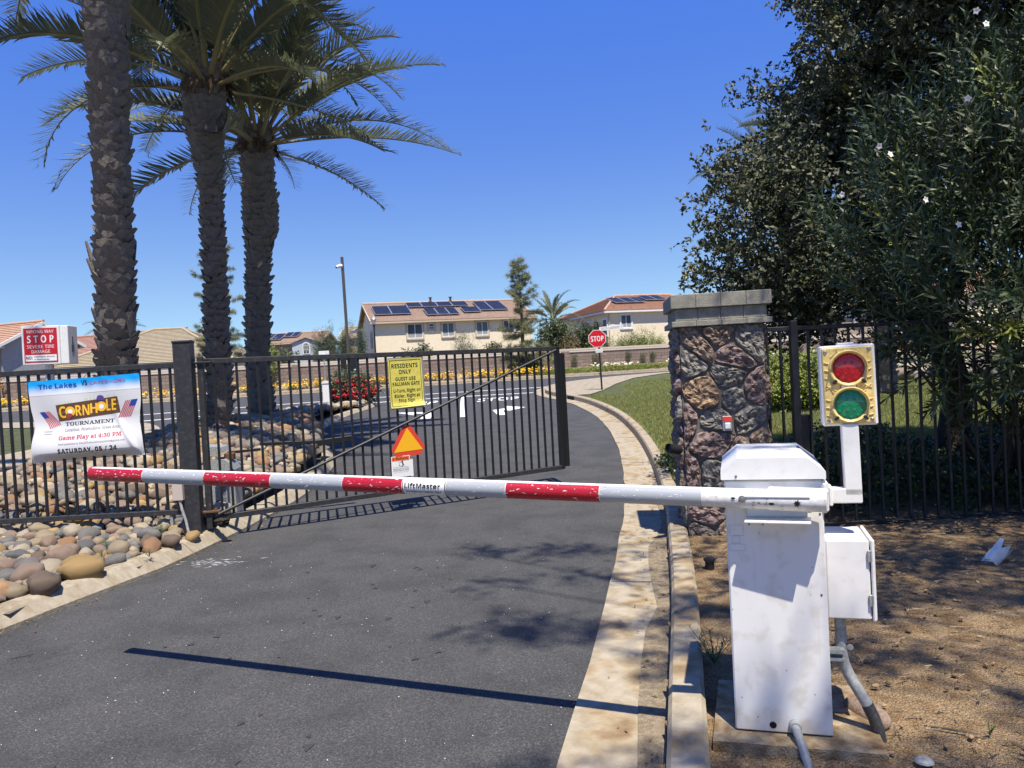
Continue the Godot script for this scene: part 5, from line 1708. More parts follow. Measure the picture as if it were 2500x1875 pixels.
	for q in [[Vector3(4.3, 3.55, 1.2), Vector3(6.02, 4.12, 1.2)], [Vector3(6.02, 4.12, 1.2), Vector3(7.75, 3.5, 1.2)]]:
		gr.quad(q[0], q[1], q[1] + Vector3(0, .1, -3), q[0] + Vector3(0, .1, -3), Vector3.UP)
		gr.quad(q[0], q[1], q[1] + Vector3(0, .1, 0), q[0] + Vector3(0, .1, 0), Vector3.BACK)
	obj("gable_roof", gr, M.tile_brown, h3)
	var arch := PackedVector2Array([Vector2(-.3, 0), Vector2(.3, 0)])
	for i in 9: arch.append(Vector2(cos(PI * i / 8) * .3, .85 + sin(PI * i / 8) * .28))
	var big := PackedVector2Array()
	for q in arch: big.append(Vector2(q.x * 1.3, (q.y - .5) * 1.18 + .5))
	var am := Mb.new()
	am.prism(big, .1, T(6.02, 2.4, 1.05))
	var ao := obj("window", am, M.trim_white, h3)
	var ap := Mb.new()
	ap.prism(arch, .02, T(6.02, 2.4, 1.06))
	obj("pane", ap, M.pane, ao)
	var ab := Mb.new()
	for e in [[0, .55, .03, 1.1], [0, .45, .58, .04], [0, .85, .58, .04], [-.15, .65, .025, .9], [.15, .65, .025, .9]]: ab.box(Vector3(6.02 + e[0], 2.4 + e[1], 1.065), Vector3(e[2], e[3], .02))
	obj("frame", ab, M.trim_white, ao)
	house("tan tiled house showing only its roof behind the blue house", Vector3(-24.0, gy(-110) - .4, -110), 0, 9.5, 8, 5.0, 1.5, false, M.stucco_tan, M.tile_tan, M.trim_tan, [])
	house("narrow grey house end between the camera pole and the cream house", Vector3(-16.2, gy(-82), -82), deg_to_rad(-62), 9, 6.5, 4.6, 1.15, false, M.stucco_grey, M.tile_tan, M.trim_white, [[7.0, 7.9, 2.4, 3.6]])
	# left edge: grey house with a bright orange roof, its gable towards the lane
	base = gy(-52)
	var hl := house("grey stucco house with bright orange tile roof at the far left edge", Vector3(-46.0, base, -59.5), deg_to_rad(-20), 9.4, 6.4, 4.25, 1.62, false, M.stucco_grey, M.tile_orange, M.trim_white, [])
	window_at(hl, -.55, .55, 4.55, 5.25, M.trim_white, Transform3D(rot(Vector3.UP, PI / 2), Vector3(9.4, 0, -3.2)), 1)
	var porch := Mb.new()
	roof_plane(porch, Vector3(4.5, 2.9, 2.4), Vector3(9.6, 2.9, 2.4), Vector3(9.6, 3.7, -.1), Vector3(4.5, 3.7, -.1))
	obj("porch_roof", porch, M.tile_orange, hl)
	# low tan roof and a brown one behind the tall palm
	base = gy(-60)
	house("low tan tiled hip roof house behind the palms on the left", Vector3(-35.4, base, -60), deg_to_rad(4), 13.2, 11, 2.3, 2.75, true, M.stucco_white, M.tile_tan, M.trim_white, [[4.2, 5.6, .9, 1.8], [6.6, 7.6, .9, 1.8], [9.6, 11.2, .9, 1.8, 2]], 5.4)
	house("pinkish house with a brown tile gable roof behind the low tan roof", Vector3(-46.5, gy(-74), -74), deg_to_rad(-20), 15, 9, 3.2, 2.0, false, mat("stucco_pink", Color(.52, .36, .27), .9), M.tile_red, M.trim_white, [])
	# right, above the fence
	base = gy(-62)
	house("white two storey house seen between palm trunks right of the stone pillar", Vector3(19.2, base, -61), deg_to_rad(8), 5.8, 9, 5.2, 1.3, true, M.stucco_white, M.tile_brown, M.trim_white, [[1.0, 1.6, 2.6, 3.7, 0], [3.95, 4.9, 2.55, 3.6, 1]])
	house("taupe two storey house with a brown roof seen above the right fence", Vector3(25.3, base, -60), deg_to_rad(4), 8, 9, 3.75, 1.5, true, M.stucco_tan, M.tile_brown, M.trim_white, [[.55, 1.25, 2.85, 3.15, 0], [1.65, 2.2, 2.1, 3.2, 0, 1]])
	house("cream house low at the far right behind the oleander", Vector3(33.5, gy(-58), -57), deg_to_rad(2), 11, 9, 4.4, 1.6, true, M.stucco_cream, M.tile_orange, M.trim_white, [[.4, 1.5, 1.4, 1.8, 2]])

# ------------------------------------------------------------------ leaves
func leaf(mb: Mb, at: Vector3, dir: Vector3, up: Vector3, len: float, wid: float, droop := .2) -> void:      # pointed blade of four faces with a bend
	var d := dir.normalized()
	var s := d.cross(up).normalized()
	if s.length() < .1: s = d.cross(Vector3.RIGHT).normalized()
	var u := s.cross(d)
	var m := at + d * len * .45 + u * len * droop * .25
	var e := at + d * len * .95 - u * len * droop * .35
	mb.face(at, m + s * wid * .5, m, u); mb.face(at, m, m - s * wid * .5, u)
	mb.face(m + s * wid * .5, e, m, u); mb.face(m, e, m - s * wid * .5, u)

func spray(n: int, radius: float, len: float, wid: float, flatten := 1.0) -> ArrayMesh:      # leaves on a few short twigs
	var mb := Mb.new()
	var twigs := maxi(2, n / 5)
	for t in twigs:
		var d := Vector3(rng.randfn(), rng.randfn() * flatten + .3, rng.randfn()).normalized()
		var l := radius * R(.6, 1.1)
		for i in n / twigs:
			var f := R(.25, 1.0)
			var side := Vector3(rng.randfn(), rng.randfn(), rng.randfn()).normalized()
			leaf(mb, d * l * f, d * .6 + side, Vector3(rng.randfn() * .5, 1, rng.randfn() * .5), len * R(.7, 1.2), wid * R(.8, 1.2))
	return mb.mesh()

func oleander_spray() -> ArrayMesh:        # whorls of lance leaves up a stem, along +y
	var mb := Mb.new()
	for w in 6:
		var y := .06 + w * .055
		for k in 3:
			var a := TAU * (k / 3.0) + w * .9 + R(-.2, .2)
			var up: float = lerpf(.35, 1.5, w / 5.0)
			leaf(mb, Vector3(0, y, 0), Vector3(cos(a), up, sin(a)), Vector3(-cos(a) * up, 1, -sin(a) * up), R(.11, .165), R(.018, .026), R(.1, .45))
	mb.tube([Vector3(0, -.25, 0), Vector3(.01, .1, 0), Vector3(0, .38, 0)], [.005, .004, .002], 4, false)
	return mb.mesh()

func hue(c := .2) -> Color:
	var b := R(1.0 - c, 1.0 + c)
	return Color(b * R(.9, 1.15), b, b * R(.8, 1.05))

func tints_for(n: int, c := .25, odd := Color(0, 0, 0), share := 0.0) -> Array:
	var out := []
	for i in n: out.append(odd if rng.randf() < share else hue(c))
	return out

func shrub(called: String, label: String, cat: String, at: Vector3, r: Vector3, mesh: ArrayMesh, m: Material, n: int, scale: float, group := "", lumps := 5) -> Node3D:
	var o := thing(called, label, cat, at, 0, group)
	var where := []
	var centres := []
	for i in lumps: centres.append([Vector3(R(-.5, .5) * r.x, r.y * R(.3, .75), R(-.5, .5) * r.z), R(.4, .68)])
	for i in n:
		var c: Array = centres[rng.randi() % lumps]
		var d := Vector3(rng.randfn(), rng.randfn(), rng.randfn()).normalized()
		var p: Vector3 = c[0] + d * r * c[1] * pow(rng.randf(), .4)
		if p.y < .03: p.y = R(.03, .2)
		where.append(Transform3D(Basis.from_euler(Vector3(R(-.8, .8), R(0, TAU), R(-.8, .8))).scaled(Vector3.ONE * scale * R(.7, 1.25)), p))
	many("foliage", mesh, m, where, o, true, tints_for(n))
	var st := Mb.new()
	for i in 4: st.tube([Vector3(R(-.05, .05), -.05, R(-.05, .05)), Vector3(R(-.3, .3) * r.x, r.y * .7, R(-.3, .3) * r.z)], [.03, .01], 5)
	obj("stem", st, M.twig, o)
	return o

# ------------------------------------------------------------------ palms
func frond_mesh(len: float, bend: float, leaflet: float, pairs: int, seed_: int) -> Array:     # returns [leaflets, rachis]; grows along +x from the origin
	rng.seed = seed_
	var path := []
	var n := 26
	var p := Vector3.ZERO
	var a := 0.0
	for i in n + 1:
		path.append(p)
		a -= bend / n * (0.35 + 1.3 * i / n)
		p += Vector3(cos(a), sin(a), 0) * len / n
	var rad := []
	for i in n + 1: rad.append(lerpf(.015, .002, pow(float(i) / n, .6)))
	var ra := Mb.new()
	ra.tube(path, rad, 6, false, .6)
	var lf := Mb.new()
	for i in pairs:
		var t := lerpf(.2, .995, float(i) / pairs)
		var f := t * n
		var k := mini(int(f), n - 1)
		var o: Vector3 = path[k].lerp(path[k + 1], f - k)
		var d: Vector3 = (path[k + 1] - path[k]).normalized()
		var u := Vector3.BACK.cross(d)
		var l := leaflet * (0.45 + .75 * sin(clampf(t * 1.05, 0, 1) * PI * .92)) * R(.85, 1.1)
		for s: float in [-1.0, 1.0]:
			var lift: float = R(.35, .95)
			var fwd: float = lerpf(.45, 1.25, t) + R(-.1, .1)
			var dir := (d * fwd + Vector3.BACK * s + u * lift).normalized()
			var w := .0065 + .0055 * sin(t * PI)
			var wide := d * w + u * .004
			var m := o + dir * l * .55 - Vector3(0, l * .03, 0)
			var e := o + dir * l - Vector3(0, l * R(.02, .14), 0) + Vector3(R(-.02, .02), 0, R(-.02, .02))
			var nn := dir.cross(wide).normalized()
			lf.face(o - wide * .5, o + wide * .5, m + wide * .6, nn); lf.face(o - wide * .5, m + wide * .6, m - wide * .6, nn)
			lf.face(m - wide * .6, m + wide * .6, e, nn)
	return [lf.mesh(), ra.mesh()]

func boot_mesh() -> ArrayMesh:          # the stub of an old frond, pointing up and out (+z out, +y up)
	var mb := Mb.new()
	var a := [Vector3(-.42, -.55, -.1), Vector3(.42, -.55, -.1), Vector3(.64, .12, .10), Vector3(.52, .34, .30), Vector3(.24, .46, .44), Vector3(0.02, .40, .50), Vector3(-.26, .5, .42), Vector3(-.5, .32, .28), Vector3(-.64, .1, .10)]
	var c := Vector3(0, .02, .34)
	var inner := Vector3(0, .32, .02)
	for i in a.size():
		mb.face(a[i], a[(i + 1) % a.size()], c, Vector3(0, -.2, 1))
		mb.face(a[i], a[(i + 1) % a.size()], inner, Vector3(0, 1, -.3))
	return mb.mesh()

var fronds := []
var boots: ArrayMesh

# axis is a list of [x, y, z, radius] points; crown_up is where fronds leave the trunk
func palm(label: String, axis: Array, crown_r: float, n_fronds: int, flen: float, seed_: int, parts: bool, el_low := -.12, fibre := true, el_pow := .85) -> Node3D:
	rng.seed = seed_
	var base := Vector3(axis[0][0], axis[0][1], axis[0][2])
	var t := thing("palm_tree", label, "palm", base, 0)
	var path := []
	var rad := []
	for q in axis: path.append(Vector3(q[0], q[1], q[2]) - base); rad.append(q[3] * .80)
	var fine := []
	var fr := []
	for i in path.size() - 1:
		for j in 8:
			fine.append(path[i].lerp(path[i + 1], j / 8.0)); fr.append(lerpf(rad[i], rad[i + 1], j / 8.0))
	fine.append(path[-1]); fr.append(rad[-1])
	var tr := Mb.new()
	tr.tube(fine, fr, 14, true)
	obj("trunk", tr, M.bark_palm, t)
	# stubs of old fronds in a close spiral
	var height: float = path[-1].y
	var y := .02
	var k := 0
	var list := []
	while y < height:
		var f := 0
		while f < path.size() - 2 and path[f + 1].y < y: f += 1
		var u: float = clampf((y - path[f].y) / maxf(.001, path[f + 1].y - path[f].y), 0, 1)
		var c: Vector3 = path[f].lerp(path[f + 1], u)
		var r: float = lerpf(axis[f][3], axis[f + 1][3], u)
		var around := maxi(8, int(TAU * r / .150))
		for i in around:
			var a := TAU * (i + (.5 if k % 2 else 0.0)) / around + R(-.12, .12)
			var d := Vector3(cos(a), 0, sin(a))
			var s := TAU * r / around * 1.22 * R(.85, 1.2)
			var big := 1.0 + (1.2 if rng.randf() < .03 else 0.0)
			var b := Basis(Vector3.UP.cross(d), Vector3.UP, d) * Basis.from_euler(Vector3(R(-.25, .15), R(-.25, .25), R(-.2, .2))).scaled_local(Vector3(s, s * R(.8, 1.15) * big, s * R(.9, 1.4)))
			list.append(Transform3D(b, c + d * r * .80 + Vector3(0, R(-.03, .03), 0)))
		y += .125
		k += 1
	var eye := Vector3(0, 1.6, 0) - base
	if parts:
		list.sort_custom(func(a, b): return (a.basis.z.normalized().dot((eye - a.origin).normalized()) - absf(a.origin.y - 3.0) * .12) > (b.basis.z.normalized().dot((eye - b.origin).normalized()) - absf(b.origin.y - 3.0) * .12))
		for i in mini(300, list.size()): obj("leaf_base", boots, M.palm_boot, t, list[i])
		list = list.slice(300)
	if list.size(): many("leaf_bases", boots, M.palm_boot, list, t)
	if fibre:          # brown fibre and dead stubs under the crown
		var fm := Mb.new()
		var f2 := Mb.new()
		for i in 90:
			var a := R(0, TAU)
			var h: float = height - R(0, 1.7)
			var c: Vector3 = path[-1].lerp(path[-2], clampf((height - h) / maxf(.01, height - path[-2].y), 0, 1))
			var r: float = axis[-2][3] * R(.9, 1.15)
			var d := Vector3(cos(a), 0, sin(a))
			var q := c + d * r
			f2.face(q, q + d * R(.05, .14) + Vector3(R(-.1, .1), -R(.15, .45), R(-.1, .1)), q + Vector3.UP.cross(d) * R(.03, .12) + Vector3(0, -.1, 0), d)
			f2.face(q, q + Vector3.UP.cross(d) * .02, q + d * R(.1, .25) + Vector3(R(-.1, .1), R(-.5, .1), R(-.1, .1)), d)
		obj("fibre", f2, M.palm_fibre, t)
	# crown
	var top: Vector3 = path[-1]
	for i in n_fronds:
		var u := (i + .5) / n_fronds
		var el := lerpf(1.42, el_low, pow(u, el_pow)) + R(-.12, .12)
		var az := i * 2.39996 + R(-.2, .2)
		var v := rng.randi() % fronds.size()
		var b := rot(Vector3.UP, az) * rot(Vector3.BACK, el) * rot(Vector3.RIGHT, R(-.5, .5))
		var sc := flen * R(.86, 1.1) * lerpf(.8, 1.0, minf(1.0, u * 2))
		var o := Transform3D(b.scaled_local(Vector3.ONE * sc), top + Vector3(cos(az), 0, -sin(az)) * crown_r * .8 + Vector3(0, -u * .55 + .1, 0))
		var ra := obj("frond", fronds[v][1], M.rachis, t, o)
		obj("leaflets", fronds[v][0], M.frond, ra)
	return t

func build_palms() -> void:
	rng.seed = 3
	boots = boot_mesh()
	fronds = [frond_mesh(1.0, .75, .125, 84, 1), frond_mesh(1.0, 1.05, .12, 84, 2), frond_mesh(1.0, 1.35, .115, 80, 3), frond_mesh(1.0, .5, .125, 84, 4)]
	palm("tall palm with a wide rough trunk right behind the banner, crown out of view", [[-5.73, .42, -11, 0.270], [-5.66, 1.4, -11, 0.248], [-5.62, 2.0, -11, 0.235], [-5.56, 3.4, -11, 0.231], [-5.52, 4.5, -11, 0.217], [-5.49, 5.6, -11, 0.231], [-5.47, 6.4, -11, 0.244], [-5.46, 7.0, -11, 0.296], [-5.45, 7.8, -11, 0.348], [-5.43, 8.75, -11, 0.365]], .3, 30, 4.3, 41, true, .0, true, 1.0)
	palm("slender middle palm with a dark ragged collar under its crown, between the other two", [[-5.351, 0.550, -14.000, 0.258], [-5.336, 1.056, -14.000, 0.208], [-5.312, 2.222, -14.000, 0.193], [-5.281, 3.622, -14.000, 0.182], [-5.250, 5.100, -14.000, 0.186], [-5.273, 5.722, -14.000, 0.236], [-5.289, 6.111, -14.000, 0.336], [-5.266, 6.656, -14.000, 0.358], [-5.227, 7.044, -14.000, 0.343], [-5.196, 7.317, -14.000, 0.322]], .29, 40, 3.6, 52, false, .12, true, 1.3)
	palm("palm with a thick shaggy swelling halfway up its trunk, rightmost of the three", [[-5.370, 0.588, -16.500, 0.272], [-5.394, 1.289, -16.500, 0.222], [-5.409, 2.223, -16.500, 0.215], [-5.339, 3.157, -16.500, 0.258], [-5.292, 3.935, -16.500, 0.229], [-5.246, 4.324, -16.500, 0.236], [-5.183, 4.791, -16.500, 0.358], [-5.168, 5.414, -16.500, 0.358], [-5.176, 6.114, -16.500, 0.337], [-5.152, 6.659, -16.500, 0.358], [-5.137, 6.970, -16.500, 0.372]], .3, 40, 3.95, 63, false, -.05, true, 1.1)
	var st := Mb.new()
	for q in [[Vector3(0, 0, 0), Vector3(-.12, .3, .02)], [Vector3(0, .04, 0), Vector3(-.13, .55, .0)]]: st.tube([q[0], q[1]], [.05, .018], 5)
	tag(obj("dead_stub", st, M.palm_boot, self, T(-5.81, 3.15, -10.98)), "grey dead frond stub sticking out from the left of the tall palm trunk", "frond stub")
	# palms further off, partly behind the dark tree on the right
	palm("palm trunk behind the dark tree just right of the stone pillar", [[10.4, gy(-28), -28, .21], [10.4, 2.5, -28, .17], [10.2, 5, -28, .17], [9.9, 7.6, -28, .22], [9.85, 8.4, -28, .25]], .2, 30, 2.7, 71, false, -.12, false)
	palm("palm trunk seen above the traffic signal behind the right fence", [[11.58, gy(-28), -28, .22], [11.58, 2.5, -28, .18], [11.5, 5, -28, .18], [11.3, 8.6, -28, .24], [11.25, 9.6, -28, .27]], .22, 32, 2.8, 72, false, -.12, false)
	palm("short thick palm trunk behind the right fence beside the oleander", [[9.75, gy(-20), -20, .22], [9.75, 1.6, -20, .2], [9.8, 3.4, -20, .19], [9.8, 5.0, -20, .24]], .2, 26, 2.4, 73, false, -.12, false)
	palm("distant fan of palm fronds behind the tall trunk on the left", [[-43.5, gy(-85), -85, .3], [-43.5, 8.4, -85, .25]], .2, 24, 3.0, 74, false, -.12, false)
	palm("feathery queen palm behind the conifer", [[3.9, gy(-66), -66, .2], [3.8, 5.6, -66, .16]], .1, 22, 3.2, 75, false, -.12, false)
	palm("young palm between the two cream houses at the dark tree's edge", [[13.6, gy(-90), -90, .2], [13.6, 8.0, -90, .16]], .1, 14, 1.9, 76, false, -.12, false)

# ------------------------------------------------------------------ trees
# branches grown towards scattered targets; returns [branch mesh, tips]
func grow(trunk: Array, targets: Array, twig_r: float, jitter: float) -> Mb:
	var nodes := []
	var parent := []
	for i in trunk.size():
		nodes.append(trunk[i]); parent.append(i - 1)
	var root: Vector3 = trunk[-1]
	targets.sort_custom(func(a, b): return a.distance_to(root) < b.distance_to(root))
	var start := maxi(0, trunk.size() - 2)
	for tg in targets:
		var best := -1
		var bd := 1e9
		for i in range(start, nodes.size()):
			var d: float = nodes[i].distance_to(tg) + 0.12 * nodes[i].distance_to(root)
			if d < bd: bd = d; best = i
		var from: Vector3 = nodes[best]
		var steps := maxi(1, int(from.distance_to(tg) / .28))
		var prev := best
		for k in steps:
			var p := from.lerp(tg, float(k + 1) / steps)
			if k < steps - 1: p += Vector3(R(-1, 1), R(-1, 1), R(-1, 1)) * jitter
			nodes.append(p); parent.append(prev); prev = nodes.size() - 1
	var weight := []
	weight.resize(nodes.size()); weight.fill(0.0)
	var leafy := []
	leafy.resize(nodes.size()); leafy.fill(true)
	for i in nodes.size(): if parent[i] >= 0: leafy[parent[i]] = false
	for i in range(nodes.size() - 1, -1, -1):
		if leafy[i]: weight[i] += 1.0
		if parent[i] >= 0: weight[parent[i]] += weight[i]
	var mb := Mb.new()
	for i in nodes.size():
		if parent[i] < 0: continue
		var r1: float = twig_r * pow(weight[i], .42)
		var r0: float = twig_r * pow(minf(weight[parent[i]], weight[i] * 1.6), .42)
		mb.tube([nodes[parent[i]], nodes[i]], [r0, r1], 7 if weight[i] > 12 else 4, false)
	return mb

func inside(list: Array, p: Vector3) -> bool:
	for e in list:
		var q: Vector3 = (p - e[0]) / e[1]
		if q.length_squared() < 1.0: return true
	return false

func fill(list: Array, n: int, lo: Vector3, hi: Vector3) -> Array:
	var out := []
	var tries := 0
	while out.size() < n and tries < n * 60:
		tries += 1
		var p := Vector3(R(lo.x, hi.x), R(lo.y, hi.y), R(lo.z, hi.z))
		if inside(list, p): out.append(p)
	return out

func build_dark_tree() -> void:
	rng.seed = 77
	var base := Vector3(5.15, .05, -8.95)
	var t := thing("dark_tree", "large dark small leaved tree with crooked limbs spreading over the stone pillar", "tree", base)
	var env := [[Vector3(-1.75, 3.1, .1), Vector3(1.2, 1.1, 1.3)], [Vector3(-.85, 4.3, -.1), Vector3(1.3, 1.2, 1.5)], [Vector3(-.3, 5.6, 0), Vector3(1.35, 1.3, 1.6)], [Vector3(.9, 6.3, .1), Vector3(1.8, 1.5, 1.7)], [Vector3(1.2, 4.4, 0), Vector3(2.2, 1.9, 1.8)], [Vector3(-2.15, 2.45, .3), Vector3(.85, .7, .8)], [Vector3(-1.2, 2.5, .2), Vector3(1.3, .75, 1.1)], [Vector3(-2.2, 2.9, .1), Vector3(.78, .8, .9)], [Vector3(2.6, 5.6, 0), Vector3(1.8, 2.0, 1.7)]]
	var targets := fill(env, 640, Vector3(-3.6, 1.7, -2), Vector3(4.6, 7.9, 2))
	var limbs := [Vector3(-1.1, 2.1, .1), Vector3(-1.5, 2.3, .15), Vector3(-1.85, 2.32, .2), Vector3(-1.05, 2.82, 0), Vector3(-2.3, 2.65, .2)]
	targets.append_array(limbs)
	var wood := grow([Vector3(0, -.1, 0), Vector3(-.03, .5, 0), Vector3(.02, 1.0, .03), Vector3(-.1, 1.5, .0), Vector3(-.3, 1.9, .05), Vector3(.1, 2.2, 0)], targets.duplicate(), .0085, .07)
	var tr := Mb.new()
	tr.tube([Vector3(.02, -.2, 0), Vector3(0, .1, 0), Vector3(-.03, .5, 0), Vector3(.02, 1.0, .03), Vector3(-.1, 1.5, 0), Vector3(-.28, 1.9, .05)], [.3, .215, .175, .165, .15, .12], 14)
	obj("trunk", tr, M.bark, t)
	var lm := Mb.new()
	lm.tube([Vector3(-.1, 1.5, 0), Vector3(-.55, 1.85, .02), Vector3(-1.1, 2.1, .1), Vector3(-1.5, 2.3, .15), Vector3(-1.85, 2.32, .2), Vector3(-2.3, 2.25, .3)], [.12, .10, .085, .07, .055, .03], 9)
	obj("limb", lm, M.bark, t)
	var lm2 := Mb.new()
	lm2.tube([Vector3(-.25, 1.9, 0), Vector3(-.5, 2.5, 0), Vector3(-1.05, 2.82, 0), Vector3(-1.7, 2.68, .1), Vector3(-2.3, 2.62, .2)], [.11, .09, .07, .055, .03], 9)
	obj("limb", lm2, M.bark, t)
	obj("branches", wood, M.bark, t)
	var sprays := [spray(16, .13, .06, .03), spray(14, .15, .065, .028)]
	for v in 2:
		var where := []
		for q in targets:
			var dense := 1.0 - .45 * float(q.x < -2.0 or q.y > 6.6)
			for i in int(26 * dense):
				var d := Vector3(rng.randfn(), rng.randfn() * .8, rng.randfn()) * .17
				where.append(Transform3D(Basis.from_euler(Vector3(R(0, TAU), R(0, TAU), R(0, TAU))).scaled(Vector3.ONE * R(.75, 1.25)), q + d))
		many("foliage" if v == 0 else "foliage_sprays", sprays[v], M.tree_leaf, where, t, true, tints_for(where.size(), .4, Color(2.2, 1.8, .8), .03))
	var tw := Mb.new()
	for i in 160:            # bare twigs that stick out of the crown
		var q: Vector3 = targets[rng.randi() % targets.size()]
		var d := Vector3(rng.randfn() - .5, rng.randfn() * .6, rng.randfn()).normalized()
		var m := q + d * R(.15, .3)
		tw.tube([q, m, m + (d + Vector3(R(-1, 1), R(-1, 1), R(-1, 1)) * .5).normalized() * R(.08, .25)], [.006, .004, .002], 4, false)
	obj("twigs", tw, M.twig, t)

func build_oleander() -> void:
	rng.seed = 91
	var base := Vector3(4.75, .05, -7.3)
	var t := thing("oleander_bush", "tall dark oleander bush with white flowers leaning over the right fence", "bush", base)
	var env := [[Vector3(-.3, 2.5, .9), Vector3(1.55, 1.25, 1.0)], [Vector3(-.5, 1.75, 1.05), Vector3(1.2, .75, .8)], [Vector3(.5, 3.1, .8), Vector3(1.9, 1.05, 1.1)], [Vector3(.6, 1.7, .7), Vector3(1.9, 1.1, 1.0)], [Vector3(1.8, 2.4, .4), Vector3(1.8, 1.6, 1.3)], [Vector3(-.9, 2.35, .9), Vector3(1.15, .7, .7)], [Vector3(-.35, 3.35, .9), Vector3(1.0, .65, .8)]]
	var shots := [oleander_spray(), oleander_spray(), oleander_spray()]
	var heart := Vector3(.3, 1.6, .3)
	for v in 3:
		var where := []
		for p in fill(env, 900, Vector3(-2.4, .95, -1), Vector3(4, 4.3, 2.4)):
			var out: Vector3 = ((p - heart) * Vector3(1, .8, 1)).normalized() + Vector3(R(-.5, .5), R(-.1, .7), R(-.5, .5))
			var droop: float = -.5 if p.y < 1.7 and rng.randf() < .6 else .25
			out = (out + Vector3(0, droop, 0)).normalized()
			where.append(Transform3D(along(Vector3.ZERO, out) * rot(Vector3.UP, R(0, TAU)) * Basis.from_scale(Vector3.ONE * R(.8, 1.2)), p))
		many("foliage" if v == 0 else "foliage_sprays", shots[v], M.oleander_leaf, where, t, true, tints_for(where.size(), .35, Color(3.2, 2.4, .7), .015))
	var st := Mb.new()
	for i in 34:
		var top: Vector3 = fill(env, 1, Vector3(-2.2, 1.2, -.5), Vector3(3.5, 3.8, 2.2))[0]
		var foot := Vector3(R(-.5, 1.6), 0, R(-.3, .3))
		st.tube([foot, foot.lerp(top, .5) + Vector3(R(-.1, .1), .2, R(-.1, .1)), top], [.026, .016, .006], 6, false)
	obj("stems", st, M.twig, t)
	for p in [[2.684, 3.02, -5.6], [2.76, 2.957, -5.6], [2.45, 2.714, -5.7], [2.942, 2.606, -5.5], [3.136, 2.415, -5.45], [3.475, 3.836, -5.6], [3.265, 3.29, -5.5], [3.412, 3.932, -5.6], [3.66, 3.55, -5.4], [3.95, 3.1, -5.4]]:
		var f := Mb.new()
		for k in 5:
			var a := TAU * k / 5 + R(-.1, .1)
			leaf(f, Vector3.ZERO, Vector3(cos(a), sin(a), .35), Vector3.BACK, .03, .024, .3)
		obj("flower", f, M.white_petal, t, Transform3D(Basis.from_euler(Vector3(R(-.4, .3), R(-.5, .5), R(0, 1))), Vector3(p[0], p[1], p[2] + .12) - base))

func conifer(label: String, at: Vector3, h: float, w: float, tiers: int, seed_: int, gappy: float, first := .15) -> void:
	rng.seed = seed_
	var t := thing("conifer", label, "tree", at)
	var tr := Mb.new()
	tr.tube([Vector3.ZERO, Vector3(.05, h * .5, 0), Vector3(0, h * .985, 0)], [h * .018 + .03, h * .012, .015], 8)
	obj("trunk", tr, M.bark, t)
	var nb := Mb.new()
	for i in 46:
		var d := Vector3(rng.randfn(), rng.randfn() * .8 + .55, rng.randfn()).normalized()
		var o := Vector3(rng.randfn(), rng.randfn(), rng.randfn()) * .07
		var s := d.cross(Vector3(R(-1, 1), R(-1, 1), R(-1, 1))).normalized() * .009
		nb.face(o - s, o + s, o + d * R(.2, .34), d.cross(s))
	var tuft := nb.mesh()
	var br := Mb.new()
	var where := []
	for k in tiers * 4:
		var u := (k + R(-.4, .4)) / (tiers * 4.0)
		if rng.randf() < gappy: continue
		var y := h * lerpf(first, .98, clampf(u, 0, 1))
		var l := (w * .5 * pow(1.0 - clampf(u, 0, 1), .7) + .14) * R(.45, 1.12)
		var a := k * 2.39996 + R(-.5, .5)
		var rise := lerpf(-.12, .55, u) + R(-.12, .12)
		var d := Vector3(cos(a), 0, sin(a))
		var mid := Vector3(0, y + l * rise * .3, 0) + d * l * .5
		var tip := Vector3(0, y + l * rise, 0) + d * l
		br.tube([Vector3(0, y, 0), mid, tip], [.03, .02, .007], 5, false)
		for j in int(6 + 9 * l):
			var f := pow(rng.randf(), .55)
			var p := Vector3(0, y, 0).lerp(mid, minf(1, f * 2)) if f < .5 else mid.lerp(tip, f * 2 - 1)
			where.append(Transform3D(Basis.from_euler(Vector3(R(-.6, .6), R(0, TAU), R(-.6, .6))).scaled(Vector3.ONE * R(.6, 1.05)), p + Vector3(rng.randfn(), rng.randfn() * .5, rng.randfn()) * .10))
	obj("branches", br, M.bark, t)
	many("foliage", tuft, M.pine_needle, where, t, true, tints_for(where.size(), .3))

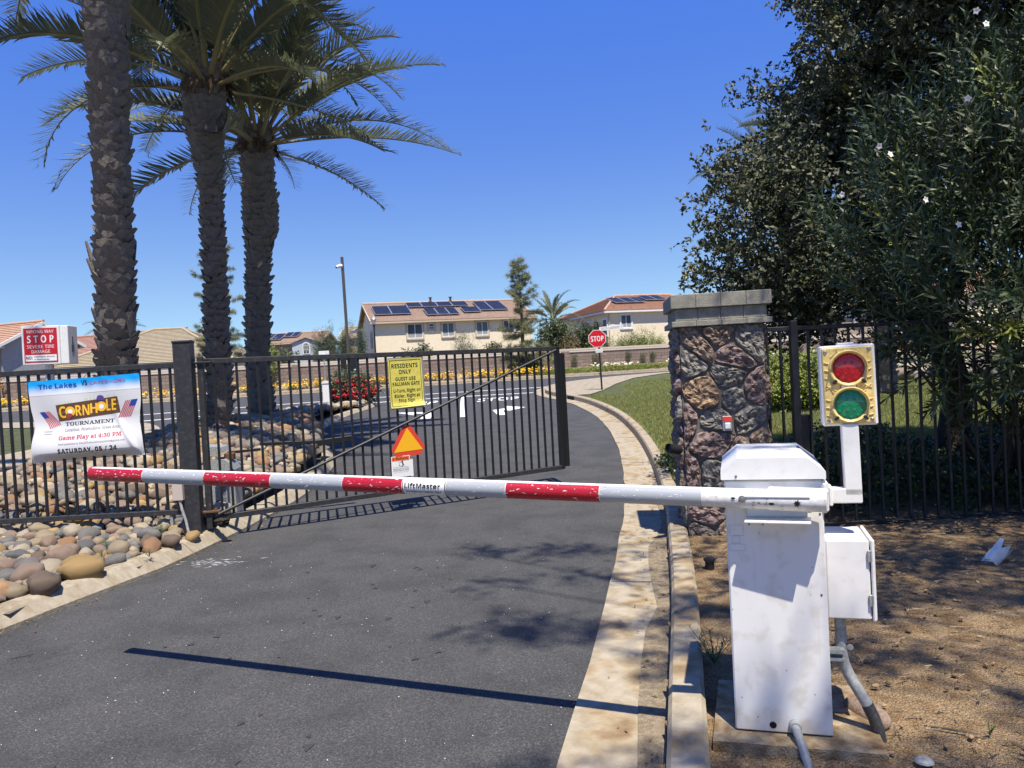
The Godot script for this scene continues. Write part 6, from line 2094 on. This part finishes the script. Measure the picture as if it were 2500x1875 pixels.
func build_plants() -> void:
	rng.seed = 17
	conifer("tall dark pine behind the palm trunks on the left", Vector3(-20.3, gy(-54), -54), 11.9, 5.2, 17, 31, .15, .2)
	conifer("slim conifer with open tiers of branches in front of the cream house", Vector3(.75, gy(-46), -46.5), 7.2, 4.1, 14, 32, .25, .12)
	var sp := spray(20, .35, .16, .06)
	var sp2 := spray(24, .3, .1, .05)
	var fine := spray(26, .32, .12, .02)
	shrub("shrub", "dense dark shrub at the foot of the slim conifer", "shrub", Vector3(.5, gy(-47) + .1, -47.2), Vector3(1.7, 1.25, 1.1), sp2, M.shrub_leaf, 700, 1.0)
	shrub("shrub", "large olive green bush over the wall between the cream houses", "shrub", Vector3(3.15, gy(-53), -53.2), Vector3(1.9, 3.0, 1.4), sp, M.olive_leaf, 1100, 1.1, "", 9)
	shrub("shrub", "green bush beside the stop sign, right of the large olive bush", "shrub", Vector3(5.3, gy(-53), -53.5), Vector3(1.5, 3.2, 1.3), sp, M.cover_leaf, 800, 1.0)
	shrub("shrub", "brownish bush spilling over the wall beside the gate's end", "shrub", Vector3(3.95, 1.5, -51.6), Vector3(1.0, 1.7, .8), sp2, mat_copy("brown_leaf", M.shrub_leaf, Color(.17, .13, .06)), 420, 1.0)
	shrub("shrub", "bright green shrub trailing over the wall right of the stop sign", "shrub", Vector3(8.65, 1.6, -52.9), Vector3(2.3, 1.9, 1.1), fine, M.bright_leaf, 900, 1.2, "", 7)
	for q in [[7.9, 2.2, .5], [8.9, 2.0, .65], [9.6, 2.1, .5], [5.6, 2.2, .9], [4.2, 2.1, .6], [5.9, 2.1, 1.1]]:
		var where := []
		for i in 60: where.append(Transform3D(Basis.from_euler(Vector3(R(0, 3), R(0, 6), R(0, 3))).scaled(Vector3.ONE * .5), Vector3(R(-.16, .16), -q[2] * rng.randf(), R(-.05, .05))))
		var o := thing("trailing_plant", "thin dark tendrils hanging down the block wall near the stop sign", "vine", Vector3(q[0], q[1], -50 - .2 * q[0] + .15), 0, "tendrils hanging over the block wall")
		many("foliage", fine, M.shrub_leaf, where, o, true, tints_for(60))
	shrub("shrub", "loose green shrub above the gate rail, under the widest window", "shrub", Vector3(-6.4, 1.3, -52), Vector3(1.5, 2.1, .9), sp, M.olive_leaf, 420, 1.0)
	shrub("shrub", "thin young shrub above the gate rail under the third window", "shrub", Vector3(-2.8, 1.5, -52), Vector3(1.1, 2.4, .7), fine, M.olive_leaf, 200, 1.1)
	shrub("shrub", "rounded dark green shrub above the gate rail left of the conifer", "shrub", Vector3(-1.25, 1.4, -52), Vector3(1.35, 1.6, .9), sp2, M.cover_leaf, 520, 1.0)
	for i in 5:
		var x: float = [-16.3, -15.4, -14.6, -13.8, -12.9][i]
		shrub("cypress", ["leftmost of the narrow cypresses before the tan roof", "second narrow cypress from the left before the tan roof", "middle narrow cypress, the tallest of the row", "narrow cypress just left of the camera pole", "narrow cypress just right of the camera pole"][i], "tree", Vector3(x, gy(-66), -66), Vector3(.75, 3.6 + .5 * sin(i * 2.3), .7), fine, M.shrub_leaf, 420, 1.1, "row of narrow cypresses")
	shrub("young_tree", "young light green tree tied to a stake before the block wall", "tree", Vector3(-14.9, gy(-46) + .1, -46.4), Vector3(1.3, 2.9, 1.1), fine, M.bright_leaf, 230, 1.2)
	shrub("young_tree", "small tree with rust brown leaves before the wall at the far left", "tree", Vector3(-30.6, gy(-44), -43.2), Vector3(1.6, 3.1, 1.3), sp, M.rust_leaf, 330, .9)
	shrub("shrub", "clump of grey green shrubs left of the blue house", "shrub", Vector3(-15.8, 1.4, -52), Vector3(1.6, 2.2, 1.0), sp, M.olive_leaf, 380, 1.0)
	# flowering bush on the island's nose
	var rb := shrub("flower_bush", "round bush full of red flowers at the island's nose behind the bollard", "bush", Vector3(-5.75, gy(-27.4) + .08, -27.4), Vector3(1.15, 1.05, .75), sp2, M.shrub_leaf, 620, .8, "", 7)
	var petal := Mb.new()
	for i in 7: petal.blob(Vector3(rng.randfn(), rng.randfn(), rng.randfn()) * .035, Vector3(.03, .026, .03), 5, 4)
	var where := []
	var tint := []
	for i in 170:
		var d := Vector3(rng.randfn(), absf(rng.randfn()) * .8, rng.randfn()).normalized()
		where.append(Transform3D(Basis.IDENTITY.scaled(Vector3.ONE * R(.7, 1.5)), Vector3(0, .32, 0) + d * Vector3(1.0, .72, .66) * R(.85, 1.02)))
		tint.append(Color(.62, .02, .035) if rng.randf() < .75 else Color(.6, .1, .12))
	many("flowers", petal, M.petal, where, rb, true, tint)
	# flower border along the far kerb
	var fp := Mb.new()
	for i in 4: leaf(fp, Vector3.ZERO, Vector3(cos(i * 1.6), .5, sin(i * 1.6)), Vector3.UP, .05, .04)
	var fpm := fp.mesh()
	var n := 0
	for i in 66:
		var x := -31.0 + i * .52 + R(-.2, .2)
		if x > 2.2 or rng.randf() < .14: continue
		var z := -43.0 - .2 * x - R(1.2, 2.1)
		var o := thing("flower_clump", "low clump of yellow flowers in the border below the block wall", "flowers", Vector3(x, gy(z) + .16, z), 0, "clumps of yellow flowers below the block wall")
		var lw := []
		var fw := []
		var ft := []
		for j in 46:
			var p := Vector3(rng.randfn() * .26, absf(rng.randfn()) * .13, rng.randfn() * .22)
			lw.append(Transform3D(Basis.from_euler(Vector3(R(-1, 1), R(0, 6), R(-1, 1))).scaled(Vector3.ONE * .35), p))
		for j in 80:
			var p := Vector3(rng.randfn() * .27, .16 + absf(rng.randfn()) * .13, rng.randfn() * .22)
			fw.append(Transform3D(Basis.from_euler(Vector3(R(-.6, .6), R(0, 6), R(-.6, .6))).scaled(Vector3.ONE * 1.5), p))
			ft.append(Color(.95, .62, .02) if rng.randf() < .9 else Color(.9, .75, .3))
		many("foliage", sp2, M.cover_leaf, lw, o, true, tints_for(46))
		many("flowers", fpm, M.petal, fw, o, true, ft)
	var gw := []
	var gt := []
	var gf := []
	for i in 5200:
		var x := R(1.5, 24.0)
		var z := -43.0 - .2 * x - R(.5, 3.6)
		gw.append(Transform3D(Basis.from_euler(Vector3(R(-.6, .6), R(0, 6), R(-.6, .6))).scaled(Vector3.ONE * .55), Vector3(x, gy(z) + R(.2, .4), z)))
		if i % 5 == 0 and sin(x * 1.3) + R(-1, 1) > .3: gf.append(Transform3D(Basis.from_euler(Vector3(R(-.6, .6), R(0, 6), R(-.6, .6))).scaled(Vector3.ONE * 2.0), Vector3(x, gy(z) + R(.45, .6), z)))
	var gc := Node3D.new()
	put(gc, "ground_cover"); gc.set_meta("kind", "stuff"); gc.set_meta("label", "green ground cover with pale flowers below the block wall on the right")
	many("foliage", sp2, M.bright_leaf, gw, gc, true, tints_for(gw.size()))
	for i in gf.size(): gt.append(Color(.85, .78, .55))
	many("flowers", fpm, M.petal, gf, gc, true, gt)
	# behind the right fence
	shrub("hedge", "rounded yellow green hedge behind the fence right of the pillar", "hedge", Vector3(6.35, gy(-17.5) + .1, -17.5), Vector3(1.9, 1.15, 1.5), sp2, M.bright_leaf, 1500, .75, "", 9)
	var cw := []
	for i in 5200:
		var x := R(1.9, 9.5)
		var z := R(-10.6, -6.75)
		var edge := smoothstep(-10.8, -9.6, z) * (0.6 + .4 * sin(x * 2.7 + z)) * smoothstep(1.8, 2.6, x)
		if x > 2.1 and z > -7.4 and x < 3.3: edge *= .7
		cw.append(Transform3D(Basis.from_euler(Vector3(R(-.7, .7), R(0, 6), R(-.7, .7))).scaled(Vector3.ONE * R(.45, .8)), Vector3(x, .08 + rng.randf() * (.18 + .5 * edge), z)))
	var low := many("low_shrubs", spray(22, .2, .075, .04), M.cover_leaf, cw, self, true, tints_for(cw.size(), .35))
	low.set_meta("label", "low leafy ground cover shrubs behind the right fence")
	# short grass over the nearer lawn
	var bl := Mb.new()
	for i in 7:
		var d := Vector3(R(-.5, .5), 1, R(-.5, .5))
		var o := Vector3(R(-.03, .03), 0, R(-.03, .03))
		var s := Vector3(R(-1, 1), 0, R(-1, 1)).normalized() * .004
		bl.face(o - s, o + s, o + d.normalized() * R(.03, .06), s.cross(d))
	var blm := bl.mesh()
	var line := smooth_line(poly(RIGHT_KERB), 0.45)
	var aw := []
	for i in 90000:
		var z := -9.3 - 24.0 * pow(rng.randf(), 1.35)
		var x := R(1.6, 1.8 + 13.0 * (z + 4) / -26.0 + 3.0)
		var kx := kerb_x(line, z)
		if x < kx + .2: continue
		if z < -25.2 and x < kx + 1.9 + (-z - 25.2) * .25: continue
		aw.append(Transform3D(rot(Vector3.UP, R(0, 6)) * Basis.from_scale(Vector3.ONE * R(.8, 1.6)), Vector3(x, gy(z) + .12, z)))
	var gr := many("grass", blm, M.grass_blade, aw, self, true, tints_for(aw.size(), .35, Color(2.0, 1.5, .9), .12))
	gr.set_meta("label", "short green grass blades on the right lawn")

func mat_copy(key: String, from: StandardMaterial3D, c: Color) -> StandardMaterial3D:
	var m: StandardMaterial3D = from.duplicate()
	m.albedo_color = c.linear_to_srgb()
	m.resource_name = key
	M[key] = m
	return m

# ------------------------------------------------------------------ small things on the ground
func build_litter() -> void:
	rng.seed = 29
	var st := Mb.new()
	for i in 3: st.box(Vector3(R(-.01, .01), .002, i * .006), Vector3(.05, .0022, .0025), 0, rot(Vector3.UP, R(-.5, .5)))
	var where := []
	var tint := []
	for i in 5200:
		var x := R(.9, 6.5)
		var z := R(-6.6, -1.2)
		if x < .75 - z * .12 + (.0): continue
		var far := smoothstep(-4.0, -5.4, z)
		if rng.randf() > .35 + .65 * far: continue
		where.append(Transform3D(Basis.from_euler(Vector3(R(-.2, .2), R(0, TAU), R(-.2, .2))).scaled(Vector3(R(.5, 1.6), 1, R(.4, 1.0))), Vector3(x, .105 + R(0, .02) + .03 * smoothstep(2.0, 3.5, x) * smoothstep(-3.2, -4.6, z), z)))
		tint.append(Color(1, 1, 1) * R(.45, 1.5))
	var straw := many("straw_litter", st, M.litter, where, self, true, tint)
	straw.set_meta("label", "dry straw and chips scattered over the dirt")
	var chip := Mb.new()
	chip.blob(Vector3.ZERO, Vector3(.014, .006, .009), 6, 4)
	where = []
	tint = []
	for i in 900:
		var x := R(1.0, 6.0)
		var z := R(-6.2, -1.4)
		if x < .8 - z * .12: continue
		where.append(Transform3D(Basis.from_euler(Vector3(R(-.3, .3), R(0, TAU), R(-.3, .3))).scaled(Vector3.ONE * R(.4, 1.5)), Vector3(x, .1 + R(0, .012), z)))
		tint.append(Color(1.1, 1.05, 1.0) * R(.35, 1.15))
	var peb := many("gravel", chip, M.litter, where, self, true, tint)
	peb.set_meta("label", "small pebbles and clods on the dirt")
	# dry leaves and bits blown against the kerbs
	var lf := Mb.new()
	leaf(lf, Vector3(-.02, .004, 0), Vector3(1, 0, 0), Vector3.UP, .04, .014, .5)
	where = []
	tint = []
	var kl := smooth_line(poly(RIGHT_KERB), 0.45)
	var ll := smooth_line(poly(ISLAND_KERB), 0.45)
	for i in 420:
		var q: Vector2
		if i % 3 < 2:
			q = kl[rng.randi_range(6, 36)] + Vector2(-absf(rng.randfn()) * .16, R(-.25, .25))
		else:
			q = ll[rng.randi_range(0, 20)] + Vector2(absf(rng.randfn()) * .1, R(-.2, .2))
		where.append(Transform3D(Basis.from_euler(Vector3(R(-.4, .4), R(0, TAU), R(-.3, .3))).scaled(Vector3.ONE * R(.4, 1.1)), Vector3(q.x, gy(q.y) + .018, q.y)))
		tint.append(Color(.75, .6, .5) * R(.3, 1.2))
	var dl := many("dry_leaves", lf, M.litter, where, self, true, tint)
	dl.set_meta("label", "dry leaf bits lying along the kerbs")
	# broken piece of white pipe
	var p := Mb.new()
	var sh := PackedVector2Array()
	for i in 15: sh.append(Vector2(R(.12, .2) if i % 3 else R(.06, .1), i))
	for i in 14:
		var a0 := -.6 + i * .25
		var a1 := a0 + .25
		p.quad(Vector3(cos(a0) * .11, 0, sin(a0) * .11), Vector3(cos(a1) * .11, 0, sin(a1) * .11), Vector3(cos(a1) * .12, sh[i + 1].x + .06, sin(a1) * .12), Vector3(cos(a0) * .12, sh[i].x + .06, sin(a0) * .12))
		p.quad(Vector3(cos(a0) * .102, 0, sin(a0) * .102), Vector3(cos(a1) * .102, 0, sin(a1) * .102), Vector3(cos(a1) * .112, sh[i + 1].x + .06, sin(a1) * .112), Vector3(cos(a0) * .112, sh[i].x + .06, sin(a0) * .112))
	tag(obj("pipe_fragment", p, M.white_paint, self, Transform3D(Basis.from_euler(Vector3(.35, .5, -.75)).scaled(Vector3.ONE * .72), Vector3(3.12, .13, -5.15))), "broken piece of white plastic pipe lying on the dirt", "pipe")
	var nz := FastNoiseLite.new()
	nz.seed = 2; nz.frequency = .03
	var rk := Mb.new()
	rk.blob(Vector3.ZERO, Vector3(.055, .05, .12), 14, 9, .15, nz)
	tag(obj("rock", rk, M.pebble_pink, self, Transform3D(rot(Vector3.UP, .3), Vector3(1.372, .115, -3.10))), "smooth tan rock leaning on the edge of the concrete slab", "rock")
	var vb := Mb.new()
	vb.tube([Vector3(0, -.03, 0), Vector3(0, .05, 0)], .032, 12)
	vb.tube([Vector3(0, .05, 0), Vector3(0, .066, 0)], .042, 12)
	tag(obj("sprinkler_head", vb, M.black_plastic, self, T(1.335, .1, -5.43)), "dark plastic sprinkler head in the dirt by the stone pillar", "sprinkler")
	var cp := Mb.new()
	cp.lathe([Vector2(.0001, .012), Vector2(.022, .012), Vector2(.03, .006), Vector2(.034, 0)], 16)
	cp.lathe([Vector2(.0001, .016), Vector2(.007, .014)], 10)
	tag(obj("drain_plug", cp, M.galvanised, self, T(1.41, .102, -2.735)), "small round grey cap set in the dirt at the bottom right", "cap")
	for q in [[-3.05, -4.62, .4, "dark forked twig lying on the asphalt near the left kerb"]]:
		var tw := Mb.new()
		tw.tube([Vector3(-.06, .006, .01), Vector3(0, .008, 0), Vector3(.06, .006, -.015)], .003, 5)
		tw.tube([Vector3(0, .008, 0), Vector3(.05, .008, .012)], .002, 5)
		tag(obj("twig", tw, M.twig, self, Transform3D(rot(Vector3.UP, q[2]), Vector3(q[0], 0, q[1]))), q[3], "twig")
	for q in [[1.62, .1, -3.9, .5, .08, "short brown stick on the dirt right of the electrical box"], [1.62, .1, -2.95, -.5, .06, "thin brown stick on the dirt beside the conduit"], [1.83, .1, -2.66, -.9, .11, "long thin stick on the dirt at the bottom right corner"]]:
		var tw := Mb.new()
		tw.tube([Vector3(-q[4], .004, 0), Vector3(0, .008, .004), Vector3(q[4], .004, 0)], .0045, 5)
		tag(obj("stick", tw, M.twig, self, Transform3D(rot(Vector3.UP, q[3]), Vector3(q[0], q[1], q[2]))), q[5], "stick")
	# weeds
	weed(Vector3(.915, .1, -3.72), .2, 16, "leafy green weed growing between kerb and barrier machine")
	weed(Vector3(-3.42, .16, -7.30), .2, 12, "green weed among stones at the foot of the left gate post")
	weed(Vector3(-3.55, .16, -6.5), .1, 8, "small green weed between stones in the middle of the near bed")
	weed(Vector3(-3.18, .14, -6.55), .09, 8, "small green weed against the inner edge of the left kerb")
	weed(Vector3(-3.72, .16, -6.9), .1, 8, "small weed between orange and grey stones left of centre")
	weed(Vector3(1.75, .1, -2.9), .06, 6, "flat weed in the dirt near the bottom right corner")
	var dr := Mb.new()
	for i in 30:
		var d := Vector3(rng.randfn(), .6, rng.randfn()).normalized()
		leaf(dr, Vector3(R(-.05, .05), 0, R(-.04, .04)), d, Vector3.UP, R(.04, .11), .006)
	tag(obj("dry_weed", dr, M.litter, self, T(-3.5, .01, -5.02)), "tuft of dry straw weed at the left edge of the kerb", "weed")
	# broad oil spots on the lane
	var sp := Mb.new()
	for i in 45:
		var c := Vector3(R(-2.2, .0), .0045, R(-6.4, -2.4))
		c.x = clampf(-1.0 + rng.randfn() * .55 + (c.z + 4) * -.12, -2.6, .1)
		var n := 9
		var r := R(.008, .028)
		for k in n:
			var a := TAU * k / n
			var b := TAU * (k + 1) / n
			var ra := r * (1.0 + .45 * sin(k * 2.1 + i))
			var rb := r * (1.0 + .45 * sin(((k + 1) % n) * 2.1 + i))
			sp.face(c, c + Vector3(cos(a) * ra * .8, 0, sin(a) * ra * 1.2), c + Vector3(cos(b) * rb * .8, 0, sin(b) * rb * 1.2), Vector3.UP)
	var spo := struct("oil_spots", sp, mat("oil_spot", Color(.038, .038, .039), .9), "dark oil spots on the asphalt in front of the arm")
	spo.set_meta("kind", "stuff")
	var ch := Mb.new()
	for i in 130:
		var c := Vector3(R(-3.2, .2), .006, R(-7.5, -2.6))
		ch.box(c, Vector3(R(.002, .007), .003, R(.002, .005)), 0, rot(Vector3.UP, R(0, 3)))
	var cho := struct("road_grit", ch, M.label_white, "pale grit scattered on the asphalt")
	cho.set_meta("kind", "stuff")

func weed(at: Vector3, h: float, n: int, label: String) -> void:
	var mb := Mb.new()
	var stems := Mb.new()
	for i in n:
		var d := Vector3(rng.randfn() * .5, 1.0, rng.randfn() * .5).normalized()
		var l := h * R(.5, 1.1)
		stems.tube([Vector3.ZERO, d * l * .5 + Vector3(0, l * .05, 0), d * l], [.0022, .0016, .001], 4, false)
		for k in 9:
			var f := R(.15, 1.0)
			leaf(mb, d * l * f, d * .5 + Vector3(rng.randfn(), rng.randfn() * .4, rng.randfn()), Vector3.UP, h * R(.14, .26), h * .035)
	var o := thing("weed", label, "weed", at)
	obj("leaves", mb, M.weed_leaf, o)
	obj("stem", stems, M.weed_leaf, o)

# a tree that stands out of the photo, up to the right behind the viewer: its shade dapples the dirt and the machine
func build_shade_tree() -> void:
	rng.seed = 57
	var t := thing("shade_tree", "tree overhanging from the right behind the viewer, dappling the dirt with shade", "tree", Vector3(6.8, 0, 1.6))
	var wood := Mb.new()
	wood.tube([Vector3(0, -.1, 0), Vector3(-.1, 2.5, -.1), Vector3(-.5, 4.6, -.3), Vector3(-1.2, 6.2, -.6)], [.3, .22, .17, .1], 12)
	obj("trunk", wood, M.bark, t)
	var sp := spray(26, .3, .11, .035)
	var where := []
	var br := Mb.new()
	for q in SHADE:
		# each bough is a thin branch with sparse sprays
		var a := Vector3(q[0], q[1], q[2]) - t.position
		var b := Vector3(q[3], q[4], q[5]) - t.position
		br.tube([Vector3(-1.0, 5.6, -.5), a.lerp(Vector3(-1.0, 5.6, -.5), .4) + Vector3(0, .3, 0), a, b], [.02, .014, .010, .005], 6, false)
		for i in int(q[6]):
			var f := rng.randf()
			where.append(Transform3D(Basis.from_euler(Vector3(R(0, TAU), R(0, TAU), R(0, TAU))).scaled(Vector3.ONE * R(.7, 1.2)), a.lerp(b, f) + Vector3(rng.randfn(), rng.randfn() * .6, rng.randfn()) * float(q[7])))
	obj("branches", br, M.bark, t)
	many("foliage", sp, M.tree_leaf, where, t, true, tints_for(where.size()))

# boughs: from, to, sprays, spread
const SHADE := [
	[3.6, 9.3, -1.45, 6.8, 9.6, -1.7, 130, .10],
	[1.9, 9.3, -.75, 6.6, 9.5, -.55, 210, .12],
	[2.3, 9.4, .15, 6.2, 9.6, .1, 60, .07],
	[2.9, 9.4, .75, 6.0, 9.6, .5, 110, .10],
	[1.6, 9.2, .95, 2.9, 9.3, 1.15, 22, .08],
	[1.6, 9.0, -.2, 2.7, 9.2, -.1, 24, .10],
	[.55, 9.5, -.85, 2.0, 9.6, -.55, 26, .06],
	[.45, 9.5, -2.8, 2.1, 9.6, -2.5, 26, .06],
	[.6, 9.4, -1.9, 1.9, 9.4, -1.8, 12, .06],
	[.7, 9.4, .9, 1.8, 9.5, 1.0, 18, .06],
	[-.6, 9.6, 1.3, .6, 9.6, 1.45, 10, .07],
	[1.9, 6.1, -2.5, 7.0, 6.2, -2.7, 150, .2],
	[2.0, 6.3, -2.95, 7.5, 6.6, -3.05, 240, .25],
	[2.4, 6.6, -3.5, 7.6, 6.9, -3.6, 150, .32],
	[2.3, 6.8, -4.1, 7.6, 7.0, -4.2, 130, .32],
	[2.5, 6.9, -4.7, 7.6, 7.2, -4.8, 120, .32],
	[2.9, 7.0, -5.3, 7.6, 7.3, -5.4, 100, .3],
]

func _ready() -> void:
	var cam := Camera3D.new()
	cam.name = "camera"
	add_child(cam)
	cam.position = Vector3(0, 1.6, 0)
	cam.basis = Basis(Vector3.RIGHT, deg_to_rad(-1.3)) * Basis(Vector3.BACK, deg_to_rad(-3.04))
	cam.fov = 2.0 * rad_to_deg(atan(937.5 / 1877.0))
	cam.near = 0.05
	cam.far = 2000.0
	cam.current = true
	var env := Environment.new()
	var sky := Sky.new()
	var sm := ProceduralSkyMaterial.new()
	sm.sky_top_color = Color(.043, .126, .475).linear_to_srgb()
	sm.sky_horizon_color = Color(.385, .60, .68).linear_to_srgb()
	sm.sky_curve = 0.086
	sm.ground_horizon_color = Color(.30, .34, .36).linear_to_srgb()
	sm.ground_bottom_color = Color(.12, .11, .10).linear_to_srgb()
	sm.sun_angle_max = 6.0
	sm.energy_multiplier = 1.0
	sky.sky_material = sm
	env.background_mode = Environment.BG_SKY
	env.sky = sky
	env.tonemap_mode = Environment.TONE_MAPPER_LINEAR
	env.tonemap_exposure = 1.65
	env.sdfgi_enabled = true; env.ssao_enabled = true; env.ssil_enabled = true
	var we := WorldEnvironment.new()
	we.name = "environment"
	we.environment = env
	add_child(we)
	var sun := DirectionalLight3D.new()
	sun.name = "sun"
	add_child(sun)
	sun.light_color = Color(1.0, .965, .90)
	sun.light_energy = 1.5
	sun.light_angular_distance = 0.53
	sun.shadow_enabled = true
	sun.look_at_from_position(Vector3(.1, 1, .41) * 50.0, Vector3.ZERO)
	var t0 := Time.get_ticks_msec()
	make_materials(); print("materials ", Time.get_ticks_msec() - t0)
	rng.seed = 1
	build_ground(); print("ground ", Time.get_ticks_msec() - t0)
	build_houses(); print("houses ", Time.get_ticks_msec() - t0)
	build_palms(); print("palms ", Time.get_ticks_msec() - t0)
	build_dark_tree(); build_oleander(); print("trees ", Time.get_ticks_msec() - t0)
	build_plants(); print("plants ", Time.get_ticks_msec() - t0)
	build_shade_tree()
	rng.seed = 2
	build_pillar()
	build_fences(); print("fences ", Time.get_ticks_msec() - t0)
	build_signs()
	build_machine(); print("machine ", Time.get_ticks_msec() - t0)
	build_stones(); print("stones ", Time.get_ticks_msec() - t0)
	build_litter(); print("end ", Time.get_ticks_msec() - t0)
